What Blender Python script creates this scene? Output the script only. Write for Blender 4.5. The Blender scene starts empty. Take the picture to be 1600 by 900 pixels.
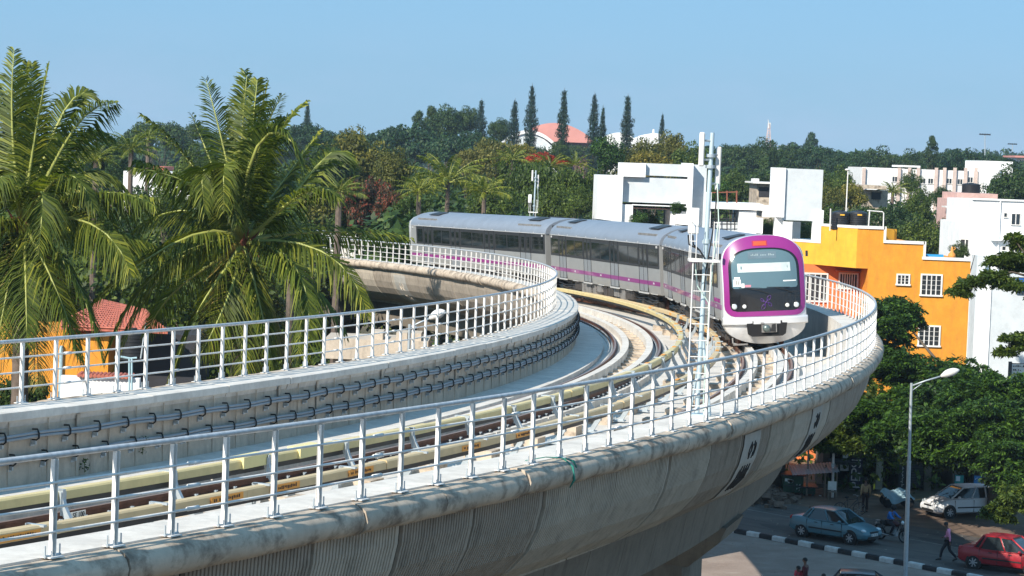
import bpy, bmesh, math, random
import numpy as np
from mathutils import Vector, Matrix
R = math.radians
random.seed(7); rng = np.random.default_rng(7)
scene = bpy.context.scene
COL = scene.collection
# ---------------------------------------------------------------- camera
FPX, PITCH, ROLL, CAMZ = 3850.8, 0.05317, 0.0377, 17.0
cam_d = bpy.data.cameras.new('camera'); cam = bpy.data.objects.new('camera', cam_d); COL.objects.link(cam)
cam_d.lens = FPX / 1600 * 36; cam_d.sensor_width = 36; cam_d.clip_end = 6000; cam_d.clip_start = 0.5
U0 = Vector((0, math.sin(PITCH), math.cos(PITCH))); X0 = Vector((1, 0, 0)); FW = Vector((0, math.cos(PITCH), -math.sin(PITCH)))
RT = X0 * math.cos(ROLL) + U0 * math.sin(ROLL); UP = X0 * -math.sin(ROLL) + U0 * math.cos(ROLL)
mw = Matrix((RT, UP, -FW)).transposed().to_4x4(); mw.translation = (0, 0, CAMZ); cam.matrix_world = mw
scene.camera = cam
# ---------------------------------------------------------------- sky and sun
SUN_AZ, SUN_EL = R(-143), R(35)          # azimuth clockwise from +Y: behind the camera's left shoulder
world = bpy.data.worlds.new("World"); scene.world = world; world.use_nodes = True
wn = world.node_tree; bg = wn.nodes['Background']
sky = wn.nodes.new('ShaderNodeTexSky'); sky.sky_type = 'NISHITA'; sky.sun_disc = False
sky.sun_elevation = SUN_EL; sky.sun_rotation = SUN_AZ; sky.altitude = 900; sky.air_density = 1.0; sky.dust_density = 0.6; sky.ozone_density = 3.0
tint = wn.nodes.new('ShaderNodeMix'); tint.data_type = 'RGBA'; tint.inputs[0].default_value = .72; tint.inputs[7].default_value = (2.75, 6.3, 10.2, 1)   # an even, slightly hazy blue
wn.links.new(sky.outputs[0], tint.inputs[6])
tc = wn.nodes.new('ShaderNodeTexCoord'); sx = wn.nodes.new('ShaderNodeSeparateXYZ'); wn.links.new(tc.outputs['Generated'], sx.inputs[0])
mp_ = wn.nodes.new('ShaderNodeMapping'); mp_.inputs['Scale'].default_value = (9, 9, 26); wn.links.new(tc.outputs['Generated'], mp_.inputs[0])
cn = wn.nodes.new('ShaderNodeTexNoise'); cn.inputs['Scale'].default_value = 1.6; cn.inputs['Detail'].default_value = 7; cn.inputs['Roughness'].default_value = .6; wn.links.new(mp_.outputs[0], cn.inputs['Vector'])
cr = wn.nodes.new('ShaderNodeValToRGB'); cr.color_ramp.elements[0].position = .40; cr.color_ramp.elements[1].position = .68; wn.links.new(cn.outputs['Fac'], cr.inputs[0])
er = wn.nodes.new('ShaderNodeMapRange'); er.inputs[1].default_value = -.01; er.inputs[2].default_value = .055; er.inputs[3].default_value = .55; er.inputs[4].default_value = 0.0; wn.links.new(sx.outputs['Z'], er.inputs[0])
cm = wn.nodes.new('ShaderNodeMath'); cm.operation = 'MULTIPLY'; wn.links.new(cr.outputs[0], cm.inputs[0]); wn.links.new(er.outputs[0], cm.inputs[1])
veil = wn.nodes.new('ShaderNodeMix'); veil.data_type = 'RGBA'; veil.inputs[7].default_value = (5.6, 7.3, 10.2, 1)     # thin high cloud and haze low over the horizon
wn.links.new(cm.outputs[0], veil.inputs[0]); wn.links.new(tint.outputs[2], veil.inputs[6]); wn.links.new(veil.outputs[2], bg.inputs[0]); bg.inputs[1].default_value = 0.065
sd = bpy.data.lights.new('sun', 'SUN'); sd.energy = 4.9; sd.angle = R(0.5); sd.color = (1, 0.93, 0.82)
sun = bpy.data.objects.new('sun', sd); COL.objects.link(sun)
sdir = Vector((math.sin(SUN_AZ) * math.cos(SUN_EL), math.cos(SUN_AZ) * math.cos(SUN_EL), math.sin(SUN_EL)))
sun.rotation_euler = sdir.to_track_quat('Z', 'Y').to_euler(); sun.location = (-60, -80, 70)
vs = scene.view_settings; vs.view_transform = 'Standard'; vs.look = 'None'; vs.gamma = 1; vs.use_curve_mapping = False; vs.exposure = 0.52
scene.cycles.max_bounces = 6; scene.cycles.transparent_max_bounces = 8; scene.cycles.use_adaptive_sampling = True

# ---------------------------------------------------------------- pixel helpers (1600x900 photograph -> world point at a chosen distance)
def ray(u, v):
    a = u - 800; b = 450 - v; c, s = math.cos(ROLL), math.sin(ROLL)
    u2 = a * c - b * s; v2 = a * s + b * c
    return Vector((u2, FPX * math.cos(PITCH) + v2 * math.sin(PITCH), -FPX * math.sin(PITCH) + v2 * math.cos(PITCH)))
def at(u, v, Y):
    d = ray(u, v); return Vector((0, 0, CAMZ)) + d * (Y / d.y)
def gp(u, v, z=0.0):
    d = ray(u, v); return Vector((0, 0, CAMZ)) + d * ((z - CAMZ) / d.z)

# ---------------------------------------------------------------- materials
MATS = {}
def nt(name):
    m = bpy.data.materials.new(name); m.use_nodes = True; MATS[name] = m
    return m, m.node_tree.nodes, m.node_tree.links, m.node_tree.nodes['Principled BSDF']
def noise(N, L, scale, detail=6, rough=.6, vec=None, stretch=None):
    n = N.new('ShaderNodeTexNoise'); n.inputs['Scale'].default_value = scale; n.inputs['Detail'].default_value = detail; n.inputs['Roughness'].default_value = rough
    g = N.new('ShaderNodeNewGeometry'); src = g.outputs['Position']
    if stretch:
        mp = N.new('ShaderNodeMapping'); mp.inputs['Scale'].default_value = stretch; L.new(src, mp.inputs[0]); src = mp.outputs[0]
    L.new(src, n.inputs['Vector']); return n.outputs['Fac']
def ramp(N, L, src, stops):
    r = N.new('ShaderNodeValToRGB'); e = r.color_ramp.elements
    while len(e) < len(stops): e.new(0.5)
    for el, (p, c) in zip(e, stops): el.position = p; el.color = (*c, 1) if len(c) == 3 else c
    L.new(src, r.inputs[0]); return r.outputs['Color']
def mixc(N, L, fac, a, b, mode='MIX'):
    m = N.new('ShaderNodeMix'); m.data_type = 'RGBA'; m.blend_type = mode
    if isinstance(fac, float): m.inputs[0].default_value = fac
    else: L.new(fac, m.inputs[0])
    for s, i in ((a, 6), (b, 7)):
        if isinstance(s, tuple): m.inputs[i].default_value = (*s, 1)
        else: L.new(s, m.inputs[i])
    return m.outputs[2]
def bump(N, L, P, src, strength=.3, dist=.02):
    b = N.new('ShaderNodeBump'); b.inputs['Strength'].default_value = strength; b.inputs['Distance'].default_value = dist
    L.new(src, b.inputs['Height']); L.new(b.outputs[0], P.inputs['Normal'])
def simple(name, col, rough=.6, metal=0., var=.12, scale=2.5, bmp=0., spec=.5, coat=0.):
    m, N, L, P = nt(name)
    a = tuple(max(0, c * (1 - var)) for c in col); b = tuple(min(1, c * (1 + var)) for c in col)
    f = noise(N, L, scale); c = ramp(N, L, f, [(.3, a), (.7, b)])
    L.new(c, P.inputs['Base Color']); P.inputs['Roughness'].default_value = rough; P.inputs['Metallic'].default_value = metal
    P.inputs['Specular IOR Level'].default_value = spec; P.inputs['Coat Weight'].default_value = coat
    if bmp: bump(N, L, P, noise(N, L, scale * 6), bmp, .02)
    return m
def stained(name, col, dirt, amt=.5, rough=.85, streak=(1.6, 1.6, .35), fine=9., base_var=.1, lo=.5, hi=.72):
    """weathered plaster or concrete: base variation, blotches and vertical run-off streaks"""
    m, N, L, P = nt(name)
    a = tuple(c * (1 - base_var) for c in col); b = tuple(min(1, c * (1 + base_var)) for c in col)
    base = ramp(N, L, noise(N, L, 1.1, 8), [(.35, a), (.65, b)])
    grit = ramp(N, L, noise(N, L, fine, 8, .7), [(.25, tuple(.72 for _ in col)), (.6, (1, 1, 1))])
    base = mixc(N, L, .7, base, grit, 'MULTIPLY')
    st = ramp(N, L, noise(N, L, 2.2, 7, .65, stretch=streak), [(lo, (0, 0, 0)), (hi, (amt, amt, amt))])
    c = mixc(N, L, st, base, dirt)
    L.new(c, P.inputs['Base Color']); P.inputs['Roughness'].default_value = rough
    bump(N, L, P, noise(N, L, fine * 2, 6), .25, .015)
    return m
def leafmat(name, col, col2, trans=.3, rough=.55, spec=.3, lscale=.35):
    m, N, L, P = nt(name)
    g = N.new('ShaderNodeNewGeometry')
    c1 = ramp(N, L, g.outputs['Random Per Island'], [(0, tuple(c * .55 for c in col)), (.5, col), (1, col2)])
    big = ramp(N, L, noise(N, L, lscale, 4), [(.3, (.62, .66, .7)), (.7, (1.25, 1.2, .95))])
    oi = N.new('ShaderNodeObjectInfo')
    ob = ramp(N, L, oi.outputs['Random'], [(0, (.82, .9, .95)), (1, (1.15, 1.08, .9))])
    c = mixc(N, L, 1., c1, big, 'MULTIPLY'); c = mixc(N, L, 1., c, ob, 'MULTIPLY')
    L.new(c, P.inputs['Base Color']); P.inputs['Roughness'].default_value = rough; P.inputs['Specular IOR Level'].default_value = spec
    t = N.new('ShaderNodeBsdfTranslucent'); L.new(mixc(N, L, 1., c, (1.25, 1.35, .6), 'MULTIPLY'), t.inputs['Color'])
    mx = N.new('ShaderNodeMixShader'); mx.inputs[0].default_value = trans
    L.new(P.outputs[0], mx.inputs[1]); L.new(t.outputs[0], mx.inputs[2]); L.new(mx.outputs[0], N['Material Output'].inputs[0])
    return m
def glass(name, col=(.02, .025, .03), rough=.06):
    m, N, L, P = nt(name); P.inputs['Base Color'].default_value = (*col, 1); P.inputs['Roughness'].default_value = rough; P.inputs['Specular IOR Level'].default_value = .8
    return m

# ---------------------------------------------------------------- mesh building
FR = {}
class MB:
    def __init__(s): s.v = []; s.f = []; s.m = []
    def add(s, vs, fs, mi=0):
        k = len(s.v); s.v += [tuple(p) for p in vs]; s.f += [tuple(i + k for i in f) for f in fs]; s.m += [mi] * len(fs); return s
    def box(s, c, d, rz=0., mi=0, M=None):
        hx, hy, hz = d[0] / 2, d[1] / 2, d[2] / 2; c = Vector(c); ca, sa = math.cos(rz), math.sin(rz); vs = []
        for x, y, z in ((-1, -1, -1), (1, -1, -1), (1, 1, -1), (-1, 1, -1), (-1, -1, 1), (1, -1, 1), (1, 1, 1), (-1, 1, 1)):
            p = Vector((x * hx, y * hy, z * hz))
            p = (M @ p) if M is not None else Vector((p.x * ca - p.y * sa, p.x * sa + p.y * ca, p.z))
            vs.append(c + p)
        return s.add(vs, [(0, 3, 2, 1), (4, 5, 6, 7), (0, 1, 5, 4), (1, 2, 6, 5), (2, 3, 7, 6), (3, 0, 4, 7)], mi)
    def bx(s, x0, x1, y0, y1, z0, z1, mi=0): return s.box(((x0 + x1) / 2, (y0 + y1) / 2, (z0 + z1) / 2), (abs(x1 - x0), abs(y1 - y0), abs(z1 - z0)), 0, mi)
    def cyl(s, a, b, r0, r1=None, n=10, mi=0, caps=True):
        r1 = r0 if r1 is None else r1; a = Vector(a); b = Vector(b); d = (b - a)
        if d.length < 1e-6: return s
        d.normalize(); t = d.orthogonal().normalized(); w = d.cross(t); vs = []
        for p, r in ((a, r0), (b, r1)):
            for i in range(n):
                an = 2 * math.pi * i / n; vs.append(p + t * (r * math.cos(an)) + w * (r * math.sin(an)))
        fs = [(i, (i + 1) % n, n + (i + 1) % n, n + i) for i in range(n)]
        if caps: fs += [tuple(range(n - 1, -1, -1)), tuple(range(n, 2 * n))]
        return s.add(vs, fs, mi)
    def tube(s, pts, r, n=8, mi=0):
        pts = [Vector(p) for p in pts]; rr = r if isinstance(r, (list, tuple)) else [r] * len(pts); vs = []; t = None
        for i, p in enumerate(pts):
            d = (pts[min(i + 1, len(pts) - 1)] - pts[max(i - 1, 0)])
            if d.length < 1e-9: d = Vector((0, 0, 1))
            d.normalize()
            t = d.orthogonal().normalized() if t is None else (t - d * t.dot(d)).normalized()
            w = d.cross(t)
            for k in range(n):
                an = 2 * math.pi * k / n; vs.append(p + t * (rr[i] * math.cos(an)) + w * (rr[i] * math.sin(an)))
        fs = [(i * n + k, i * n + (k + 1) % n, (i + 1) * n + (k + 1) % n, (i + 1) * n + k) for i in range(len(pts) - 1) for k in range(n)]
        fs += [tuple(range(n - 1, -1, -1)), tuple(range((len(pts) - 1) * n, len(pts) * n))]
        return s.add(vs, fs, mi)
    def lathe(s, c, prof, n=16, mi=0, axis='z'):
        c = Vector(c); vs = []
        for r, z in prof:
            for k in range(n):
                an = 2 * math.pi * k / n; q = (r * math.cos(an), r * math.sin(an), z)
                if axis == 'x': q = (q[2], q[0], q[1])
                if axis == 'y': q = (q[0], q[2], q[1])
                vs.append(c + Vector(q))
        fs = [(i * n + k, i * n + (k + 1) % n, (i + 1) * n + (k + 1) % n, (i + 1) * n + k) for i in range(len(prof) - 1) for k in range(n)]
        fs += [tuple(range(n - 1, -1, -1)), tuple(range((len(prof) - 1) * n, len(prof) * n))]
        return s.add(vs, fs, mi)
    def prism(s, poly, a, b, axis='y', mi=0):
        """poly: 2-D outline; extruded from a to b along axis"""
        n = len(poly); vs = []
        for t in (a, b):
            for p, q in poly: vs.append({'y': (p, t, q), 'x': (t, p, q), 'z': (p, q, t)}[axis])
        fs = [(i, (i + 1) % n, n + (i + 1) % n, n + i) for i in range(n)] + [tuple(range(n - 1, -1, -1)), tuple(range(n, 2 * n))]
        return s.add(vs, fs, mi)
    def ball(s, c, r, n=8, m=6, sq=(1, 1, 1), mi=0):
        prof = [(max(.001, math.sin(math.pi * i / m)) * r, -math.cos(math.pi * i / m) * r) for i in range(m + 1)]
        k = len(s.v); s.lathe((0, 0, 0), prof, n, mi)
        for i in range(k, len(s.v)):
            p = s.v[i]; s.v[i] = (p[0] * sq[0] + c[0], p[1] * sq[1] + c[1], p[2] * sq[2] + c[2])
        return s
    def build(s, name, mats, parent=None, smooth=False, bevel=0., fix=True, angle=None, xf=None):
        if xf is not None: s.v = [tuple(xf @ Vector(p)) for p in s.v]
        V = np.array(s.v, dtype=float); c = (V.min(0) + V.max(0)) / 2
        me = bpy.data.meshes.new(name); me.from_pydata((V - c).tolist(), [], s.f)
        mats = mats if isinstance(mats, (list, tuple)) else [mats]
        for m in mats: me.materials.append(m)
        if len(mats) > 1: me.polygons.foreach_set('material_index', s.m)
        if fix or bevel:
            bm = bmesh.new(); bm.from_mesh(me)
            if fix: bmesh.ops.recalc_face_normals(bm, faces=bm.faces)
            if bevel: bmesh.ops.bevel(bm, geom=list(bm.edges), offset=bevel, segments=1, affect='EDGES', clamp_overlap=True)
            bm.to_mesh(me); bm.free()
        if smooth:
            me.polygons.foreach_set('use_smooth', [True] * len(me.polygons))
            if angle: me.set_sharp_from_angle(angle=R(angle))
        return link(name, me, c, parent)
def link(name, me, c, parent=None):
    o = bpy.data.objects.new(name, me); COL.objects.link(o); c = Vector(c)
    if parent is not None: o.parent = parent; o.location = c - FR[parent.name]
    else: o.location = c
    FR[o.name] = c
    return o
def thing(name, label, cat, loc=(0, 0, 0), group=None, local=False, rz=0.):
    o = bpy.data.objects.new(name, None); COL.objects.link(o); o.location = loc; o.rotation_euler = (0, 0, rz)
    o.empty_display_size = .3; tag(o, label, cat, group); FR[o.name] = Vector((0, 0, 0)) if local else Vector(loc)
    return o
def tag(o, label=None, cat=None, group=None, kind=None):
    if label: o['label'] = label
    if cat: o['category'] = cat
    if group: o['group'] = group
    if kind: o['kind'] = kind
    return o
def dup(o, parent=None, loc=None, rz=None, sc=None, label=None, group=None):
    c = o.copy(); COL.objects.link(c)
    if parent is not None: c.parent = parent
    if loc is not None: c.location = loc
    if rz is not None: c.rotation_euler = (0, 0, rz)
    if sc is not None: c.scale = sc if hasattr(sc, '__len__') else (sc,) * 3
    if label: c['label'] = label
    if group: c['group'] = group
    for ch in o.children: dup(ch, c)
    return c
def npmesh(name, V, F, mat):
    me = bpy.data.meshes.new(name); V = np.asarray(V, dtype=np.float32); F = np.asarray(F, dtype=np.int32); n, k = F.shape
    me.vertices.add(len(V)); me.vertices.foreach_set('co', V.ravel()); me.loops.add(n * k); me.loops.foreach_set('vertex_index', F.ravel())
    me.polygons.add(n); me.polygons.foreach_set('loop_start', np.arange(0, n * k, k, dtype=np.int32)); me.update(calc_edges=True)
    me.materials.append(mat); return me

# materials used all over
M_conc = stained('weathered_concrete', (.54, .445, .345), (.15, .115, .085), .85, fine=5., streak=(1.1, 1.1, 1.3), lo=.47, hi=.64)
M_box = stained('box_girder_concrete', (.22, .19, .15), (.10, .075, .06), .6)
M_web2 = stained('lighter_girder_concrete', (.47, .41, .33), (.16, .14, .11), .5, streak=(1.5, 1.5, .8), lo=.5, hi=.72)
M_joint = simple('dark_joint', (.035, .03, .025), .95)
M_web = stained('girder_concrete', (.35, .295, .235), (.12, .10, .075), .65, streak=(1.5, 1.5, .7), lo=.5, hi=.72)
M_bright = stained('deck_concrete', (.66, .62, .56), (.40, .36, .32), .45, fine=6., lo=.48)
M_wall = stained('parapet_concrete', (.54, .455, .36), (.24, .20, .16), .6)
M_white = stained('white_plaster', (.80, .80, .79), (.52, .52, .52), .25, fine=4.)
M_paint = stained('white_metal_paint', (.76, .735, .70), (.40, .31, .24), .5, .5, streak=(3, 3, 3), fine=9., lo=.57, hi=.74)
M_rail = simple('rusty_rail_steel', (.13, .055, .035), .6, .3, .35, 8.)
M_railtop = simple('worn_rail_top', (.42, .26, .18), .35, .6, .2, 5.)
M_black = simple('black_rubber', (.015, .015, .016), .8, 0, .2)
M_steel = simple('galvanised_steel', (.42, .47, .50), .45, .35, .12, 7.)
M_dark = simple('dark_metal', (.035, .037, .04), .5, .4, .3)
M_yel = simple('yellow_cover_fibreglass', (.64, .51, .24), .5, 0, .1, 3.)
M_tan = simple('tan_cover_fibreglass', (.58, .44, .24), .5, 0, .1, 3.)
M_glass = glass('dark_glass')
# ================================================================ VIADUCT
DS = 0.5; S0, S1 = -36.0, 215.0
SS = np.arange(S0, S1 + DS, DS)
def heading(s):
    q = min(s, 120.0); th = 1.115107 + .0071606 * q + .0022951 * q * q / 200 - .00105756 * q ** 3 / 3e4
    if s > 120: th += (.0071606 + .0022951 * 1.2 - .00105756 * 1.44) * (s - 120)
    return th
TH = np.array([heading(s) for s in SS]); PX = np.cumsum(np.cos(TH)) * DS; PY = np.cumsum(np.sin(TH)) * DS
i0 = int(round(-S0 / DS)); PX += -6.633466 - PX[i0]; PY += 33.29787 - PY[i0]
def zq(s): q = min(s, 120.0); z = -4.44337 - .0114916 * q - .0028251 * q * q / 100; return z + CAMZ + (0 if s <= 120 else -.018 * (s - 120))
PZ = np.array([zq(s) for s in SS])
def P3(s, o, h):
    t = np.interp(s, SS, TH)
    return Vector((float(np.interp(s, SS, PX) + math.sin(t) * o), float(np.interp(s, SS, PY) - math.cos(t) * o), float(np.interp(s, SS, PZ)) + h))
def TZ(s): return float(np.interp(s, SS, TH))
def frange(a, b, d):
    n = max(1, int(round((b - a) / d))); return [a + (b - a) * i / n for i in range(n + 1)]
def sweep(mb, prof, stations, mi=0, jit=None, closed=True):
    n = len(prof); vs = []
    for s in stations:
        for j, (o, h) in enumerate(prof):
            if jit: q = jit(s, j); o += q[0]; h += q[1]
            vs.append(P3(s, o, h))
    m = len(stations); fs = []
    for i in range(m - 1):
        for k in range(n if closed else n - 1): fs.append((i * n + k, i * n + (k + 1) % n, (i + 1) * n + (k + 1) % n, (i + 1) * n + k))
    if closed: fs += [tuple(range(n - 1, -1, -1)), tuple(range((m - 1) * n, m * n))]
    mb.add(vs, fs, mi); return mb
def dbox(mb, s, o, h, ls, lo, lh, mi=0, tilt=0.):
    """box in deck coordinates: centre (s,o,h), sizes along, across and up"""
    t = TZ(s); A = Vector((math.cos(t), math.sin(t), 0)); B = Vector((math.sin(t), -math.cos(t), 0)); Cc = Vector((0, 0, 1))
    if tilt: B2 = B * math.cos(tilt) + Cc * math.sin(tilt); Cc = Cc * math.cos(tilt) - B * math.sin(tilt); B = B2
    Mx = Matrix((A, B, Cc)).transposed()
    c = P3(s, o, h); return mb.box(c, (ls, lo, lh), M=Mx, mi=mi)
W2 = 5.16; CANT = .073; OUTC, INC = 2.0, -2.25; RZ = -1.15
vd = thing('metro_viaduct', 'long curved concrete viaduct carrying two metro tracks across the picture', 'viaduct', P3(20, 0, -3.5))
stn = frange(S0, S1, 1.5)
# girder: core, webs built as separate precast segments with thin open joints
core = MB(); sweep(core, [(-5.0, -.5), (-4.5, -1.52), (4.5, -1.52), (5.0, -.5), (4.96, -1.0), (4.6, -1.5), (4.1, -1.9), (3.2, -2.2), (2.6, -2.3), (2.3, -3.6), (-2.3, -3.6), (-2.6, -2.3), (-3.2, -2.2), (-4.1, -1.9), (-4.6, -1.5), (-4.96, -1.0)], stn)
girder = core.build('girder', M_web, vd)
WEB = [(5.16, -.40), (5.14, -.70), (5.06, -1.05), (4.90, -1.4), (4.62, -1.72), (4.22, -2.0), (3.72, -2.2), (3.35, -2.3)]
cuts = []; s = -34.0
while s < 205: cuts.append(s); s += 2.05 + .55 * random.random() + (.6 if random.random() < .25 else 0)
for side in (1, -1):
    rest = MB(); jt = MB()
    for a, b in zip(cuts[:-1], cuts[1:]):
        mb = MB() if (side == 1 and -14 < a < 66) or (side == -1 and 84 < a < 165) else rest
        sh = random.uniform(-.012, .012)
        near = side == 1 and -12 < a < 21
        if near: st = [q for k in np.arange(a + .04, b - .10, .078) for q in (k, k + .004, k + .030, k + .034)] + [b - .03]
        else: st = frange(a + .03, b - .03, 1.1)
        prof = [(side * (o + sh), h) for o, h in WEB] + [(side * 3.33, -2.42), (side * 3.15, -2.40), (side * 3.2, -2.2), (side * 4.1, -1.93), (side * 4.7, -1.5), (side * 5.0, -.95), (side * 5.06, -.42)]
        dd = {round(q, 5): (-.035 if i % 4 in (1, 2) and q < b - .05 else 0) for i, q in enumerate(st)} if near else {}
        rib = (lambda s, j, dd=dd: (dd.get(round(s, 5), 0) if j < 7 else 0, 0)) if near else None
        sweep(mb, prof, st, jit=rib)
        if mb is not rest: mb.build('web_panel', M_web if random.random() < .6 else M_web2, vd)
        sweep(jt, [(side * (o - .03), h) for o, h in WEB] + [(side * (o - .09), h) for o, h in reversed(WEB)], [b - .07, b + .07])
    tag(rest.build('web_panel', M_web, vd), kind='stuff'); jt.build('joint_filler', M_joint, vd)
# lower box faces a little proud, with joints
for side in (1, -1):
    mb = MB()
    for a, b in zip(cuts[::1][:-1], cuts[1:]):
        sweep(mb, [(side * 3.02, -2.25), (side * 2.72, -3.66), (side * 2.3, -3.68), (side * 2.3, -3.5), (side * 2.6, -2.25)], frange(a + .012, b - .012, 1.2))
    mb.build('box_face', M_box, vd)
# nose of the parapet: rounded precast coping pieces, slightly misaligned
NOSE = [(5.10, -.02), (5.22, -.002), (5.33, -.03), (5.42, -.10), (5.455, -.2), (5.43, -.31), (5.35, -.39), (5.2, -.43), (5.08, -.42)]
for side in (1, -1):
    mb = MB(); a = -34.0; q = 0
    while a < 205:
        b = a + (3.1, 1.95, 2.1, 2.6)[q % 4] + random.uniform(-.12, .12); q += 1
        so, shh = random.uniform(-.02, .02), random.uniform(-.015, .01)
        ph = random.uniform(0, 9)
        def jit(s, j, so=so, shh=shh, ph=ph, a=a, b=b):
            r = 0
            return (side * (so + r + .003 * math.sin(s * 1.3 + ph + j)), shh + (.007 * math.sin(s * 5.3 + ph) + .006 * math.sin(s * 17 + j) if 5 <= j <= 8 else 0) - (r * .3 if j < 4 else 0))
        pr = [(side * o, h) for o, h in NOSE]
        st = frange(a + .014, b - .014, .35 if a < 40 else 1.0)
        sweep(mb, pr, st, jit=jit); a = b
    mb.build('coping', M_conc, vd, smooth=True, angle=40)
# ledges the railings stand on, and their inner faces
mb = MB(); sweep(mb, [(5.12, 0), (5.12, -.5), (4.5, -1.52), (4.38, -1.52), (4.42, -.12), (4.42, 0)], frange(S0, S1, 1.0)); mb.build('walkway_ledge', M_bright, vd)
mb = MB(); a = -34.
while a < 205:      # inner ledge in slabs with a broken, slightly uneven edge
    b = a + 2.9 + random.uniform(-.3, .3); dz = random.uniform(-.012, .006); e = random.uniform(-.02, .02)
    sweep(mb, [(-5.12, dz), (-5.12, -.4), (-4.5, -.4), (-4.42 + e, -.15), (-4.36 + e, -.14), (-4.36 + e, dz - .01), (-4.40 + e, dz)], frange(a + .01, b - .01, .8)); a = b
mb.build('walkway_ledge', M_bright, vd)
mb = MB(); sweep(mb, [(-4.6, -.1), (-4.46, -.1), (-4.40, -1.52), (-4.6, -1.52)], frange(S0, S1, 1.0))
for s in frange(-20, 75, 1.0): dbox(mb, s + random.uniform(-.1, .1), -4.41, -.72, .02 if random.random() < .7 else .10, .02, 1.1)
mb.build('parapet_wall', M_wall, vd)
# track slab with joint lines, inner shelf
mb = MB(); sweep(mb, [(-4.45, -1.42), (-4.45, -1.55), (4.45, -1.55), (4.45, -1.42)], frange(S0, S1, 1.0))
a = -34.
while a < 205:
    b = a + 3.0; sweep(mb, [(-4.43, -1.25), (-4.43, -1.4), (-3.42, -1.4), (-3.42, -1.27)], frange(a + .012, b - .012, 1.0)); a = b
mb.build('track_bed', M_bright, vd)
def rh(o, c): return RZ + (o - c) * CANT
# plinths with guard upstand, rails
for c in (INC, OUTC):
    for sg in (-1, 1):
        mb = MB(); a = -34.
        while a < 205:
            b = a + 4.2
            o1, o2, o3 = c + sg * 1.0, c + sg * .52, c + sg * .30
            f = lambda o, d: (o, rh(o, c) + d)
            pr = [f(o1, -.16), (o1, -1.5), (o3, -1.5), f(o3, .06), f(o2, .06), f(o2, -.16)]
            sweep(mb, pr, frange(a + .03, b - .03, .7)); a = b
        mb.build('plinth', M_bright, vd)
        ro = c + sg * .76; hz = rh(ro, c)
        mb = MB(); sweep(mb, [(ro - .036, hz), (ro - .036, hz - .04), (ro - .012, hz - .05), (ro - .012, hz - .12), (ro - .07, hz - .14), (ro - .07, hz - .158), (ro + .07, hz - .158), (ro + .07, hz - .14), (ro + .012, hz - .12), (ro + .012, hz - .05), (ro + .036, hz - .04), (ro + .036, hz)], frange(S0, S1, 1.0))
        r_ = mb.build('rail', M_rail, vd)
        mb = MB(); sweep(mb, [(ro - .03, hz + .003), (ro - .03, hz - .002), (ro + .03, hz - .002), (ro + .03, hz + .003)], frange(S0, S1, 1.0)); mb.build('running_surface', M_railtop, r_)
# cross blocks in the middle trough and between the plinths
# ---- repeated parts: the hundred nearest as parts, the rest as one
def repeat_part(name, mk, mats, items, parent=vd, limit=100, kindlabel=None):
    """mk(mb) builds the piece about its own origin with x=along, y=across, z=up; items: (s, o, h, flip)"""
    pb = MB(); mk(pb); V = np.array(pb.v)
    me = bpy.data.meshes.new(name); me.from_pydata(pb.v, [], pb.f)
    for m in mats: me.materials.append(m)
    me.polygons.foreach_set('material_index', pb.m)
    bm = bmesh.new(); bm.from_mesh(me); bmesh.ops.recalc_face_normals(bm, faces=bm.faces); bm.to_mesh(me); bm.free()
    items = sorted(items, key=lambda t: (P3(t[0], t[1], t[2]) - Vector((0, 0, CAMZ))).length)
    rest = MB(); first = []
    for i, (s, o, h, fl) in enumerate(items):
        t = TZ(s) + (math.pi if fl else 0); p = P3(s, o, h)
        if i < limit:
            ob = link(name, me, p, parent); ob.rotation_euler = (0, 0, t); first.append((ob, s))
        else:
            Mx = Matrix.Translation(p) @ Matrix.Rotation(t, 4, 'Z'); rest.add([Mx @ Vector(q) for q in pb.v], pb.f); rest.m[-len(pb.f):] = pb.m
    if rest.v: tag(rest.build(name, mats, parent), kind='stuff')
    return first
def mk_clip(mb):
    for sg in (-1, 1):
        mb.box((0, sg * .1, -.012), (.13, .12, .03), mi=0); mb.cyl((0, sg * .1, 0), (0, sg * .1, .05), .018, n=6, mi=1)
        mb.tube([(-.04, sg * .12, .02), (.02, sg * .13, .045), (.05, sg * .08, .03), (0, sg * .07, .03)], .009, 5, mi=1)
repeat_part('cross_beam', lambda m: m.box((0, 0, 0), (.32, .58, .12)), [M_conc], [(s, c, -1.36, False) for s in frange(20, 92, 1.5) for c in (INC, OUTC)])
its = []
for c in (INC, OUTC):
    for sg in (-1, 1):
        o = c + sg * .76
        its += [(s, o, rh(o, c) - .135, False) for s in frange(-12, 72, .65)]
repeat_part('rail_clip', mk_clip, [M_dark, M_steel], its)
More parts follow.
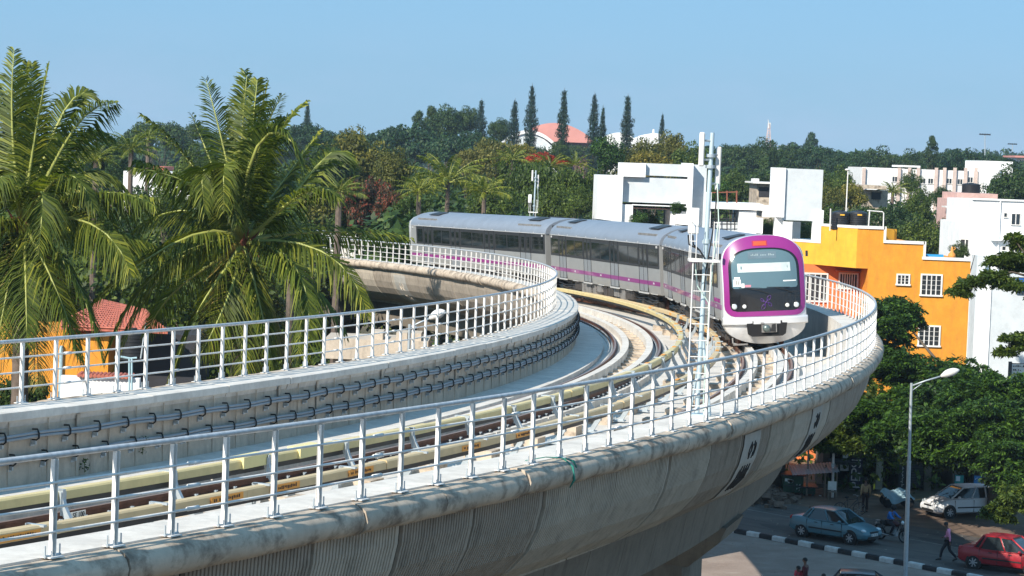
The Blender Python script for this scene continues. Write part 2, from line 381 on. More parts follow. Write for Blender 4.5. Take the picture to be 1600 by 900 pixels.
# third rails: cover, brackets, orange labels
M_olabel = simple('orange_warning_label', (.78, .33, .05), .6, 0, .05)
M_ink = simple('dark_ink', (.03, .02, .02), .8, 0, .1)
TR3 = [(-.80, -.66, M_yel), (.44, -.83, M_tan)]
for k, (o, h, m) in enumerate(TR3):
    mb = MB(); a = -34.; q = 0
    while a < 150:
        b = a + 4.9; e = .012 if q % 3 == 0 else 0; q += 1
        sweep(mb, [(o - .085 - e, h + .045 + e), (o - .085 - e, h - .075), (o + .085 + e, h - .075), (o + .085 + e, h + .045 + e), (o + .06 + e, h + .07 + e), (o - .06 - e, h + .07 + e)], frange(a + .004, b - .004, .7)); a = b
    cv = mb.build('third_rail_cover', m, vd)
    mb = MB(); sweep(mb, [(o - .035, h - .06), (o - .035, h - .17), (o + .035, h - .17), (o + .035, h - .06)], frange(-34, 150, 1.0)); mb.build('conductor_rail', M_dark, cv)
    ls = (-1.1, 4.1, 5.9, 8.6, 13.5, 16.5) if k == 1 else ()
    ls = tuple(ls) + ((32, 36, 41, 45, 49, 53, 58, 62, 67, 70, 75) if k == 1 else (35, 39, 43, 47, 52, 57))
    for s in ls:
        far = s > 25; lab = MB(); e = .085 + .0125
        if far: sweep(lab, [(o - e - .006, h + .045), (o - e - .006, h - .06), (o - e, h - .06), (o - e, h + .045)], frange(s, s + .5, .25)); sweep(lab, [(o - .055, h + .092), (o - .055, h + .087), (o + .055, h + .087), (o + .055, h + .092)], frange(s, s + .5, .25))
        else: sweep(lab, [(o + e + .006, h + .04), (o + e, h + .04), (o + e, h - .065), (o + e + .006, h - .065)], frange(s, s + .95, .25))
        lo = lab.build('warning_label', M_olabel, cv)
        if not far:
            tx = MB()
            for i in range(15):
                if i == 2: continue
                dbox(tx, s + .1 + i * .052, o + e + .008, h - .012 + random.uniform(-.008, .008), .03, .004, random.uniform(.03, .055))
            tx.build('lettering', M_ink, vd)
def mk_brk(mb):       # galvanised C-shaped arm on a foot, reaching up beside the cover (y<0 is towards the cover)
    mb.prism([(.30, -.36), (.42, -.36), (.20, .0), (.16, .12), (.16, .26), (.06, .26), (.06, .14), (.10, -.02)], -.035, .035, 'x')
    mb.box((0, .42, -.37), (.26, .34, .03)); mb.box((0, .0, .245), (.07, .3, .03)); mb.box((0, .145, .05), (.13, .012, .34))
    for x in (-.08, .08): mb.cyl((x, .5, -.36), (x, .5, -.30), .018, n=6)
repeat_part('third_rail_bracket', mk_brk, [M_steel], [(s, -.80, -.83, True) for s in frange(-10, 68, 3.0)] + [(s, .44, -1.0, False) for s in frange(-9, 68, 3.0)])
def mk_blk(mb): mb.bx(-.28, .28, .16, .75, -.62, -.385)
repeat_part('bracket_block', mk_blk, [M_conc], [(s, -.80, -.83, True) for s in frange(-10, 68, 3.0)] + [(s, .44, -.9, True) for s in frange(-8.5, 68, 3.0)])
# white track number plate
# cable bundles on the inner parapet wall
for h in (-.42, -.80):
    mb = MB(); st = frange(-20, 75, .5)
    for dy, dz, r, mi in ((.07, .026, .028, 0), (.075, -.03, .028, 0), (.03, 0.0, .026, 1)):
        mb.tube([P3(s, -4.40 + dy, h + dz + .012 * math.sin(s * 2.1)) for s in st], r, 7, mi)
    mb.build('cable', [simple('grey_cable_%d' % int(-h * 100), (.26, .285, .31), .45, 0, .1), M_black], vd, smooth=True)
def mk_clamp(mb):
    mb.tube([(0, .0, .09), (0, .10, .095), (0, .135, .03), (0, .135, -.05), (0, .08, -.09), (0, 0, -.09)], .016, 6, 0)
    mb.box((.0, .03, -.13), (.035, .10, .07), mi=1); mb.box((.0, -.0, -.17), (.10, .02, .05), mi=1)
repeat_part('cable_clamp', mk_clamp, [M_black, M_steel], [(s, -4.42, -.42, True) for s in frange(-8, 68, .98)] + [(s + .3, -4.42, -.80, True) for s in frange(-8, 68, .98)])
# painted notices with rough lettering on the webs (two on the near side, two on the far side)
M_notice = simple('faded_white_notice', (.40, .38, .34), .8, 0, .12, 3.)
def web_pt(side, s, t, d=0.):
    """t 0..1 from the top to the bottom of the web, d metres proud"""
    x = t * (len(WEB) - 1); i = min(int(x), len(WEB) - 2); f = x - i
    o = WEB[i][0] * (1 - f) + WEB[i + 1][0] * f; h = WEB[i][1] * (1 - f) + WEB[i + 1][1] * f
    return P3(s, side * (o + .014 + d), h - d * .5)
def notice(side, s0, s1, t0, t1, rows, seed, ink):
    r_ = random.Random(seed); mb = MB(); n = 14
    for i in range(n):
        a, b = t0 + (t1 - t0) * i / n, t0 + (t1 - t0) * (i + 1) / n
        mb.add([web_pt(side, s0, a, .004), web_pt(side, s1, a, .004), web_pt(side, s1, b, .004), web_pt(side, s0, b, .004)], [(0, 1, 2, 3)])
    for (ta, tb, sa, sb, cnt) in rows:       # curly script-like letters: loops and hooks
        for c in range(cnt):
            cs = sa + (sb - sa) * (c + .5) / cnt; w = abs(sb - sa) / cnt * .46
            a0 = r_.uniform(0, 6.28); ln = r_.uniform(4.2, 5.8); pts = [web_pt(side, cs + w * .95 * math.cos(a0 + ln * k / 8) * (1 - .05 * k), (ta + tb) / 2 + (tb - ta) / 2 * math.sin(a0 + ln * k / 8), .012) for k in range(9)]
            mb.tube(pts, .014, 4, 1); x0 = r_.uniform(-.5, .5); mb.tube([web_pt(side, cs + w * x0, ta - (tb - ta) * .15, .012), web_pt(side, cs + w * (x0 + .6), (ta + tb) / 2, .012), web_pt(side, cs + w * (x0 - .3), tb + (tb - ta) * .12, .012)], .013, 4, 1)
    mb.build('painted_notice', [M_notice, ink], vd, fix=False)
# railings ---------------------------------------------------------------
def mk_post(mb):
    mb.box((0, 0, .52), (.066, .012, 1.04)); mb.box((-.029, .022, .52), (.008, .045, 1.04)); mb.box((.029, .022, .52), (.008, .045, 1.04))
    mb.box((0, .02, .006), (.20, .16, .012))
    for x in (-.12, .12):
        mb.cyl((x, .02, 0), (x, .02, .13), .009, n=5, mi=1)
    mb.box((.0, .02, .02), (.26, .03, .02), mi=1)
def railing(o, label, s_from, s_to, side, step=1.018):
    r = thing('railing', label, 'railing', P3(20, o, 0))
    mb = MB(); st = frange(s_from, s_to, .5)
    mb.tube([P3(s, o, 1.075) for s in st], .034, 8); mb.build('top_rail', M_steelp, r, smooth=True)
    for h in (.27, .53, .79):
        mb = MB(); a = s_from
        mb.tube([P3(s, o + side * .035, h) for s in st], .016, 6)
        for s in np.arange(s_from + 2.3, min(s_to, 60), 4.07): mb.tube([P3(s, o + side * .035, h + .004), P3(s + .22, o + side * .035, h + .004)], .026, 6)
        mb.build('middle_rail', M_paint, r, smooth=True)
    repeat_part('post', mk_post, [M_paint, M_steel], [(s, o, 0, side > 0) for s in np.arange(s_from, s_to, step)], r)
    return r
M_steelp = simple('scuffed_handrail', (.50, .51, .52), .4, .2, .22, 10.)
railing(W2, 'white railing with three middle rails on the outer ledge, nearest the camera', -9.85, 160, 1)
railing(-W2, 'white railing on the inner ledge of the curve, in front of the palms', -9.8 , 190, -1, 1.075)
M_inkd = simple('black_paint', (.035, .03, .028), .8, 0, .2)
nA, nB = [min(frange(8, 50, .1), key=lambda s: abs((lambda q: q.x / -q.z * FPX - (u - 800))(cam.matrix_world.inverted() @ web_pt(1, s, .5)))) for u in (1143, 1248)]
notice(1, nA - .7, nA + .6, .04, .62, [(.14, .25, nA - .2, nA + .35, 2), (.34, .51, nA + .4, nA - .45, 4)], 3, M_inkd)
notice(1, nB - .7, nB + .6, .04, .60, [(.13, .24, nB - .2, nB + .35, 2), (.33, .50, nB + .4, nB - .45, 4)], 5, M_inkd)
M_inkr = simple('faded_red_paint', (.25, .10, .08), .8, 0, .2)
notice(-1, 110.5, 112.8, .1, .9, [(.25, .38, 111.2, 112., 2), (.5, .68, 110.9, 112.4, 3)], 8, M_inkr)
notice(-1, 102.0, 104.0, .1, .9, [(.28, .42, 102.6, 103.3, 2), (.55, .7, 102.4, 103.5, 2)], 9, M_wall)
# piers ------------------------------------------------------------------
def pier(s, label, hw=1.15, cw=2.35):
    t = TZ(s); b = P3(s, 0, 0); zt = b.z - 3.62
    r = thing('viaduct_pier', label, 'pier', (b.x, b.y, 0), group='concrete piers under the viaduct')
    Rz = Matrix.Translation((b.x, b.y, 0)) @ Matrix.Rotation(t, 4, 'Z')
    mb = MB(); w = 1.25; zc = zt - (2.6 if hw < 1.5 else 1.0)
    for poly in ([(-cw, zt), (cw, zt), (cw - .15, zt - .35), (hw, zc), (-hw, zc), (-cw + .15, zt - .35)],):
        n = len(poly)
        V = [(w if abs(q[0]) > 2 else 1.0, *q) for q in poly] + [(-(w if abs(q[0]) > 2 else 1.0), *q) for q in poly]
        mb.add([(x, y, z) for x, y, z in V], [(i, (i + 1) % n, n + (i + 1) % n, n + i) for i in range(n)] + [tuple(range(n - 1, -1, -1)), tuple(range(n, 2 * n))])
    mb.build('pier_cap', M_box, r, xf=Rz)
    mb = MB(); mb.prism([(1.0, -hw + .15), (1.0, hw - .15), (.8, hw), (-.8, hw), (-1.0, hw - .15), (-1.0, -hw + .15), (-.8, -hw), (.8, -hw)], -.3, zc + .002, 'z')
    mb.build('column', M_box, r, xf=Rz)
    mb = MB()
    for y in (-.5, -.25, .0, .3, .6): mb.bx(.96, 1.03, y - .03, y + .03, 0, zc)
    for y in (-1.3, 1.3): mb.bx(-.5, .5, y - .3, y + .3, zt - .0, zt + .06)
    mb.build('drain_pipe', M_wall, r, xf=Rz)
for s, l, *k in ((-8, 'concrete pier under the left end of the viaduct'), (27, 'flared concrete pier nearest the street, under the lettered web', 1.95, 2.85), (73, 'concrete pier under the middle carriage'), (100, 'concrete pier under the rear of the train'), (126, 'concrete pier behind the right hand palm'), (152, 'concrete pier in the far left bend')): pier(s, l, *k)
# ================================================================ GROUND, ROADS
def struct(mb, name, mats, **k): return tag(mb.build(name, mats, **k), kind='structure')
gm, N, L, P = nt('earth_and_scrub')
a_ = noise(N, L, .05, 8); b_ = noise(N, L, 1.3, 8)
c_ = ramp(N, L, a_, [(.35, (.10, .09, .05)), (.55, (.17, .13, .09)), (.7, (.06, .09, .03))])
c_ = mixc(N, L, .6, c_, ramp(N, L, b_, [(.3, (.55, .5, .45)), (.7, (1.2, 1.15, 1.1))]), 'MULTIPLY')
L.new(c_, P.inputs['Base Color']); P.inputs['Roughness'].default_value = .95; bump(N, L, P, b_, .5, .1)
mb = MB(); mb.add([(-2600, -300, 0), (2600, -300, 0), (2600, 5200, 0), (-2600, 5200, 0)], [(0, 1, 2, 3)]); struct(mb, 'ground', gm, fix=False)
K0 = gp(1130, 829); K1 = gp(1480, 897)                     # kerb line on the street
kd = (K1 - K0).normalized(); kn = Vector((-kd.y, kd.x, 0));
if kn.y < 0: kn = -kn                                        # kn points away from the camera
def rp(a, b, z=0): p = K0 + kd * a + kn * b; return Vector((p.x, p.y, z))   # street coordinates
def asphalt(name, c1, c2, pale):
    m, N, L, P = nt(name)
    c = ramp(N, L, noise(N, L, .5, 8, .6), [(.35, c1), (.7, c2)])
    sp = ramp(N, L, noise(N, L, 28, 4, .7), [(.35, (.7, .7, .7)), (.7, (1.25, 1.25, 1.25))])
    c = mixc(N, L, .8, c, sp, 'MULTIPLY')
    wear = ramp(N, L, noise(N, L, .8, 7, .7, stretch=(.8, 1.4, 1)), [(.52, (0, 0, 0)), (.7, (.6, .6, .6))])
    c = mixc(N, L, wear, c, pale); L.new(c, P.inputs['Base Color']); P.inputs['Roughness'].default_value = .88
    bump(N, L, P, noise(N, L, 30, 4), .3, .01); return m
M_asph = asphalt('grey_asphalt', (.085, .074, .066), (.135, .118, .104), (.19, .16, .135))
M_brown = asphalt('dusty_brown_concrete', (.26, .20, .165), (.34, .27, .225), (.42, .36, .31))
def quad(name, a0, a1, b0, b1, z, m):
    mb = MB(); mb.add([rp(a0, b0, z), rp(a1, b0, z), rp(a1, b1, z), rp(a0, b1, z)], [(0, 1, 2, 3)]); return struct(mb, name, m, fix=False)
quad('road', -60, 60, .25, 9.6, .012, M_asph)
quad('carriageway', -60, 60, -14, -.12, .012, M_brown)
mb = MB(); n = 60; ed = [rp(-60 + 120 * i / n, 9.6 + .5 * math.sin(i * 1.7) + .3 * math.sin(i * 4.1), .008) for i in range(n + 1)]
fe = [rp(-60 + 120 * i / n, 16 + .8 * math.sin(i * .9), .006) for i in range(n + 1)]
mb.add(ed + fe, [(i, i + 1, n + 2 + i, n + 1 + i) for i in range(n)]); struct(mb, 'dirt_shoulder', simple('brown_dirt', (.17, .115, .08), .95, 0, .3, .9, .4), fix=False)
mb = MB(); mb.add([rp(-40, 6.1, .017), rp(16, 6.1, .017), rp(16, 6.2, .017), rp(-40, 6.2, .017)], [(0, 1, 2, 3)]); struct(mb, 'lane_line', simple('worn_lane_paint', (.22, .21, .2), .8, 0, .3, 3.), fix=False)
M_patch = asphalt('tar_patch', (.05, .046, .043), (.075, .068, .062), (.10, .09, .08))
rg_ = random.Random(17)
for a, b, la, lb, z in ((2, 3.2, 2.6, .9, .019), (9, 6.9, 3.4, .7, .020), (-5, 2.0, 4.2, .6, .021), (13, 2.2, 1.6, 1.1, .022)):
    pts = [rp(a + la * math.cos(t) * rg_.uniform(.8, 1.1), b + lb * math.sin(t) * rg_.uniform(.75, 1.1), z) for t in [6.283 * i / 14 for i in range(14)]]
    mb = MB(); mb.add(pts, [tuple(range(14))]); struct(mb, 'road_patch', M_patch, fix=False)
M_tm = asphalt('tyre_darkened_strip', (.07, .062, .056), (.10, .09, .08), (.13, .11, .10))
for i, b in enumerate((2.1, 3.7, 7.0, 8.4)):
    mb = MB(); n = 40; e = [rp(-40 + 80 * k / n, b + .12 * math.sin(k * .7 + i) - .16, .0145 + .0005 * i) for k in range(n + 1)] + [rp(-40 + 80 * k / n, b + .12 * math.sin(k * .7 + i) + .16 + .05 * math.sin(k * 2.), .0145 + .0005 * i) for k in range(n + 1)]
    mb.add(e, [(k, k + 1, n + 2 + k, n + 1 + k) for k in range(n)]); struct(mb, 'tyre_track', M_tm, fix=False)
# median kerb: separate rounded blocks painted black and white in turn
M_kw = simple('white_kerb_paint', (.62, .62, .60), .7, 0, .18, 4.); M_kb = simple('black_kerb_paint', (.035, .035, .038), .75, 0, .4, 4.)
kerb = thing('median_kerb', 'kerb of black and white painted blocks between the two carriageways', 'kerb', rp(8, 0, 0))
L_ = .80
for i in range(-8, 34):
    mb = MB(); a = i * L_ + .012; b = (i + 1) * L_ - .012; dz = random.uniform(-.012, .012); db = random.uniform(-.015, .015)
    pr = [(-.13, 0), (-.125, .17), (-.09, .225), (.09, .225), (.135, .17), (.15, 0)]
    mb.add([rp(a, p + db, q + (dz if q else 0)) for p, q in pr] + [rp(b, p + db, q + (dz if q else 0)) for p, q in pr], [(k, (k + 1) % 6, 6 + (k + 1) % 6, 6 + k) for k in range(6)] + [(5, 4, 3, 2, 1, 0), (6, 7, 8, 9, 10, 11)])
    mb.build('kerb_block', M_kw if i % 2 == 0 else M_kb, kerb)
# ================================================================ BUILDINGS
M_orange = stained('orange_render', (.74, .30, .025), (.50, .19, .03), .55, fine=2., base_var=.07, lo=.48, hi=.75)
M_orange_lit = stained('sunlit_orange_render', (.80, .42, .035), (.56, .27, .04), .5, fine=2., base_var=.06, lo=.48, hi=.75)  # sunlight on the left-hand faces, painted in as a lighter, yellower orange
M_salmon = stained('salmon_render', (.72, .20, .06), (.5, .13, .04), .3, fine=3., base_var=.06)
M_trim = simple('cream_trim', (.74, .72, .68), .7, 0, .08, 4.)
M_greyw = stained('pale_grey_render', (.60, .64, .66), (.50, .53, .55), .2, fine=1.2, base_var=.02)
M_purew = stained('bright_white_render', (.88, .88, .87), (.66, .66, .64), .4, fine=1.2, base_var=.02, streak=(1.2, 1.2, .25))
M_pink = stained('pink_render', (.66, .42, .37), (.45, .30, .27), .4, fine=3.)
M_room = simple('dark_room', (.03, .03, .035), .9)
M_curtain = simple('curtain', (.30, .27, .25), .9, 0, .3, 6.)
M_tile = simple('clay_tiles', (.44, .13, .085), .8, 0, .3, 5., .4)
def window(parent, x0, x1, z0, z1, y, frame=M_trim, bars=True, fw=.09, mull=2, M=None, glassm=M_glass, grille=M_paint):
    """a window on a wall whose face is the plane y (facing -y): frame > pane, grille"""
    mb = MB()
    for a, b, c, d in ((x0 - fw, x1 + fw, z1, z1 + fw), (x0 - fw * 1.4, x1 + fw * 1.4, z0 - fw, z0), (x0 - fw, x0, z0, z1), (x1, x1 + fw, z0, z1)): mb.bx(a, b, y - .07 if c != z0 - fw else y - .12, y + .02, c, d)
    f = mb.build('window', frame, parent, xf=M)
    p = MB(); p.bx(x0, x1, y - .012, y + .015, z0, z1); p.build('pane', glassm, f, xf=M)
    g = MB()
    for i in range(1, mull + 1): t = x0 + (x1 - x0) * i / (mull + 1); g.bx(t - .03, t + .03, y - .05, y - .015, z0, z1)
    if bars:
        n = max(3, int((z1 - z0) / .22))
        for i in range(1, n): t = z0 + (z1 - z0) * i / n; g.bx(x0, x1, y - .045, y - .03, t - .008, t + .008)
    if g.v: g.build('window_grille', grille, f, xf=M)
    return f
def bpx(u, v, Y): p = at(u, v, Y); return p.x, p.z
# --- orange building (its near face stands square to the camera)
YO = 140.
xr, _ = bpx(1517, 407, YO); xc, zt = bpx(1340, 357, YO); xm, _ = bpx(1381, 360, YO); x2, z2 = bpx(1443, 382, YO); _, z3 = bpx(1480, 407, YO); xw, _ = bpx(1356, 420, YO); _, zo = bpx(1340, 419, YO)
ob = thing('orange_building', 'bright orange four storey house with stepped white roof edge right of the railing', 'building', ((xw + xr) / 2, YO + 4, 0))
D1 = 9.
mb = MB(); mb.prism([(xw, 0), (xr, 0), (xr, z3), (x2, z3), (x2, z2), (xm, z2), (xm, zt), (xw, zt)], YO, YO + D1, 'y')
mb.add([(xw - .001, YO, zo + .01), (xw - .001, YO, zt - .001), (xc, YO, zt - .001), (xc, YO, zo + .01)], [(0, 1, 2, 3)]); mb.v, mb.f = mb.v[:-4], mb.f[:-1]; mb.m = mb.m[:-1]
mb.build('wall', M_orange, ob)
lx, lz = -3.2, 1.6  # left face of the overhanging block runs back and left
yl = YO + 2.6; xl, zl2 = bpx(1283, 354, yl); xl0, zl0 = bpx(1238, 377, YO + 4.6)
mb = MB()
A_ = Vector((xc, YO - .01, 0)); B_ = Vector((xl, yl, 0)); C_ = Vector((xl0, YO + 4.6, 0)); 
def slab(p, q, z0, z1, th, mb):       # vertical slab from p to q, thickness th going back
    d = (q - p).normalized(); n = Vector((-d.y, d.x, 0)); n = n if n.y > 0 else -n
    v = [(p.x, p.y), (q.x, q.y), (q.x + n.x * th, q.y + n.y * th), (p.x + n.x * th, p.y + n.y * th)]
    mb.prism(v, z0, z1, 'z'); return mb
slab(A_, B_, zo, zt, 3.0, mb); slab(B_ + Vector((0, .01, 0)), C_, zo, zl0, 2.6, mb)
mb.build('upper_wall', M_orange_lit, ob)
mb = MB(); mb.bx(xc, xw, YO - .012, YO + 3, zo, zt); mb.build('corner_wall', M_orange, ob)
mb = MB(); mb.bx(xl0 - 3, xw - .01, YO + 3.0, YO + 8, 0, zo - .01); mb.build('recessed_wall', M_salmon, ob)
mb = MB(); e = .10
for a, b, z in ((xm, x2, z2), (x2, xr, z3), (xc, xm, zt)): mb.bx(a - (0 if a != x2 else .05), b + .06, YO - .08, YO + .25, z + .002, z + .17)
for x, z0, z1 in ((xm, z2, zt), (x2, z3, z2)): mb.bx(x + .002, x + .14, YO - .08, YO + .25, z0 + .17, z1 + .17)
mb.build('parapet_coping', M_trim, ob); mb = MB(); slab(A_ + Vector((0, -.05, 0)), B_ + Vector((0, -.05, 0)), zt + .002, zt + .15, .3, mb); mb.build('parapet_coping', M_trim, ob); mb = MB(); slab(B_ + Vector((0, -.04, 0)), C_ + Vector((0, -.05, 0)), zl0 + .002, zl0 + .15, .3, mb); mb.build('parapet_coping', M_trim, ob); mb = MB()
mb.bx(xw, xr, YO - .012, YO, bpx(1480, 575, YO)[1] - .02, bpx(1480, 575, YO)[1] + .02)
mb.build('string_course', M_trim, ob)
for (u0, u1, v0, v1, ml) in ((1441, 1469, 430, 461, 2), (1403, 1419, 430, 444, 1), (1437, 1466, 510, 540, 2)):
    x0, z1_ = bpx(u0, v0, YO); x1, z0_ = bpx(u1, v1, YO); window(ob, x0, x1, z0_, z1_, YO, mull=ml + 1)
yb = YO + 3.0
x0, z1_ = bpx(1313, 428, yb); x1, z0_ = bpx(1338, 450, yb); window(ob, x0, x1, z0_, z1_, yb, mull=6, bars=False, glassm=M_room)
x0, z1_ = bpx(1256, 428, yb); x1, z0_ = bpx(1290, 470, yb); window(ob, x0, x1, z0_, z1_, yb, mull=3, bars=False, glassm=M_room)
mb = MB(); z = bpx(1300, 424, yb)[1]; mb.bx(bpx(1305, 424, yb)[0], bpx(1343, 424, yb)[0], yb - .6, yb, z, z + .08); z = bpx(1300, 500, yb)[1]; mb.bx(xl0 - 2, xw - .02, yb - 1.3, yb - .01, z, z + .12); mb.build('window_ledge', M_salmon, ob)
# --- water tanks on its roof
M_tank = simple('black_tank_plastic', (.018, .018, .02), .42, 0, .2)
M_decal = simple('yellow_decal', (.75, .42, .04), .5)
def tank(name, x, y, z, r, h, label, ribs=7, group=None, m=M_tank):
    t = thing(name, label, 'water tank', (x, y, z), group); pr = [(r * .96, 0)]
    for i in range(ribs): a = h * .80 * i / ribs; pr += [(r, a + .01), (r, a + h * .8 / ribs * .6), (r * .96, a + h * .8 / ribs * .72), (r * .96, a + h * .8 / ribs * .95)]
    pr += [(r, h * .8), (r * .9, h * .88), (r * .45, h * .95), (r * .28, h * .95), (r * .28, h), (.001, h)]
    mb = MB(); mb.lathe((x, y, z), pr, 24); mb.build('tank_body', m, t, smooth=True, angle=35)
    return t
zr_ = zt - .55
for i, (u, lb) in enumerate(((1313, 'left one of two ribbed black water tanks on the orange building'), (1340, 'right one of two ribbed black water tanks on the orange building'))):
    p = at(u, 356, YO + 1.9); t = tank('water_tank', p.x, p.y, bpx(u, 357, YO + 1.9)[1] - .05, .56, 1.12, lb, group='water tanks on the orange building')
    mb = MB(); mb.bx(p.x - .12, p.x + .14, p.y - .585, p.y - .555, p.z + .72, p.z + .80); mb.build('yellow_label', M_decal, t)
lp = thing('rooftop_pole', 'thin white pole with a small top lamp behind the black tanks', 'pole', at(1323, 330, YO + 4)); b_ = at(1321, 352, YO + 4); t_ = at(1325, 266, YO + 4)
mb = MB(); mb.cyl(b_ - Vector((0, 0, .6)), t_, .045, .03, 8); mb.build('pole', M_paint, lp); mb = MB(); mb.ball(t_ + Vector((-.05, 0, .03)), .09, sq=(1.4, 1, .7)); mb.build('lamp', M_paint, lp)
pr_ = thing('pipe_rail', 'bent white pipe standing beside the rooftop tanks', 'pipe', at(1380, 357, YO + .4))
p0, p1, p2 = at(1380, 357, YO + .4), at(1381, 331, YO + .4), at(1355, 329, YO + .4); mb = MB(); mb.tube([p0, p1 - Vector((0, 0, .08)), p1 + Vector((-.08, 0, 0)), p2], .035, 6); mb.build('pipe', M_paint, pr_)
mb = MB()
for u, v0 in ((1297, 326), (1357, 328)): mb.cyl(at(u, 355, YO + .8) - Vector((0, 0, .2)), at(u + (1 if u < 1300 else 2), v0, YO + .8), .04, n=6)
mb.build('support_rod', M_paint, pr_)
# roof clutter on the lower terrace
tp = thing('rooftop_tarpaulin', 'blue plastic drum lying on the lower terrace of the orange building', 'drum', at(1457, 405, YO + 2))
p = at(1457, 403, YO + 2); mb = MB(); mb.cyl(p - Vector((.6, 0, .1)), p + Vector((.6, 0, -.1)), .32, n=14); mb.build('drum_body', simple('blue_plastic', (.03, .25, .5), .45), tp, smooth=True, angle=40); mb = MB(); mb.cyl(p - Vector((.66, 0, .1)), p - Vector((.6, 0, .1)), .14, n=10); mb.build('cap', M_black, tp)
st_ = thing('terracotta_pot', 'small orange clay figure pot on the lower terrace wall', 'pot', at(1487, 404, YO + .6)); p = at(1487, 405, YO + .6)
mb = MB(); mb.lathe(p, [(.14, 0), (.24, .12), (.2, .3), (.09, .42), (.07, .6), (.03, .72)], 12); mb.build('pot_body', simple('orange_clay', (.6, .25, .05), .7), st_, smooth=True)
mb = MB(); mb.tube([p + Vector((.05, 0, .5)), p + Vector((.2, 0, .62)), p + Vector((.1, 0, .7))], .03, 6); mb.build('handle', MATS['orange_clay'], st_)
# --- white apartment block at the right edge
YW = 172.
wb = thing('white_apartment_block', 'plain white apartment block at the right edge beside the orange house', 'building', (at(1560, 600, YW).x, YW + 5, 0))
xa, za = bpx(1519, 312, YW); xb_ = xa + 14; xs, _ = bpx(1536, 400, YW)
mb = MB(); mb.bx(xa, xb_, YW, YW + 10, 0, za); mb.build('wall', M_purew, wb)
x0, z1_ = bpx(1500, 347, YW + 1); mb = MB(); mb.bx(x0, xa - .002, YW + .8, YW + 9, 0, z1_); mb.build('side_wing', M_purew, wb)
xg, zg = bpx(1537, 425, YW); mb = MB(); mb.bx(xg, xb_ + .01, YW - 3.0, YW - .01, 0, zg); mb.build('lower_wall', M_greyw, wb)
mb = MB(); mb.bx(xg - .32, xg - .002, YW - 3.1, YW - .5, 0, zg + .1); mb.build('corner_pier', M_purew, wb)
mb = MB(); mb.bx(bpx(1513, 500, YW)[0], xg - .33, YW - 2.2, YW - .01, 0, zg + 1.2); mb.build('recess_wall', M_greyw, wb)
for u0, u1, v0, v1 in ((1581, 1593, 334, 351), (1569, 1573, 333, 339), (1579, 1591, 385, 394), (1566, 1571, 385, 391), (1588, 1594, 444, 456)):
    x0, z1_ = bpx(u0, v0, YW); x1, z0_ = bpx(u1, v1, YW); window(wb, x0, x1, z0_, z1_, YW if v0 < 420 else YW - 3., mull=1 if u1 - u0 > 8 else 0, bars=False, fw=.05)
mb = MB(); x0, z1_ = bpx(1500, 374, YW + .8); x1, z0_ = bpx(1518, 394, YW + .8)
window(wb, x0 + .05, x1 - .15, z0_, z1_, YW + .8, mull=1, bars=False, fw=.05, glassm=M_room)
mb = MB(); mb.cyl((bpx(1563, 313, YW)[0], YW - .1, zg), (bpx(1563, 313, YW)[0], YW - .1, za), .05, n=8); mb.bx(xa - .02, xb_, YW - .15, YW + .2, za + .002, za + .12); mb.build('drain_pipe', M_purew, wb)
for u in (1565, 1590):
    x_, z_ = bpx(u, 376, YW); m2 = MB(); m2.bx(x_ - .8, x_ + .9, YW - .5, YW - .001, z_, z_ + .08); m2.build('window_hood', M_purew, wb)
# blue board on the lower wall
bb = thing('blue_board', 'small deep blue board on the white block near the right edge', 'board', at(1596, 448, YW - 3.2)); x0, z1_ = bpx(1587, 434, YW - 3.2); x1, z0_ = bpx(1612, 457, YW - 3.2)
mb = MB(); mb.bx(x0, x1, YW - 3.3, YW - 3.2, z0_, z1_); mb.build('panel', simple('blue_panel', (.02, .10, .34), .5), bb); mb = MB(); mb.bx(x0 - .04, x1, YW - 3.32, YW - 3.2, z1_, z1_ + .05); mb.build('frame', M_dark, bb)
# --- unfinished white building behind the train
YC = 165.
cb = thing('white_building', 'white unfinished building with blank boxes and an open tower frame behind the train', 'building', (at(1100, 400, YC).x, YC + 6, 0))
def fb(u0, u1, v0, v1, y0, y1, m, nm, zb=None, par=None):
    x0, za_ = bpx(u0, v0, y0); x1, zb_ = bpx(u1, v1, y0); mb = MB(); mb.bx(x0, x1, y0, y1, zb_ if zb is None else zb, za_); return mb.build(nm, m, par or cb)
fb(935, 971, 274, 350, YC - .6, YC + 9, M_purew, 'side_wall', 0)
fb(971.2, 1074, 276, 319, YC, YC + 8, M_greyw, 'wall')
fb(973, 1008.5, 254, 277, YC - .4, YC + 7, M_purew, 'upper_box')
fb(1008.7, 1076, 255, 276.5, YC - .02, YC + 7, M_greyw, 'wall')
fb(1076.2, 1080, 255, 350, YC - .5, YC + 7, M_purew, 'column', 0); fb(1080.2, 1101, 257, 350, YC + .6, YC + 7, M_greyw, 'wall', 0)
fb(971.2, 988, 319.2, 350, YC - .3, YC + 6, M_purew, 'wall', 0); fb(988.2, 1076, 319.2, 324, YC - .35, YC + 6, M_purew, 'beam'); fb(988.2, 1076, 324.1, 329, YC + 1.2, YC + 6, M_pink, 'soffit_band')
fb(1048, 1076, 329.1, 350, YC + .2, YC + 6, M_purew, 'wall', 0)
fb(1108, 1192, 316, 329, YC - .2, YC + 5, M_purew, 'beam'); fb(1155, 1180, 329.1, 370, YC, YC + 5, M_purew, 'wall', 0)
fb(1104, 1109, 300, 372, YC + .2, YC + 1, M_purew, 'column', 0); fb(1109.2, 1155, 346, 372, YC + .8, YC + 4, M_greyw, 'wall', 0)
fb(1192.2, 1221, 322, 340, YC - .3, YC + 4, M_purew, 'beam'); fb(1180.2, 1191, 340, 376, YC - .1, YC + 1, M_purew, 'column', 0); fb(1211, 1223.5, 340.1, 378, YC - .3, YC + .6, M_purew, 'column', 0)
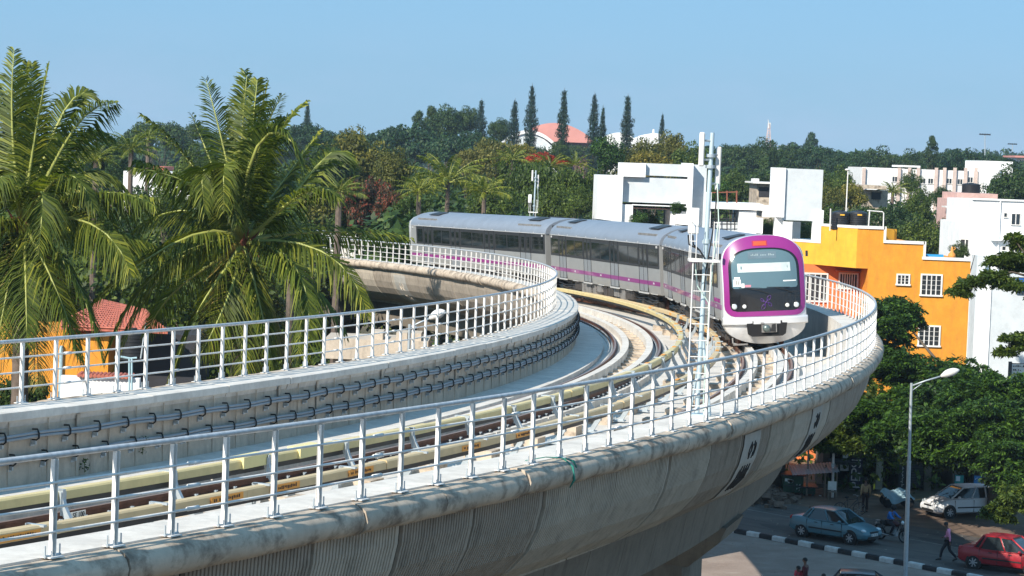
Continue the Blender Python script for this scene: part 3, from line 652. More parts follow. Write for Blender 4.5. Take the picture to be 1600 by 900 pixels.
tw = [bpx(1217, 262, YC - 1), bpx(1226, 262, YC - 1), bpx(1283, 345, YC - 1)]
fb(1217, 1225, 262, 339.8, YC - 1.3, YC + 4, M_purew, 'tower'); fb(1225.2, 1283, 263, 346, YC - 1.1, YC + 3.5, M_greyw, 'tower')
fb(1224, 1237, 346.1, 378, YC - 1.0, YC - .4, M_purew, 'column', 0); fb(1271, 1285, 328, 380, YC - 1.2, YC - .6, M_purew, 'column', 0); fb(1237, 1250, 346.1, 378, YC + 2.5, YC + 3.2, M_purew, 'column', 0)
fb(1190, 1290, 374, 384, YC - 1.6, YC + 4, M_purew, 'roof_slab')
M_rusty = simple('rusty_scaffold', (.22, .07, .04), .8)
sc = thing('scaffold', 'rusty brown scaffold poles and rails on the roof of the white building', 'scaffold', at(1130, 340, YC + .4)); mb = MB()
for u in (1112, 1122, 1136, 1148): mb.cyl(at(u, 360, YC + .4), at(u, 330, YC + .4), .04, n=5)
for v in (334, 342, 350): mb.cyl(at(1110, v, YC + .4), at(1150, v, YC + .4), .035, n=5)
mb.build('pole', M_dark, sc); mb = MB()
for u in (1122, 1136, 1151): mb.cyl(at(u, 317, YC + 1), at(u, 298, YC + 1), .05, n=5)
mb.cyl(at(1112, 301, YC + 1), at(1153, 300, YC + 1), .04, n=5); mb.build('guard_rail', M_rusty, sc)
# --- small grey unfinished house
YG = 215.
gb = thing('unfinished_grey_house', 'small grey concrete house shell with dark opening left of the white tower', 'house', (at(1195, 330, YG).x, YG + 4, 0))
fb(1183, 1217, 288, 400, YG, YG + 7, M_conc, 'wall', 0, gb); fb(1177, 1217, 284, 288, YG - .8, YG + 7, M_trim, 'roof_slab', None, gb); fb(1177, 1186, 279, 284, YG, YG + 2, M_purew, 'parapet_block', None, gb); fb(1186, 1202, 292, 308, YG - .05, YG + .1, M_room, 'window', None, gb)
gb2 = thing('flat_roofed_shed', 'grey flat roofed concrete shed among the trees beyond the orange house', 'shed', (at(1368, 320, 230).x, 232, 0))
fb(1358, 1382, 297, 420, 231, 236, M_conc, 'wall', 0, gb2); fb(1346, 1385, 289, 296, 229, 237, M_conc, 'roof_slab', None, gb2); fb(1362, 1376, 300, 312, 230.9, 231.05, M_room, 'window', None, gb2)
# --- pink house
YP = 235.
pb_ = thing('pink_house', 'pink two storey house with balconies left of the white block', 'house', (at(1500, 330, YP).x, YP + 4, 0))
fb(1495, 1552, 301, 450, YP, YP + 8, M_pink, 'wall', 0, pb_); fb(1480, 1494.8, 310, 450, YP + 1.5, YP + 7, M_pink, 'wall', 0, pb_)
for v in (322, 345): fb(1478, 1496, v, v + 3, YP - 1, YP + 1.4, M_trim, 'balcony_slab', None, pb_); fb(1483, 1491, v - 12, v - 1, YP + 1.44, YP + 1.55, M_room, 'balcony_door', None, pb_)
mb = MB(); p = at(1517, 300, YP + 3); tank('water_tank', p.x, p.y, p.z - .1, .9, 1.0, 'single dark water tank on the roof of the pink house')
# --- long pale institute far behind
YI = 330.; M_pil = stained('beige_pilaster', (.62, .49, .43), (.5, .4, .35), .3)
ib = thing('institute_building', 'long pale cream three storey institute with pinkish pilasters on the far right', 'building', (at(1460, 300, YI).x, YI + 8, 0))
fb(1347, 1537, 261, 330, YI, YI + 14, M_white, 'wall', 0, ib); fb(1412, 1438, 258, 262, YI - .3, YI + 10, M_white, 'parapet_block', None, ib)
fb(1536, 1579, 251, 330, YI - 1, YI + 12, M_purew, 'stair_tower', 0, ib); fb(1537.2, 1560, 263.5, 330, YI - 1.5, YI - 1.02, M_white, 'wall', 0, ib)
for u in (1349, 1404, 1420, 1434, 1462, 1475, 1491, 1508, 1524): fb(u - .7, u + .9, 262, 330, YI - .4, YI - .01, M_pil, 'pilaster', 0, ib)
for u, v in ((1398, 280), (1442, 283), (1454, 283), (1483, 283), (1500, 284), (1516, 281), (1398, 303), (1454, 306), (1483, 306), (1500, 307)):
    x0, z1_ = bpx(u - 3.5, v - 4, YI); x1, z0_ = bpx(u + 3.5, v + 4, YI); window(ib, x0, x1, z0_, z1_, YI, mull=1, bars=False, fw=.08)
# --- stadium with arched roofs
YS = 560.
sb = thing('arched_hall', 'far sports hall with red arched roof between the tall conifers', 'hall', (at(865, 220, YS).x, YS + 20, 0))
def arc(u0, u1, v_top, v_e, y0, y1, m, nm, par, zb=None):
    x0, z0_ = bpx(u0, v_e, y0); x1, _ = bpx(u1, v_e, y0); _, zt_ = bpx((u0 + u1) / 2, v_top, y0); n = 14
    top = [(x0 + (x1 - x0) * i / n, z0_ + (zt_ - z0_) * (1 - (2 * i / n - 1) ** 2)) for i in range(n + 1)]
    if zb is None: poly = top + [(x, z - .8) for x, z in reversed(top)]
    else: poly = top + [(x1, zb), (x0, zb)]
    mb = MB(); mb.prism(poly, y0, y1, 'y'); return mb.build(nm, m, par)
M_redroof = simple('faded_red_roof', (.58, .25, .21), .7, 0, .1, .2)
arc(806, 928, 192, 215, YS, YS + 40, M_redroof, 'roof', sb, at(865, 214.5, YS).z - 1.0); arc(840, 922, 206, 217, YS + 1, YS + 38, simple('maroon_wall', (.16, .07, .08), .8), 'wall', sb, 0)
arc(776, 876, 203, 229, YS - 14, YS - 1, M_white, 'side_roof', sb); arc(784, 868, 209, 232, YS - 13.5, YS - 2, M_greyw, 'side_wall', sb, 0); fb(838, 872, 232, 240, YS - 14.2, YS - 13.6, M_purew, 'porch', 0, sb)
sh = thing('long_white_shed', 'low white arched shed roofs behind the right hand conifers', 'shed', (at(990, 220, YS).x, YS + 20, 0))
arc(935, 1000, 207, 222, YS + 5, YS + 30, M_white, 'roof', sh, 0); arc(985, 1060, 208, 226, YS + 2, YS + 30, M_purew, 'roof', sh, 0); fb(1020, 1022, 202, 212, YS + 3, YS + 4, M_purew, 'chimney', None, sh)
fh = thing('distant_white_house', 'tiny white rooftop above the far tree line right of the mast', 'house', at(1232, 245, 700)); fb(1222, 1244, 228.5, 250, 700, 712, M_purew, 'wall', 0, fh); fb(1219, 1247, 227, 228.4, 698, 712, M_trim, 'roof_slab', None, fh)
fh = thing('distant_red_roof_house', 'tiny white and red house at the far right edge under the hill', 'house', at(1594, 255, 600)); fb(1588, 1612, 247, 262, 600, 612, M_purew, 'wall', 0, fh); fb(1586, 1614, 243, 247, 598, 613, M_redroof, 'roof', None, fh)
# far communication tower, floodlight masts
def lattice(u, v0, v1, Y, w, label):
    b = at(u, v1, Y); t = at(u, v0, Y); r = thing('lattice_tower', label, 'tower', b); mb = MB(); n = 9; H = t.z - b.z
    for sx in (-1, 1):
        for sy in (-1, 1): mb.cyl(b + Vector((sx * w, sy * w, 0)), b + Vector((sx * w * .25, sy * w * .25, H * .85)), .14, n=4)
    for i in range(n):
        z0 = H * .85 * i / n; z1 = H * .85 * (i + 1) / n; w0 = w * (1 - .75 * i / n); w1 = w * (1 - .75 * (i + 1) / n)
        for sy in (-1, 1): mb.cyl(b + Vector((-w0, sy * w0, z0)), b + Vector((w1, sy * w1, z1)), .08, n=4); mb.cyl(b + Vector((w0, sy * w0, z0)), b + Vector((-w1, sy * w1, z1)), .08, n=4)
    mb.build('frame', simple('red_white_lattice', (.6, .45, .42), .6, 0, .3, .5), r); mb = MB(); mb.cyl(b + Vector((0, 0, H * .85)), t, .12, n=5)
    for a in range(3): mb.box(b + Vector((w * .4 * math.cos(a * 2.1), w * .4 * math.sin(a * 2.1), H * .8)), (.4, .4, 2))
    mb.build('antenna', M_paint, r)
lattice(1200, 187, 232, 900, 1.0, 'distant red and white lattice tower above the far trees')
def flood(u, v0, v1, Y, label):
    b = at(u, v1, Y); t = at(u, v0, Y); r = thing('floodlight_mast', label, 'floodlight', b, 'distant floodlight masts'); mb = MB(); mb.cyl(b, t, .25, .12, 6); mb.build('pole', M_steel, r); mb = MB()
    for i in range(5): mb.box(t + Vector(((i - 2) * .75, 0, 0)), (.6, .3, .5)); 
    mb.bx(t.x - 1.8, t.x + 1.8, t.y + .16, t.y + .3, t.z - .1, t.z + .1); mb.build('lamp_bank', M_dark, r)
flood(1539, 210, 262, 800, 'nearer floodlight mast at upper right with a row of dark lamps'); flood(1582, 225, 262, 950, 'smaller floodlight mast near the right edge of the sky')
# --- left side houses glimpsed below the palms
YL = 118.
lh = thing('tiled_house', 'orange house with red clay tile roof behind the palms', 'house', (at(190, 560, YL).x, YL + 4, 0))
x0, z1_ = bpx(90, 545, YL); x1, z0_ = bpx(168, 600, YL); mb = MB(); mb.bx(x0 - 6, x1, YL, YL + 7, 0, bpx(100, 520, YL)[1]); mb.build('wall', M_orange, lh)
e0 = at(95, 510, YL - .6); e1 = at(262, 517, YL - .6); r0 = at(160, 470, YL + 4); r1 = at(212, 482, YL + 4)
mb = MB(); mb.add([e0, e1, r1 + Vector((.5, 0, 0)), r0, e0 - Vector((0, 0, .15)), e1 - Vector((0, 0, .15)), at(262, 517, YL + 8), at(95, 500, YL + 8)], [(0, 1, 2, 3), (4, 5, 1, 0), (1, 6, 2), (0, 3, 7)])
nrow = 13
for i in range(nrow):
    t = i / nrow; a = e0.lerp(r0, t) + Vector((0, 0, .03)); b = e1.lerp(r1, t) + Vector((.3 * t, 0, .03)); mb.cyl(a, b, .07, n=5)
for i in range(26):
    t = i / 26; a = e0.lerp(e1, t) + Vector((0, 0, .05)); b = r0.lerp(r1, t) + Vector((0, 0, .05)); mb.cyl(a, b, .05, n=5)
mb.build('roof', M_tile, lh)
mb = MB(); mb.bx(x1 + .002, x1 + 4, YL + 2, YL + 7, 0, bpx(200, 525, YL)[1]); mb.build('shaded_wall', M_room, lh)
mb = MB(); x_ = bpx(96, 560, YL)[0]; mb.cyl((x_, YL - .1, 0), (x_, YL - .1, bpx(96, 540, YL)[1]), .1, n=8); mb.build('drain_pipe', simple('pale_blue_paint', (.35, .5, .55), .6), lh)
p = at(207, 562, YL - 2); tank('water_tank', p.x, p.y, p.z, .66, 1.5, 'ribbed black water tank under the palm, beside the tiled house')
lw = thing('white_terrace_wall', 'white plastered terrace wall with tile edging below the palms', 'wall', (at(150, 610, 104).x, 104, 0))
x0, zt_ = bpx(95, 587, 104); x1, _ = bpx(218, 587, 104); mb = MB(); mb.bx(x0, x1, 104, 104.4, 0, zt_); mb.bx(x0, x1 + 1, 104.4, 109, 0, zt_ - .9); mb.build('wall_panel', M_purew, lw)
mb = MB()
for i in range(14): t = x0 + .8 + (x1 - x0 - 1) * i / 14; mb.cyl((t, 103.8, zt_ + .06), (t, 104.6, zt_ + .1), .09, n=6)
mb.build('tile_edging', M_tile, lw)
fr = thing('blue_gate_frame', 'thin pale blue metal frame standing in front of the tank', 'frame', at(196, 600, 102)); mb = MB()
for u in (181, 202, 206): mb.cyl(at(u, 620, 102), at(u, 556 + (u - 181) * .15, 102), .045, n=6)
mb.cyl(at(181, 556, 102), at(203, 560, 102), .045, n=6); mb.cyl(at(203, 560, 102), at(214, 559, 102), .04, n=6); mb.build('frame_tube', MATS['pale_blue_paint'], fr)
mb = MB(); mb.cyl(at(220, 560, 103), at(228, 505, 103), .04, n=6); mb.build('leaning_rod', M_steel, fr)
bw = thing('white_house', 'white walled house with a flat roof seen behind the middle palm crown', 'house', (at(245, 280, 190).x, 194, 0)); fb(193, 302, 267, 420, 190, 200, M_purew, 'wall', 0, bw); fb(238, 256, 260, 266.8, 190.5, 196, M_tile, 'roof', None, bw)
# concrete beam structure and lamp under the far part of the viaduct
cbm = thing('concrete_portal', 'low tan concrete portal beam under the far curve of the viaduct', 'portal', (at(600, 545, 112).x, 113, 0))
x0, zt_ = bpx(508, 528, 112); x1, zb_ = bpx(668, 566, 112); mb = MB(); mb.bx(x0, x1, 112, 115.5, zb_, zt_); mb.build('beam', M_wall, cbm); mb = MB()
for x in (x0 + .8, (x0 + x1) / 2, x1 - .8): mb.bx(x - .45, x + .45, 112.6, 114.6, 0, zb_ - .002)
mb.build('column', M_web, cbm)
for u in (590, 628, 650): x_, z_ = bpx(u, 524, 112.5); m2 = MB(); m2.bx(x_ - .25, x_ + .25, 112.2, 114, zt_ + .002, zt_ + .35); m2.build('bearing_block', M_wall, cbm)
# ---- street lamps
def street_lamp(foot, top, head_from, head_to, label, r=.085):
    l = thing('street_lamp', label, 'street lamp', foot); mb = MB(); m = foot.lerp(top, .62)
    mb.cyl(foot, m, r * 1.15, r * 1.0, 12); mb.cyl(m, top + Vector((0, 0, .12)), r * .8, r * .62, 12); mb.cyl(m - Vector((0, 0, .05)), m + Vector((0, 0, .04)), r * 1.12, n=12); mb.build('pole', M_steel, l, smooth=True, angle=40)
    mb = MB(); mb.tube([top, top.lerp(head_from, .5) + Vector((0, 0, .02)), head_from], .035, 8); mb.tube([top - Vector((0, 0, .22)), top.lerp(head_from, .35) + Vector((0, 0, -.05))], .022, 6); mb.build('arm', M_steel, l, smooth=True)
    d = head_to - head_from; n = 9; pts = [head_from + d * (i / n) + Vector((0, 0, .02 * math.sin(math.pi * i / n))) for i in range(n + 1)]; rr = [.05, .09, .13, .155, .165, .165, .155, .13, .09, .03]
    mb = MB(); mb.tube(pts, rr, 12); hd = mb.build('lamp_head', M_paint, l, smooth=True)
    mb = MB(); mb.tube([p - Vector((0, 0, .06)) for p in pts[2:8]], [.06, .1, .12, .12, .1, .06], 10); mb.build('lens', M_glass, hd, smooth=True)
g0 = gp(1414, 915); YT = g0.y
street_lamp(g0, at(1424, 603, YT), at(1470, 588, YT), at(1499, 578, YT), 'tall grey steel street lamp with white head in front of the right hand tree')
q = at(637, 640, 84); street_lamp(Vector((q.x, q.y, 0)), at(640, 512, 84), at(671, 498, 84), at(696, 486, 84), 'street lamp seen through the inner railing under the far viaduct')
mb = MB(); 
# ================================================================ METRO TRAIN
M_steelbody = simple('brushed_stainless_body', (.44, .44, .43), .38, .5, .06, 1.2)
M_roofm = simple('grey_blue_roof', (.27, .30, .345), .42, .3, .08, 1.5)
M_purple = simple('purple_paint', (.25, .02, .185), .3, 0, .04, 2., coat=.5)
M_silver = simple('silver_paint', (.66, .66, .66), .3, .25, .04, 2., coat=.4)
M_band = simple('window_band', (.03, .031, .034), .4, 0, .1, spec=.2)
M_doorg = simple('door_grey', (.36, .38, .40), .38, .5, .06)
M_pane = glass('train_window', (.008, .011, .011), .05); M_pane.node_tree.nodes['Principled BSDF'].inputs['Specular IOR Level'].default_value = .3
M_gap = simple('black_gap', (.008, .008, .009), .9)
M_under = simple('underframe_grime', (.06, .052, .047), .8, .2, .5, 5.)
M_undl = simple('underframe_box_grey', (.22, .21, .20), .7, .2, .3, 4.)
train = thing('metro_train', 'purple fronted silver metro train rounding the curve on the outer track', 'train', P3(75, OUTC, RZ))
CL = 21.0
def car_matrix(s_front):
    pts = []
    for ds in (3.0, CL - 3.0):
        s = s_front + ds; pts.append(P3(s, OUTC, RZ))
    d = pts[1] - pts[0]; Y = d.normalized(); X = Vector((Y.y, -Y.x, 0)).normalized(); Z = X.cross(Y)
    c, sn = math.cos(CANT), math.sin(CANT); X2 = X * c + Z * sn; Z2 = Z * c - X * sn
    M = Matrix((X2, Y, Z2)).transposed().to_4x4(); M.translation = pts[0] - Y * 3.0; return M
# body section: (half width, z above the rail)
SIDE = [(1.37, .98), (1.42, 1.06), (1.44, 1.3), (1.44, 2.1), (1.435, 2.7), (1.43, 3.16)]
ROOF = [(1.43, 3.16), (1.455, 3.19), (1.44, 3.30), (1.37, 3.45), (1.22, 3.60), (.95, 3.74), (.6, 3.84), (.25, 3.885), (0, 3.89)]
def ring(prof): return prof + [(-x, z) for x, z in reversed(prof) if x > 1e-6]
def loft(mb, prof, ys, mi=0, scales=None):
    n = len(prof); vs = []
    for i, y in enumerate(ys):
        k = scales[i] if scales else (1, 0)
        vs += [(x * k[0], y, z + k[1] * (z - 1.0)) for x, z in prof]
    fs = [(i * n + a, i * n + (a + 1) % n, (i + 1) * n + (a + 1) % n, (i + 1) * n + a) for i in range(len(ys) - 1) for a in range(n)]
    fs += [tuple(range(n - 1, -1, -1)), tuple(range((len(ys) - 1) * n, len(ys) * n))]
    mb.add(vs, fs, mi); return mb
def carriage(s_front, cab=None, label=None):
    M = car_matrix(s_front); root = None
    y0, y1 = (.75 if cab == 'front' else .25), (CL - .75 if cab == 'rear' else CL - .25)
    body = ring(SIDE)
    mb = MB(); loft(mb, body, [y0, y0 + .2, (y0 + y1) / 2, y1 - .2, y1]); b = mb.build('carriage', M_steelbody, train, smooth=True, angle=30, xf=M)
    if label: b['label'] = label
    def sub(mb, name, m, **k): return mb.build(name, m, b, xf=M, **k)
    # roof shell
    mb = MB(); rf = ring(ROOF); e0 = [(.97, -.015), (1, 0)]; loft(mb, rf, [y0 - .04, y0 + .1, (y0 + y1) / 2, y1 - .1, y1 + .04], scales=[(.985, -.004), (1, 0), (1, 0), (1, 0), (.985, -.004)]); sub(mb, 'roof', M_roofm, smooth=True, angle=35)
    for yc in (y0 + 2.6, y1 - 2.6):           # saloon air-conditioning grilles
        for sg in (-1, 1):
            mb = MB(); mb.box((sg * .62, yc, 3.862), (.66, 1.5, .03), M=Matrix.Rotation(sg * .17, 3, 'Y')); sub(mb, 'roof_grille', M_dark)
    for yc in (y0 + 2.4, y1 - 2.4):
        for sg in (-1, 1):
            mb = MB()
            for i in range(5): mb.box((sg * 1.27, yc - 1.2 + i * .6, 3.57), (.07, .56, .09))
            sub(mb, 'roof_vent', M_undl)
    mb = MB()
    for sg in (-1, 1):
        mb.bx(sg * 1.40, sg * 1.475, y0, y1, 3.155, 3.185)
        for y in np.arange(y0 + 1.5, y1 - 1, 1.9): mb.box((sg * 1.455, y, 3.22), (.03, .05, .04))
    sub(mb, 'gutter', M_silver)
    # doors and window band
    doors = [2.9, 7.95, 13.05, 18.1]
    if cab == 'front': doors[0] = 3.6
    if cab == 'rear': doors[3] = 17.4
    for sg in (-1, 1):
        X = sg * 1.44
        mb = MB(); prev = y0 + (.05 if cab != 'front' else .9)
        spans = []
        for d in doors: spans.append((prev, d - .70)); prev = d + .70
        spans.append((prev, y1 - (.05 if cab != 'rear' else .9)))
        for a, c in spans: mb.bx(X - sg * .03, X + sg * .006, a + .01, c - .01, 2.12, 3.13)
        sub(mb, 'window_band', M_band)
        for a, c in spans:
            if c - a > 1.2:
                n = 2 if c - a > 2.4 else 1; w = (c - a - .3) / n
                for i in range(n):
                    q = MB(); q.bx(X - sg * .01, X + sg * .012, a + .15 + i * w + .06, a + .15 + (i + 1) * w - .06, 2.24, 2.98); sub(q, 'window', M_pane, bevel=.004)
        for d in doors:
            q = MB(); q.bx(X - sg * .05, X - sg * .004, d - .72, d + .72, 1.05, 3.14); 
            for e in (-.70, .70): q.bx(X - sg * .03, X + sg * .014, d + e - .022, d + e + .022, 1.0, 3.16)
            q.bx(X - sg * .03, X + sg * .01, d - .012, d + .012, 1.05, 3.12); fr_ = sub(q, 'door_frame', M_gap)
            q = MB()
            for e in (-.35, .35): q.bx(X - sg * .02, X + sg * .008, d + e - .31, d + e + .31, 1.07, 2.12); 
            sub(q, 'door', M_doorg)
            q = MB()
            for e in (-.35, .35): q.bx(X - sg * .02, X + sg * .0095, d + e - .31, d + e + .31, 2.121, 3.12)
            sub(q, 'door_window_panel', M_band)
            for e in (-.35, .35): q = MB(); q.bx(X - sg * .01, X + sg * .016, d + e - .20, d + e + .20, 2.2, 2.95); sub(q, 'door_window', M_pane, bevel=.004)
            q = MB(); q.bx(X - sg * .02, X + sg * .05, d - .75, d + .75, .97, 1.035); sub(q, 'door_sill', M_silver)
        q = MB(); q.bx(X - sg * .01, X + sg * .0125, y0 + .02, y1 - .02, 1.38, 1.56)
        for a, c in spans:
            pass
        sub(q, 'purple_stripe', M_purple)
        q = MB()
        for a, c in spans:
            if c - a > 1: m_ = (a + c) / 2; q.bx(X, X + sg * .015, m_ - .12, m_ + .12, 1.43, 1.51); q.bx(X, X + sg * .012, m_ - .55, m_ + .55, .985, 1.02)
        sub(q, 'number_mark', M_silver)
        if cab is None or True:
            q = MB()
            for y in (y0 + .35, y1 - .35): q.bx(X, X + sg * .05, y - .05, y + .05, 3.02, 3.12)
            sub(q, 'side_lamp', M_silver)
    # gangway
    if cab != 'rear':
        q = MB(); q.bx(-1.2, 1.2, y1, y1 + .5, 1.1, 3.6); sub(q, 'gangway', M_gap)
    # bogies and underframe boxes
    for yb_ in (3.0, CL - 3.0):
        q = MB()
        for sg in (-1, 1):
            q.bx(sg * .93, sg * 1.12, yb_ - 1.5, yb_ + 1.5, .38, .62); q.bx(sg * .95, sg * 1.15, yb_ - .35, yb_ + .35, .3, .85)
            for e in (-1.05, 1.05): q.bx(sg * .9, sg * 1.2, yb_ + e - .2, yb_ + e + .2, .28, .68); q.cyl((sg * .95, yb_ + e * .55, .6), (sg * .95, yb_ + e * .55, .95), .13, n=8)
        q.bx(-.9, .9, yb_ - .4, yb_ + .4, .4, .8)
        bg_ = sub(q, 'bogie', M_under)
        for sg in (-1, 1):
            for e in (-1.05, 1.05):
                q = MB(); q.lathe((sg * .76, yb_ + e, .43), [(.001, -.06), (.20, -.06), (.40, -.05), (.43, -.05), (.43, .05), (.40, .06), (.001, .06)], 18, axis='x'); sub(q, 'wheel', M_rail)
    q = MB(); q2 = MB(); y = 5.2; rr = random.Random(int(s_front))
    while y < CL - 5.4:
        L1 = rr.uniform(.5, 1.6); h = rr.uniform(.25, .6); k_ = rr.random() < .6; q2 = MB(); (q if k_ else q2).bx(-1.3, 1.3, y, y + L1, .97 - h, .97); y += L1 + rr.uniform(.08, .35)
        if q2.v: sub(q2, 'equipment_box', M_undl)
    q.bx(-1.0, 1.0, 1.2, CL - 1.2, .82, 1.02)
    sub(q, 'underfloor_box', M_under)
    q = MB()
    for sg in (-1, 1):
        for h in (.88, .72, .6): q.tube([(sg * (1.25 + .03 * math.sin(y)), y, h + .04 * math.sin(y * 2.3 + h * 9)) for y in np.arange(1.2, CL - 1, .6)], .022, 5)
    sub(q, 'underfloor_cable', M_dark)
    return M, b, y0, y1
SF = 53.25
M1, b1, _, _ = carriage(SF, 'front', 'nearest carriage with the purple cab')
carriage(SF + 21.3, None, 'middle carriage'); M3, b3, _, _ = carriage(SF + 42.6, 'rear', 'farthest carriage')
# ---- cab front: curved nose surface, y forward is negative
def nosey(x, z):
    k = (x / 1.44) ** 2; t = max(0., z - 2.0) / 1.95; lo = max(0., 1.0 - z)
    return .02 + .26 * k * k + .12 * k + .50 * t * t + .16 * t + .35 * lo ** 1.6
def rr_outline(pts, n=96):
    """pts: closed polyline; resampled to n points evenly by angle about its centroid"""
    cx = sum(p[0] for p in pts) / len(pts); cz = sum(p[1] for p in pts) / len(pts); out = []
    m = len(pts)
    for i in range(n):
        a = 2 * math.pi * i / n; dx, dz = math.cos(a), math.sin(a); best = None
        for j in range(m):
            (x1, z1), (x2_, z2_) = pts[j], pts[(j + 1) % m]; ex, ez = x2_ - x1, z2_ - z1; den = dx * ez - dz * ex
            if abs(den) < 1e-9: continue
            t = ((x1 - cx) * ez - (z1 - cz) * ex) / den; u = ((x1 - cx) * dz - (z1 - cz) * dx) / den
            if t > 0 and -1e-6 <= u <= 1 + 1e-6 and (best is None or t > best): best = t
        out.append((cx + dx * best, cz + dz * best))
    return out, (cx, cz)
def rounded(x, zb, ztop, rb, rt, arch, n=10):
    """outline symmetric in x with bottom corner radius rb and an arched top"""
    P_ = []
    for i in range(n + 1): a = -math.pi / 2 + math.pi / 2 * i / n; P_.append((x - rb + rb * math.cos(a), zb + rb + rb * math.sin(a)))
    e = 2 / rt; z0 = ztop - arch
    for i in range(n * 2 + 1): a = math.pi / 2 * i / (n * 2); P_.append((x * max(0, math.cos(a)) ** e if i < n * 2 else 0, z0 + arch * math.sin(a) ** e))
    return P_ + [(-a, b) for a, b in reversed(P_[:-1])]
def patch(outer, inner, off, name, m, parent=b1, thick=.03, M=M1, rings=7):
    o_, c = rr_outline(outer); n = len(o_)
    i_ = rr_outline(inner)[0] if inner else [c] * n
    mb = MB(); vs = []
    for r in range(rings + 1):
        t = r / rings
        for k in range(n):
            x = i_[k][0] * (1 - t) + o_[k][0] * t; z = i_[k][1] * (1 - t) + o_[k][1] * t; vs.append((x, nosey(x, z) - off, z))
    fs = [(r * n + k, r * n + (k + 1) % n, (r + 1) * n + (k + 1) % n, (r + 1) * n + k) for r in range(rings) for k in range(n)]
    # rim going back
    b0 = len(vs)
    for k in range(n): x, z = o_[k]; vs.append((x, nosey(x, z) - off + thick, z))
    fs += [(rings * n + k, rings * n + (k + 1) % n, b0 + (k + 1) % n, b0 + k) for k in range(n)]
    mb.add(vs, fs); return mb.build(name, m, parent, smooth=True, angle=35, xf=M)
OUT = rounded(1.435, .86, 3.93, .16, 2.5, 1.05)
PUR = rounded(1.40, 1.16, 3.925, .36, 2.5, 1.05)
MASK = rounded(1.225, 1.33, 3.50, .26, 2.9, .80)
GLS = rounded(1.13, 2.12, 3.44, .08, 3.0, .74)
# silver cab shell from the nose back to the body
mb = MB(); o_, c_ = rr_outline(OUT); n = len(o_); vs = []; K = 6
for r in range(K + 1):
    t = r / K
    for x, z in o_:
        y = nosey(x, z) * (1 - t) + 1.15 * t; q = 1 + .006 * math.sin(math.pi * t); vs.append((x * q, y, z))
mb.add(vs, [(r * n + k, r * n + (k + 1) % n, (r + 1) * n + (k + 1) % n, (r + 1) * n + k) for r in range(K) for k in range(n)]); cab = mb.build('cab', M_silver, train, smooth=True, xf=M1, fix=True)
patch(OUT, PUR, .0, 'cab_fascia', M_silver, cab)
patch(PUR, MASK, .03, 'cab_surround', M_purple, cab, .06)
patch(MASK, None, .018, 'front_mask', simple('gloss_black_mask', (.012, .012, .014), .12, 0, .1, coat=.3), cab)
patch(GLS, None, .028, 'windscreen', glass('windscreen_glass', (.10, .165, .19), .05), cab, .01)
def fbox(x0, x1, z0, z1, off, th, name, m, parent=cab, n=6):
    mb = MB()
    for i in range(n):
        a = x0 + (x1 - x0) * i / n; b = x0 + (x1 - x0) * (i + 1) / n
        for (p, q) in ((z0, z1),):
            V = [(a, nosey(a, p) - off, p), (b, nosey(b, p) - off, p), (b, nosey(b, q) - off, q), (a, nosey(a, q) - off, q)]; V += [(x, y + th, z) for x, y, z in V]
            mb.add(V, [(0, 1, 2, 3), (4, 7, 6, 5), (0, 4, 5, 1), (3, 2, 6, 7), (1, 5, 6, 2), (0, 3, 7, 4)])
    return mb.build(name, m, parent, xf=M1)
fbox(-.92, .90, 2.68, 2.98, .036, .006, 'sun_blind', simple('pale_sun_blind', (.50, .56, .55), .5))
fbox(-.54, .44, 3.13, 3.37, .036, .006, 'destination_display', simple('dark_display', (.12, .17, .2), .25))
M_amber = simple('amber_text', (.30, .38, .40), .6)
q = MB(); rr = random.Random(4)
for i in range(15):
    x = -.44 + i * .055
    if i in (5, 10): continue
    q.bx(x, x + .035, nosey(x, 3.25) - .04, nosey(x, 3.25) - .036, 3.21, 3.21 + rr.choice((.06, .09)))
q.build('display_text', M_amber, cab, xf=M1)
fbox(-.31, .12, 3.585, 3.72, .045, .03, 'marker_light', simple('orange_red_lens', (.85, .09, .03), .3), n=3)
fbox(-.36, .17, 3.56, 3.75, .036, .02, 'marker_light_bezel', simple('deep_red_bezel', (.35, .02, .06), .4), n=3)
M_paper = simple('white_paper', (.78, .78, .74), .7); 
fbox(-1.09, -.84, 2.20, 2.44, .036, .004, 'paper_notice', M_paper, n=2); fbox(-1.05, -.86, 2.46, 2.52, .036, .004, 'paper_notice', M_paper, n=1); fbox(-.82, -.72, 2.15, 2.30, .036, .004, 'paper_notice', M_paper, n=1); fbox(-.70, -.50, 2.17, 2.25, .036, .004, 'sticker', simple('pink_sticker', (.5, .2, .25), .7), n=1)
fbox(.62, 1.08, 2.33, 2.37, .036, .004, 'wire_rest', M_paper, n=2)
q = MB()
for a, b in (((-.985, 2.25), (-.985, 2.40)), ((-.985, 2.40), (-.92, 2.40)), ((-.92, 2.40), (-.92, 2.25)), ((-.985, 2.33), (-.92, 2.33))): q.cyl((a[0], nosey(*a) - .045, a[1]), (b[0], nosey(*b) - .045, b[1]), .009, n=4)
q.build('notice_letter', M_dark, cab, xf=M1)
for x0, x1 in ((-.62, .10), (.34, .95)):
    q = MB(); q.tube([(x0 if x0 < 0 else x0, nosey(x0, 2.14) - .05, 2.12), ((x0 + x1) / 2, nosey(.1, 2.05) - .08, 2.06), (x1, nosey(x1, 1.95) - .06, 1.93)], .014, 5); q.tube([(x0 - .3, nosey(x0, 2.16) - .05, 2.15), (x0 + .5, nosey(x0, 2.14) - .05, 2.13)], .012, 5); q.build('wiper', M_black, cab, xf=M1)
M_lens = simple('headlight_lens', (.72, .76, .78), .12, .3, .05)
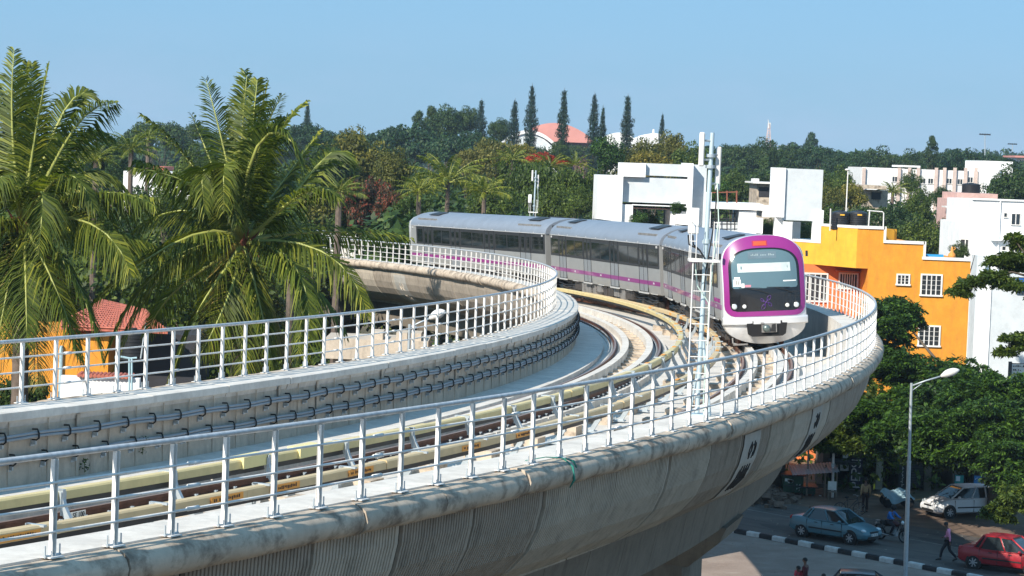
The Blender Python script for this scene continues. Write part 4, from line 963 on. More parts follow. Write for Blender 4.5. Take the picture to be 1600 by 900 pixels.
for x, r in ((-1.075, .10), (-.745, .075), (.735, .075), (1.06, .10)):
    y = nosey(x, 1.51) - .03; q = MB(); q.lathe((x, y, 1.51), [(r * 1.35, .03), (r * 1.35, -.01), (r * 1.15, -.025), (r, -.01), (.001, -.01)], 20, axis='y'); h = q.build('headlight', M_black, cab, smooth=True, angle=40, xf=M1)
    q = MB(); q.lathe((x, y, 1.51), [(r * .98, -.011), (r * .8, -.03), (.001, -.04)], 20, axis='y'); q.build('lens', M_lens if r > .08 else M_paper, h, smooth=True, xf=M1)
# operator emblem: crossed loops
M_emb = simple('emblem_violet', (.07, .022, .16), .35); q = MB()
def loop(cx, cz, a, ra, rb, n=14): return [(cx + ra * math.cos(t) * math.cos(a) - rb * math.sin(t) * math.sin(a), cz + ra * math.cos(t) * math.sin(a) + rb * math.sin(t) * math.cos(a)) for t in [2 * math.pi * i / n for i in range(n + 1)]]
for cx, cz, a, ra, rb in ((.10, 1.78, 1.0, .10, .055), (-.09, 1.48, 1.0, .10, .055), (-.13, 1.71, 2.3, .07, .04), (.13, 1.56, 2.3, .08, .045)):
    q.tube([(x, nosey(x, z) - .03, z) for x, z in loop(cx, cz, a, ra, rb)], .011, 5)
q.tube([(x, nosey(x, z) - .032, z) for x, z in ((-.07, 1.50), (-.03, 1.6), (.0, 1.64), (.04, 1.69), (.08, 1.76))], .016, 5); q.tube([(x, nosey(x, z) - .034, z) for x, z in ((-.12, 1.70), (-.02, 1.65), (.06, 1.61), (.12, 1.57))], .012, 5)
q.build('emblem', M_emb, cab, smooth=True, xf=M1)
# bumper beam and curved apron with coupler recess
mb = MB(); n = 24; vs = []
for i in range(n + 1):
    x = -1.47 + 2.94 * i / n; y = nosey(x * .98, 1.0)
    vs += [(x, y - .06, 1.13), (x, y - .11, 1.08), (x, y - .11, .90), (x, y - .05, .86), (x, y + .25, .86), (x, y + .25, 1.13)]
mb.add(vs, [(i * 6 + k, i * 6 + (k + 1) % 6, (i + 1) * 6 + (k + 1) % 6, (i + 1) * 6 + k) for i in range(n) for k in range(6)] + [(0, 1, 2, 3, 4, 5), tuple(n * 6 + k for k in (5, 4, 3, 2, 1, 0))])
mb.build('bumper', M_silver, cab, smooth=True, angle=35, xf=M1)
mb = MB(); vs = []; NR = 10
def apx(z): return 1.40 * math.sqrt(max(0.0, 1 - ((.86 - z) / .672) ** 2)) if z < .86 else 1.40
for r in range(NR + 1):
    z = .86 - .67 * math.sin(math.pi / 2 * r / NR)
    for i in range(n + 1):
        x = (-1 + 2 * i / n) * max(.02, apx(z)); vs.append((x, nosey(x, 1.0) + .02 + .32 * ((.86 - z) / .66) ** 1.5, z))
mb.add(vs, [(r * (n + 1) + i, r * (n + 1) + i + 1, (r + 1) * (n + 1) + i + 1, (r + 1) * (n + 1) + i) for r in range(NR) for i in range(n)])
vs = [(x, y + .5, z) for x, y, z in vs]; mb.add(vs, [(r * (n + 1) + i, r * (n + 1) + i + 1, (r + 1) * (n + 1) + i + 1, (r + 1) * (n + 1) + i) for r in range(NR) for i in range(n)])
k0 = (NR + 1) * (n + 1)
for r in range(NR):
    for i in (0, n): a, b = r * (n + 1) + i, (r + 1) * (n + 1) + i; mb.f.append((a, b, b + k0, a + k0)); mb.m.append(0)
mb.build('apron', M_silver, cab, smooth=True, angle=50, xf=M1)
mb = MB(); mb.prism([(-.50, 1.0), (.52, 1.0), (.52, .93), (.70, .92), (.64, .55), (.52, .47), (-.52, .47), (-.64, .55), (-.70, .92), (-.50, .93)], -.075, .3, 'y'); mb.build('coupler_recess', M_gap, cab, xf=M1)
mb = MB(); mb.bx(-.20, .33, -.16, -.08, .60, .92); mb.bx(-.22, -.12, -.19, -.08, .88, .95); cp = mb.build('coupler', M_undl, cab, bevel=.012, xf=M1)
mb = MB(); mb.lathe((-.04, -.16, .75), [(.13, .0), (.13, -.05), (.10, -.09), (.05, -.12), (.001, -.12)], 16, axis='y'); mb.build('coupler_cone', simple('coupler_green_grey', (.16, .2, .19), .4, .6), cp, smooth=True, angle=40, xf=M1)
mb = MB(); mb.prism([(.10, .64), (.28, .62), (.28, .90), (.16, .88)], -.175, -.163, 'y'); mb.build('coupler_face', M_black, cp, xf=M1)
q = MB()
for sg in (-1, 1): q.box((sg * 1.50, .32, 3.25), (.07, .12, .2)); 
q.build('side_camera', M_dark, cab, xf=M1)
q = MB(); q.tube([(-1.15, .35, .42), (-1.15, .30, .25), (-1.0, .25, .2), (-.7, .22, .2)], .03, 6); q.box((-.9, .22, .2), (.5, .1, .05)); q.build('rail_guard', M_undl, cab, xf=M1)
# rear cab: chamfered end
mb = MB(); rf = ring([(1.37, .98), (1.44, 1.3), (1.44, 2.1), (1.43, 3.16), (1.37, 3.45), (1.1, 3.66), (.6, 3.84), (0, 3.88)])
mb2 = loft(MB(), rf, [CL - .8, CL - .3, CL + .1], scales=[(.995, 0), (.97, -.02), (.86, -.12)]); mb2.build('cab', M_silver, train, smooth=True, angle=35, xf=M3)
# purple lettering on the driver's-side panel, unreadable at this size
q = MB(); rr = random.Random(12)
for w0 in (1.15, 2.05):
    for i in range(5):
        y = w0 + i * .14; h = .12
        for a, b in rr.sample([((0, 0), (0, h)), ((0, h), (.08, h)), ((.08, 0), (.08, h)), ((0, h / 2), (.08, h / 2)), ((0, 0), (.08, 0))], 4): q.cyl((-1.455, y + a[0], 1.62 + a[1]), (-1.455, y + b[0], 1.62 + b[1]), .014, n=4)
q.build('side_lettering', M_purple, b1, xf=M1)

# ================================================================ TELECOM MASTS ON THE LEDGE
M_mast = simple('mast_grey_blue', (.50, .60, .64), .4, .25, .06, 3.)
def mast(foot, H, along, label, sc=1.0, mirror=1):
    r = thing('telecom_mast', label, 'mast', foot, 'telecom masts on the viaduct'); a = Vector((math.cos(along), math.sin(along), 0)); c = Vector((math.sin(along), -math.cos(along), 0)); Z = Vector((0, 0, 1))
    P_ = lambda x, y, z: foot + Vector((x, y, z))          # x to the right in the picture, y away
    mb = MB(); mb.cyl(P_(0, 0, 0), P_(.04, 0, H * .62), .046, .044, 14); mb.cyl(P_(.04, 0, H * .62), P_(.07, 0, H), .043, .04, 14); mb.cyl(P_(.04, 0, H * .61), P_(.04, 0, H * .625), .075, n=14); mb.box(P_(0, 0, .02), (.3, .3, .04)); mb.build('pole', M_mast, r, smooth=True, angle=40)
    for x, z0, z1, y in ((-.17, H - .62, H + .0, -.10), (.16, H - 1.05, H - .25, .12)):
        mb = MB(); mb.box(P_(x + .05, y, (z0 + z1) / 2), (.10, .07, z1 - z0)); an = mb.build('panel_antenna', M_paint, r, bevel=.02)
        mb = MB(); mb.cyl(P_(x + .05, y, z1 - .15), P_(.06, 0, z1 - .15), .02, n=6); mb.cyl(P_(x + .05, y, z0 + .12), P_(.06, 0, z0 + .12), .02, n=6); mb.build('clamp', M_steel, an)
    mb = MB()
    for z in (H - .42, H - .62): mb.cyl(P_(.055, -.0, z - .03), P_(.055, 0, z + .03), .085, n=14)
    mb.build('collar', M_steel, r)
    mb = MB(); mb.box(P_(-.21, -.10, H - 1.62), (.20, .12, .48)); bx_ = mb.build('equipment_box', M_paint, r, bevel=.02)
    mb = MB(); mb.box(P_(-.21, -.165, H - 1.62), (.17, .01, .44)); mb.build('cover', M_purew, bx_)
    mb = MB()
    for dx in (-.10, -.02): mb.tube([P_(-.2 + dx, -.1, H - 1.88), P_(-.18 + dx, -.1, H - 2.05), P_(-.08, -.09, H - 2.15), P_(.02, -.1, H - 2.3)], .016, 5)
    mb.tube([P_(.20, .05, H - 1.0), P_(.18, -.05, H - 1.5), P_(.12, -.09, H - 2.0), P_(.05, -.1, H - 2.5), P_(.03, -.1, H - 2.9)], .014, 5)
    mb.build('black_cable', M_black, r)
    mb = MB(); mb.tube([P_(-.15, -.1, H - 2.4), P_(-.1, -.12, H - 2.8), P_(.12, -.13, H - 3.1), P_(.13, -.12, H - 3.6), P_(.10, -.12, .3), P_(.12, -.1, 0)], .012, 5); mb.tube([P_(.2, .05, H - .9), P_(.25, -.02, H - 1.6), P_(.17, -.07, H - 2.4), P_(.14, -.1, H - 3.3)], .012, 5); mb.build('pale_cable', simple('pale_green_cable', (.5, .62, .55), .5), r)
    zp = H * .535 + .08
    mb = MB(); w = .25
    for y in (-.26, .16): mb.box(P_(.0, y, zp), (w * 2, .05, .05))
    for x in (-w, w): mb.box(P_(x, -.05, zp), (.05, .46, .045))
    for i in range(5): mb.box(P_(-w + .08 + i * .085, -.05, zp), (.02, .42, .02))
    pf = mb.build('platform', M_paint, r)
    mb = MB()
    for x in (-w, -w * .62, w * .62, w): mb.cyl(P_(x, -.26, zp), P_(x, -.26, zp + .72), .009, n=5); 
    for x in (-w, w): mb.cyl(P_(x, .16, zp), P_(x, .16, zp + .7), .009, n=5)
    for zz in (.35, .7):
        for x in (-w, w): mb.cyl(P_(x, -.26, zp + zz), P_(x, .16, zp + zz), .008, n=5)
        for x in (-1, 1): mb.cyl(P_(x * w, -.26, zp + zz), P_(x * w * .62, -.26, zp + zz), .008, n=5)
    mb.build('guard_rail', M_paint, pf)
    mb = MB(); lw_ = .15
    for x in (-lw_ - .05, lw_ - .02): mb.cyl(P_(x, -.22, .0), P_(x, -.24, zp), .014, n=6)
    z = .2
    while z < zp: mb.cyl(P_(-lw_ - .05, -.22, z), P_(lw_ - .02, -.22, z), .010, n=5); z += .30
    mb.cyl(P_(-lw_ - .05, -.22, zp * .63), P_(0, 0, zp * .63), .009, n=5); mb.build('ladder', M_paint, r)
    mb = MB(); mb.cyl(P_(.24, -.05, 0), P_(.05, 0, 1.45), .028, n=8); mb.cyl(P_(-.1, .3, 0), P_(.02, 0, 1.2), .02, n=6); mb.build('brace', M_mast, r)
    return r
f1 = P3(14.55, 4.72, 0); zt_ = (at(1105, 207, f1.y) - f1).z
mast(f1, zt_, TZ(14.5), 'telecom mast with ladder and platform standing on the ledge in front of the train')
f2y = None
for s in np.arange(75, 130, .5):
    p = P3(s, 4.75, 0); u = 800 + FPX * p.x / p.y
    d = (at(834, 330, p.y) - p).x
    if d > 0: f2 = p; break
mast(f2, (at(834, 266, f2.y) - f2).z, 1.6, 'smaller looking telecom mast rising behind the roof of the rear carriage')
# ================================================================ TREES
M_bark = simple('brown_bark', (.11, .085, .06), .9, 0, .3, 3., .5)
M_bark2 = simple('pale_bark', (.24, .19, .15), .9, 0, .25, 3., .5)
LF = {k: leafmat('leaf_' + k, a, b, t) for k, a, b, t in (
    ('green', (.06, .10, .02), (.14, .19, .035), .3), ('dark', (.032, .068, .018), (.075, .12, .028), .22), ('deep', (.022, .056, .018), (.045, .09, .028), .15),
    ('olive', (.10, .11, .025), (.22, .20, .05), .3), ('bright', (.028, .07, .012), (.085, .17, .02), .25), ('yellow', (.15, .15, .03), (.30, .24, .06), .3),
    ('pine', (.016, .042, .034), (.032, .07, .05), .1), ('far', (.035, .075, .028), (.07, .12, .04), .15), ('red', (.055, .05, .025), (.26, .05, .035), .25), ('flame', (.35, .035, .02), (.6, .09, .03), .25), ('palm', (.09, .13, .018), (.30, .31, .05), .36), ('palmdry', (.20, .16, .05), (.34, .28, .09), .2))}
def leaves(C, n_per, R_, size, squash=.75, up=.35, seed=1, aspect=.55, shell=.55):
    """C: (k,4) clump centres and radii. Leaf-sized quads spread through each clump, more of them near its outside."""
    g = np.random.default_rng(seed); V = []; 
    C = np.asarray(C, float); k = len(C); n = n_per * k; idx = np.repeat(np.arange(k), n_per)
    d = g.normal(size=(n, 3)); d /= np.linalg.norm(d, axis=1)[:, None]; r = (shell + (1 - shell) * g.random(n)) ** .8
    p = C[idx, :3] + d * (r * C[idx, 3])[:, None] * np.array([1, 1, squash])
    nrm = d + g.normal(size=(n, 3)) * .55 + np.array([0, 0, up]); nrm /= np.linalg.norm(nrm, axis=1)[:, None]
    t = np.cross(nrm, g.normal(size=(n, 3))); t /= np.linalg.norm(t, axis=1)[:, None]; b = np.cross(nrm, t)
    s = size * (.6 + .8 * g.random(n))[:, None]; a = t * s; c = b * s * aspect
    V = np.stack([p - a, p - c * .9, p + a, p + c * .9], 1).reshape(-1, 3); F = np.arange(n * 4).reshape(-1, 4); return V, F
def clumps(kind, seed, n):
    """clump centres in a unit crown: x,y within about 1, z 0..1"""
    g = np.random.default_rng(seed); out = []
    if kind == 'round':
        while len(out) < n:
            p = g.normal(size=3); p /= np.linalg.norm(p); p *= (.45 + .5 * g.random()); z = p[2] * .5 + .5; out.append((p[0] * .85 + .15 * g.normal(), p[1] * .85, z * .95 + .03 * g.normal(), .20 + .14 * g.random()))
    if kind == 'umbrella':
        for i in range(n):
            a = g.random() * 6.283; r = math.sqrt(g.random()); out.append((r * math.cos(a), r * math.sin(a), .75 - .62 * r ** 2.2 + .07 * g.normal(), .15 + .12 * g.random()))
    if kind == 'tall':
        for i in range(n):
            z = g.random(); a = g.random() * 6.283; w = math.sin(math.pi * min(1, z * .9 + .12)) * .8 + .1; r = w * (.4 + .6 * g.random()); out.append((r * math.cos(a), r * math.sin(a), z, .16 + .12 * g.random()))
    if kind == 'hedge':
        for i in range(n): out.append((g.uniform(-1, 1), g.uniform(-.7, .7), g.uniform(.0, 1) ** .6 * .9, .18 + .1 * g.random()))
    return np.array(out)
def crown_mesh(name, kind, nc, npc, leaf, mat, seed, sx, sz, squash=.8, up=.35):
    C = clumps(kind, seed, nc); C[:, 0] *= sx; C[:, 1] *= sx; C[:, 2] *= sz; C[:, 3] *= (sx * .9 + sz * .35) * .8
    V, F = leaves(C, npc, None, leaf, squash, up, seed); me = npmesh(name, V, F, mat); return me, C
def trunk_mb(h, r, limbs, spread, seed, base=(0, 0, 0), z1=None, top=None):
    g = random.Random(seed); mb = MB(); b = Vector(base); fork = h * .55
    mb.tube([b, b + Vector((g.uniform(-.05, .05) * h, g.uniform(-.05, .05) * h, fork * .5)), b + Vector((g.uniform(-.04, .04) * h, 0, fork))], [r, r * .8, r * .62], 9); f = Vector(mb.v[-1]); f = b + Vector((0, 0, fork * .97))
    for i in range(limbs):
        a = 6.283 * i / limbs + g.uniform(-.4, .4); e = g.uniform(.5, 1); d = Vector((math.cos(a) * spread * e, math.sin(a) * spread * e, (top or h) * g.uniform(.25, .6)))
        p1 = f + d * .5 + Vector((0, 0, .1 * h)); mb.tube([f, p1, f + d], [r * .45, r * .28, r * .08], 6)
        for k in range(2): q = p1 + Vector((g.uniform(-1, 1) * spread * .4, g.uniform(-1, 1) * spread * .4, g.uniform(.1, .3) * h)); mb.tube([p1, q], [r * .2, r * .05], 5)
    return mb
PROTO = {}
def proto(key, kind, mat, nc, npc, leaf, seed, sx, sz, h0, squash=.8, up=.35, limbs=5):
    """archetype: crown half-width sx, crown height sz, crown starts at h0"""
    me, C = crown_mesh('crown', kind, nc, npc, leaf, LF[mat], seed, sx, sz, squash, up)
    tb = trunk_mb(h0 + sz * .4, .035 * (h0 + sz) + .05, limbs, sx * .6, seed, top=sz); V = np.array(tb.v); tm = bpy.data.meshes.new('trunk'); tm.from_pydata(tb.v, [], tb.f); tm.materials.append(M_bark); tm.polygons.foreach_set('use_smooth', [True] * len(tm.polygons))
    PROTO[key] = (me, tm, sx, sz, h0, float(V[:, 2].max()))
proto('round', 'round', 'green', 46, 190, .17, 1, 3.6, 5.0, 2.2)
proto('round2', 'round', 'olive', 44, 170, .17, 2, 3.6, 5.2, 2.2)
proto('dark', 'round', 'dark', 50, 200, .17, 3, 4.0, 5.0, 2.4)
proto('rain', 'umbrella', 'deep', 110, 110, .24, 4, 8.0, 4.6, 3.6, .5, .6, 9)
proto('rain2', 'umbrella', 'dark', 90, 110, .24, 5, 7.0, 5.0, 3.6, .55, .6, 9)
proto('tall', 'tall', 'far', 44, 130, .22, 6, 3.4, 8.0, 2.0)
proto('tall2', 'tall', 'dark', 40, 130, .22, 7, 3.0, 7.0, 2.2)
proto('yellow', 'round', 'yellow', 44, 150, .19, 8, 3.8, 4.6, 2.0)
proto('hedge', 'hedge', 'green', 60, 150, .14, 9, 3.0, 3.0, .4, .8, .3, 6)
proto('redbush', 'hedge', 'red', 50, 150, .14, 10, 3.0, 3.2, .5, .8, .3, 6)
proto('flame', 'umbrella', 'flame', 34, 90, .2, 11, 5.0, 2.6, 4.0, .6, .4)
proto('bright', 'round', 'bright', 46, 190, .16, 12, 3.6, 4.2, 2.0)
def tree(key, u, v_top, Y, w_px=None, label='', name='tree', cat='tree', group=None, rz=None, h=None, zsc=None):
    """top of the crown at pixel (u, v_top) and distance Y; w_px is the width of the crown in the photograph"""
    me, tm, sx, sz, h0, tmax = PROTO[key]; t = at(u, v_top, Y); H = t.z if h is None else h; H = max(H, 2.0)
    kx = (w_px * Y / FPX / 2 / sx * .95) if w_px else H / (h0 + sz)
    kc = min(H * .8 / sz, kx * (1.25 if key not in ('hedge', 'redbush') else 1.9)); zc = H - sz * kc * .98
    r = thing(name, label, cat, (t.x, Y, 0), group, local=True, rz=random.uniform(0, 6.28) if rz is None else rz)
    c = link('crown', me, (0, 0, zc), r); c.scale = (kx, kx, kc); q = link('trunk', tm, (0, 0, 0), r); ks = max(.5, kx * .9); q.scale = (ks, ks, (zc + sz * kc * .5) / tmax); return r
# --- Norfolk pines
def pine_mesh(seed, H=20., lean=0.):
    g = np.random.default_rng(seed); P_ = []; nt_ = 30; mbk = MB()
    mbk.tube([(0, 0, 0), (lean * .4, 0, H * .5), (lean, 0, H)], [.32, .2, .04], 8)
    for i in range(nt_):
        z = H * (.16 + .83 * (i / nt_) ** .95); rad = 2.5 * min(1.0, (max(.0, 1.0 - z / H) / .27) ** .8) * (1 if z / H > .7 else .86) * (.68 + .55 * g.random()); rad = max(rad, .22); nb = 7
        for b in range(nb):
            a = 6.283 * b / nb + g.random() * .8; L_ = rad * (.75 + .4 * g.random()); up = .12 * L_
            mbk.cyl((lean * z / H, 0, z), (lean * z / H + math.cos(a) * L_, math.sin(a) * L_, z + up), .04, .015, 4)
            m = int(38 * L_) + 7; t = g.random(m) ** .7; x = lean * z / H + math.cos(a) * L_ * t; y = math.sin(a) * L_ * t; zz = z + up * t + g.normal(size=m) * .16
            P_.append(np.stack([x + g.normal(size=m) * .2, y + g.normal(size=m) * .2, zz], 1))
    p = np.concatenate(P_); n = len(p); d = g.normal(size=(n, 3)); d[:, 2] = abs(d[:, 2]); d /= np.linalg.norm(d, axis=1)[:, None]
    t = np.cross(d, g.normal(size=(n, 3))); t /= np.linalg.norm(t, axis=1)[:, None]; s = .27
    V = np.stack([p - d * s * .5, p - t * s * .22, p + d * s, p + t * s * .22], 1).reshape(-1, 3)
    me = npmesh('crown', V, np.arange(n * 4).reshape(-1, 4), LF['pine']); tm = bpy.data.meshes.new('trunk'); tm.from_pydata(mbk.v, [], mbk.f); tm.materials.append(M_bark); return me, tm
PM = [pine_mesh(21), pine_mesh(22, lean=.5), pine_mesh(23, lean=-.3)]
def pine(u, v_top, Y, wpx, label, k=0):
    t = at(u, v_top, Y); r = thing('norfolk_pine', label, 'conifer', (t.x, Y, 0), 'tall conifers along the skyline', local=True, rz=k * 1.3); kz = t.z / 20.; kx = wpx * Y / FPX / 2 / 2.3 * .95; r.scale = (kx, kx, kz)
    link('crown', PM[k % 3][0], (0, 0, 0), r); link('trunk', PM[k % 3][1], (0, 0, 0), r)
for i, (u, v, Y, w, l) in enumerate(((481, 157, 430, 20, 'lone conifer showing above the hill behind the middle palm'), (752, 153, 430, 25, 'squat conifer joined to the dark tree clump left of the red roof'), (804, 153, 400, 24, 'conifer just left of the red roofed hall'), (832, 129, 400, 24, 'tallest narrow conifer, in front of the red roof edge'), (881, 137, 390, 25, 'conifer standing in front of the middle of the red roof'), (931, 143, 400, 24, 'conifer with a second small crown, right of the red roof'), (943, 163, 404, 17, 'small conifer touching the one right of the red roof'), (984, 146, 400, 26, 'leaning conifer above the white shed roofs'), (1035, 175, 420, 16, 'smallest conifer, left of the mast top'))): pine(u, v, Y, w, l, i)
# --- palms
def frond(mbv, pts, L_leaf, g, n=46, droop=.55, w=.035, fold=.45, gap=0.):
    """a feather leaf along the 3-D polyline pts; leaflets hang to both sides. Returns the rachis points."""
    pts = [Vector(p) for p in pts]; seg = []
    def B(t):
        m = len(pts) - 1
        if m == 2: return pts[0] * (1 - t) ** 2 + pts[1] * 2 * t * (1 - t) + pts[2] * t * t
        return pts[0] * (1 - t) ** 3 + pts[1] * 3 * t * (1 - t) ** 2 + pts[2] * 3 * t * t * (1 - t) + pts[3] * t ** 3
    V, F = mbv; tw = g.uniform(-.75, .75)
    for i in range(n):
        t = .13 + .87 * i / (n - 1); p = B(t); d = (B(min(1, t + .02)) - B(t - .02)).normalized(); side = d.cross(Vector((0, 0, 1)))
        if side.length < .15: side = d.cross(Vector((.3, 1, 0)))
        side.normalize(); side = (Matrix.Rotation(tw * (1 - .3 * t), 3, d) @ side); upv = side.cross(d)
        for sg in (-1, 1):
            if g.random() < .05 + gap: continue
            l = L_leaf * math.sin(math.pi * min(1, .16 + t * .80)) ** .7 * g.uniform(.82, 1.1); a = g.uniform(.42, .62) + .25 * (1 - t)
            v = (side * sg * a * 1.6 + d * (.5 + .35 * t) + upv * fold * g.uniform(.1, .8)).normalized()
            dr = droop * g.uniform(.6, 1.35)
            p1 = p + v * l * .45 + Vector((0, 0, -dr * l * .12)); p2 = p + v * l * .85 + Vector((0, 0, -dr * l * .68)) + Vector((g.uniform(-.04, .04), g.uniform(-.04, .04), 0))
            wv = (d * .8 + upv * .35 * sg).normalized() * w
            k = len(V); V += [p - wv * .6, p + wv * .6, p1 + wv, p1 - wv, p2 + wv * .15, p2 - wv * .15]; F += [(k, k + 1, k + 2, k + 3), (k + 3, k + 2, k + 4, k + 5)]
    return [B(t) for t in (0, .12, .25, .4, .55, .7, .85, 1)]
M_rachis = simple('yellow_green_midrib', (.30, .32, .08), .5, 0, .2, 3.); M_rachisd = simple('brown_midrib', (.24, .15, .07), .7, 0, .2)
def palm_crown(parent, c, specs, seed, L_leaf, n=84, w=.028, local=False):
    g = random.Random(seed)
    for sp in specs:
        pts, opt = sp; V, F = [], []; ra = frond((V, F), pts, L_leaf * opt.get('l', 1), g, n=n, droop=opt.get('droop', .6), w=w, gap=opt.get('gap', 0), fold=opt.get('fold', .45))
        Vn = np.array([tuple(p) for p in V]); cc = (Vn.min(0) + Vn.max(0)) / 2; me = npmesh('frond', Vn - cc, np.array(F), LF['palmdry' if opt.get('dry') else 'palm'])
        fo = link('frond', me, cc, parent); mb = MB(); r0 = .055 * (L_leaf / .8); mb.tube(ra, [r0 * 1.5, r0, r0 * .8, r0 * .6, r0 * .45, r0 * .35, r0 * .25, r0 * .1], 5); mb.build('midrib', M_rachisd if opt.get('dry') else M_rachis, fo, smooth=True)
def big_palm(name, label, u, v, Y, trunk_r, fr_px, seed, L_leaf):
    c = at(u, v, Y); r = thing(name, label, 'palm', (c.x, c.y, 0)); g = random.Random(seed + 5)
    mb = MB(); prof = []; n = 46
    for i in range(n + 1):
        z = (c.z - .2) * i / n; rr = trunk_r * (1.25 - .45 * i / n) * (1 + (.05 if i % 2 else 0)); prof.append((rr, z))
    mb.lathe((c.x, c.y, 0), prof, 12); mb.build('trunk', simple('palm_trunk_bark', (.12, .09, .07), .9, 0, .3, 5., .5), r, smooth=True)
    mb = MB()
    for i in range(26): a = g.uniform(0, 6.28); mb.tube([c + Vector((math.cos(a) * .16, math.sin(a) * .16, -.35)), c + Vector((math.cos(a) * .30, math.sin(a) * .30, .05)), c + Vector((math.cos(a) * .5, math.sin(a) * .5, g.uniform(-.5, .4)))], [.05, .04, .012], 5)
    mb.build('fibre_sheath', simple('brown_palm_fibre', (.16, .05, .03), .9, 0, .4, 6.), r)
    M_nut = MATS.get('coconut_husk') or simple('coconut_husk', (.34, .20, .04), .6, 0, .25, 4.)
    for i in range(9): a = g.uniform(-2.6, -.5); mb = MB(); mb.ball(c + Vector((math.cos(a) * g.uniform(.28, .42), math.sin(a) * .4, g.uniform(-.42, -.12))), .115, 10, 8, (1, 1, 1.2)); mb.build('coconut', M_nut, r, smooth=True)
    specs = []
    for f in fr_px:
        pts = [c + Vector((0, 0, .0))] + [at(a, b, Y + dy) for a, b, dy in f[0]]; specs.append((pts, f[1] if len(f) > 1 else {}))
    for pts, o_ in list(specs):                     # younger and older leaves between the main ones
        if g.random() < .3:
            q = [pts[0]] + [p + Vector((g.uniform(-.35, .35), g.uniform(.1, .9), g.uniform(-.45, .15))) * (.6 + .4 * i) for i, p in enumerate(pts[1:])]; specs.append((q, dict(o_, droop=o_.get('droop', .6) + .2)))
    palm_crown(r, c, specs, seed, L_leaf); return r
D = {}
dr = {'droop': .9}; st = {'droop': .25, 'fold': .8}
big_palm('coconut_palm', 'large coconut palm with upright central fronds, right of the cut off palm', 378, 378, 68, .22, [
    (((360, 260, 0), (322, 125, .5)), {'droop': .3}), (((372, 240, .6), (386, 118, 0)), {'droop': .2, 'fold': .7}), (((392, 230, -.4), (402, 125, -.3)), {'droop': .3}), (((395, 220, -1), (440, 150, -1.5)), {'droop': .3}),
    (((415, 210, 0), (478, 160, .5)), {'droop': .45}), (((375, 190, -1.2), (448, 165, -2.0), (470, 255, -2.2)), {'droop': .8}), (((400, 250, .3), (440, 185, .6)), {'droop': .4}), (((470, 330, 0), (520, 175, 1), (548, 262, 1.4)), {'droop': .7}),
    (((430, 300, 1.4), (500, 205, 2.0)), {'droop': .5}), (((440, 330, -.6), (495, 260, -1.4), (530, 312, -1.8)), {'droop': .9}), (((480, 350, 1.6), (640, 372, 2.2)), {'droop': .8}), (((450, 372, -.4), (545, 372, -1), (575, 496, -1.5)), {'droop': 1.0}),
    (((430, 385, -1.2), (500, 400, -2), (480, 560, -2.4)), {'droop': 1.0}), (((400, 440, -1.6), (430, 590, -1.9)), {'droop': .7}), (((372, 450, -1.8), (310, 560, -2.2)), {'droop': .8}), (((360, 420, -1.6), (300, 470, -2.2), (268, 590, -2.3)), {'droop': .9}), (((385, 450, -1.5), (375, 590, -1.9)), {'droop': .8}),
    (((330, 330, -1.2), (230, 395, -2), (148, 470, -2.2)), {'droop': 1.0}), (((320, 370, -1.0), (215, 400, -1.8), (165, 560, -2.2)), {'droop': 1.0}), (((330, 310, .4), (250, 320, .6), (205, 365, .8)), {'droop': .9}),
    (((350, 310, -1.0), (290, 270, -1.3), (205, 262, -1.6)), {'droop': .9}), (((330, 290, .8), (275, 215, 1.2), (222, 180, 1.6)), {'droop': .7}), (((352, 300, -1.4), (300, 195, -2.0), (320, 330, -2.4)), {'droop': .8}), (((345, 290, 1.6), (300, 180, 2.2)), {'droop': .4}), (((365, 290, -1.5), (345, 180, -2.2), (350, 330, -2.9)), {'droop': .7}),
    (((420, 400, 1.5), (500, 430, 2.4), (540, 520, 2.6)), {'droop': 1.0}), (((330, 420, 1.5), (260, 440, 2.2), (230, 520, 2.6)), {'droop': 1.0}), (((410, 330, 2), (440, 300, 2.8), (470, 420, 3.2)), {'droop': .9}), (((352, 330, 2.2), (310, 300, 3), (290, 430, 3.2)), {'droop': .9}),
    (((410, 440, 1), (455, 560, 1.4)), {'droop': .8, 'dry': 1, 'gap': .3}), (((350, 460, 1), (330, 560, 1.2)), {'droop': .8, 'dry': 1, 'gap': .3}), (((385, 470, -1.2), (400, 570, -1.4)), {'droop': .9, 'dry': 1, 'gap': .35, 'l': .8}), (((365, 450, -1.3), (350, 520, -1.5)), {'droop': .9, 'dry': 1, 'gap': .4, 'l': .7})], 31, 1.08)
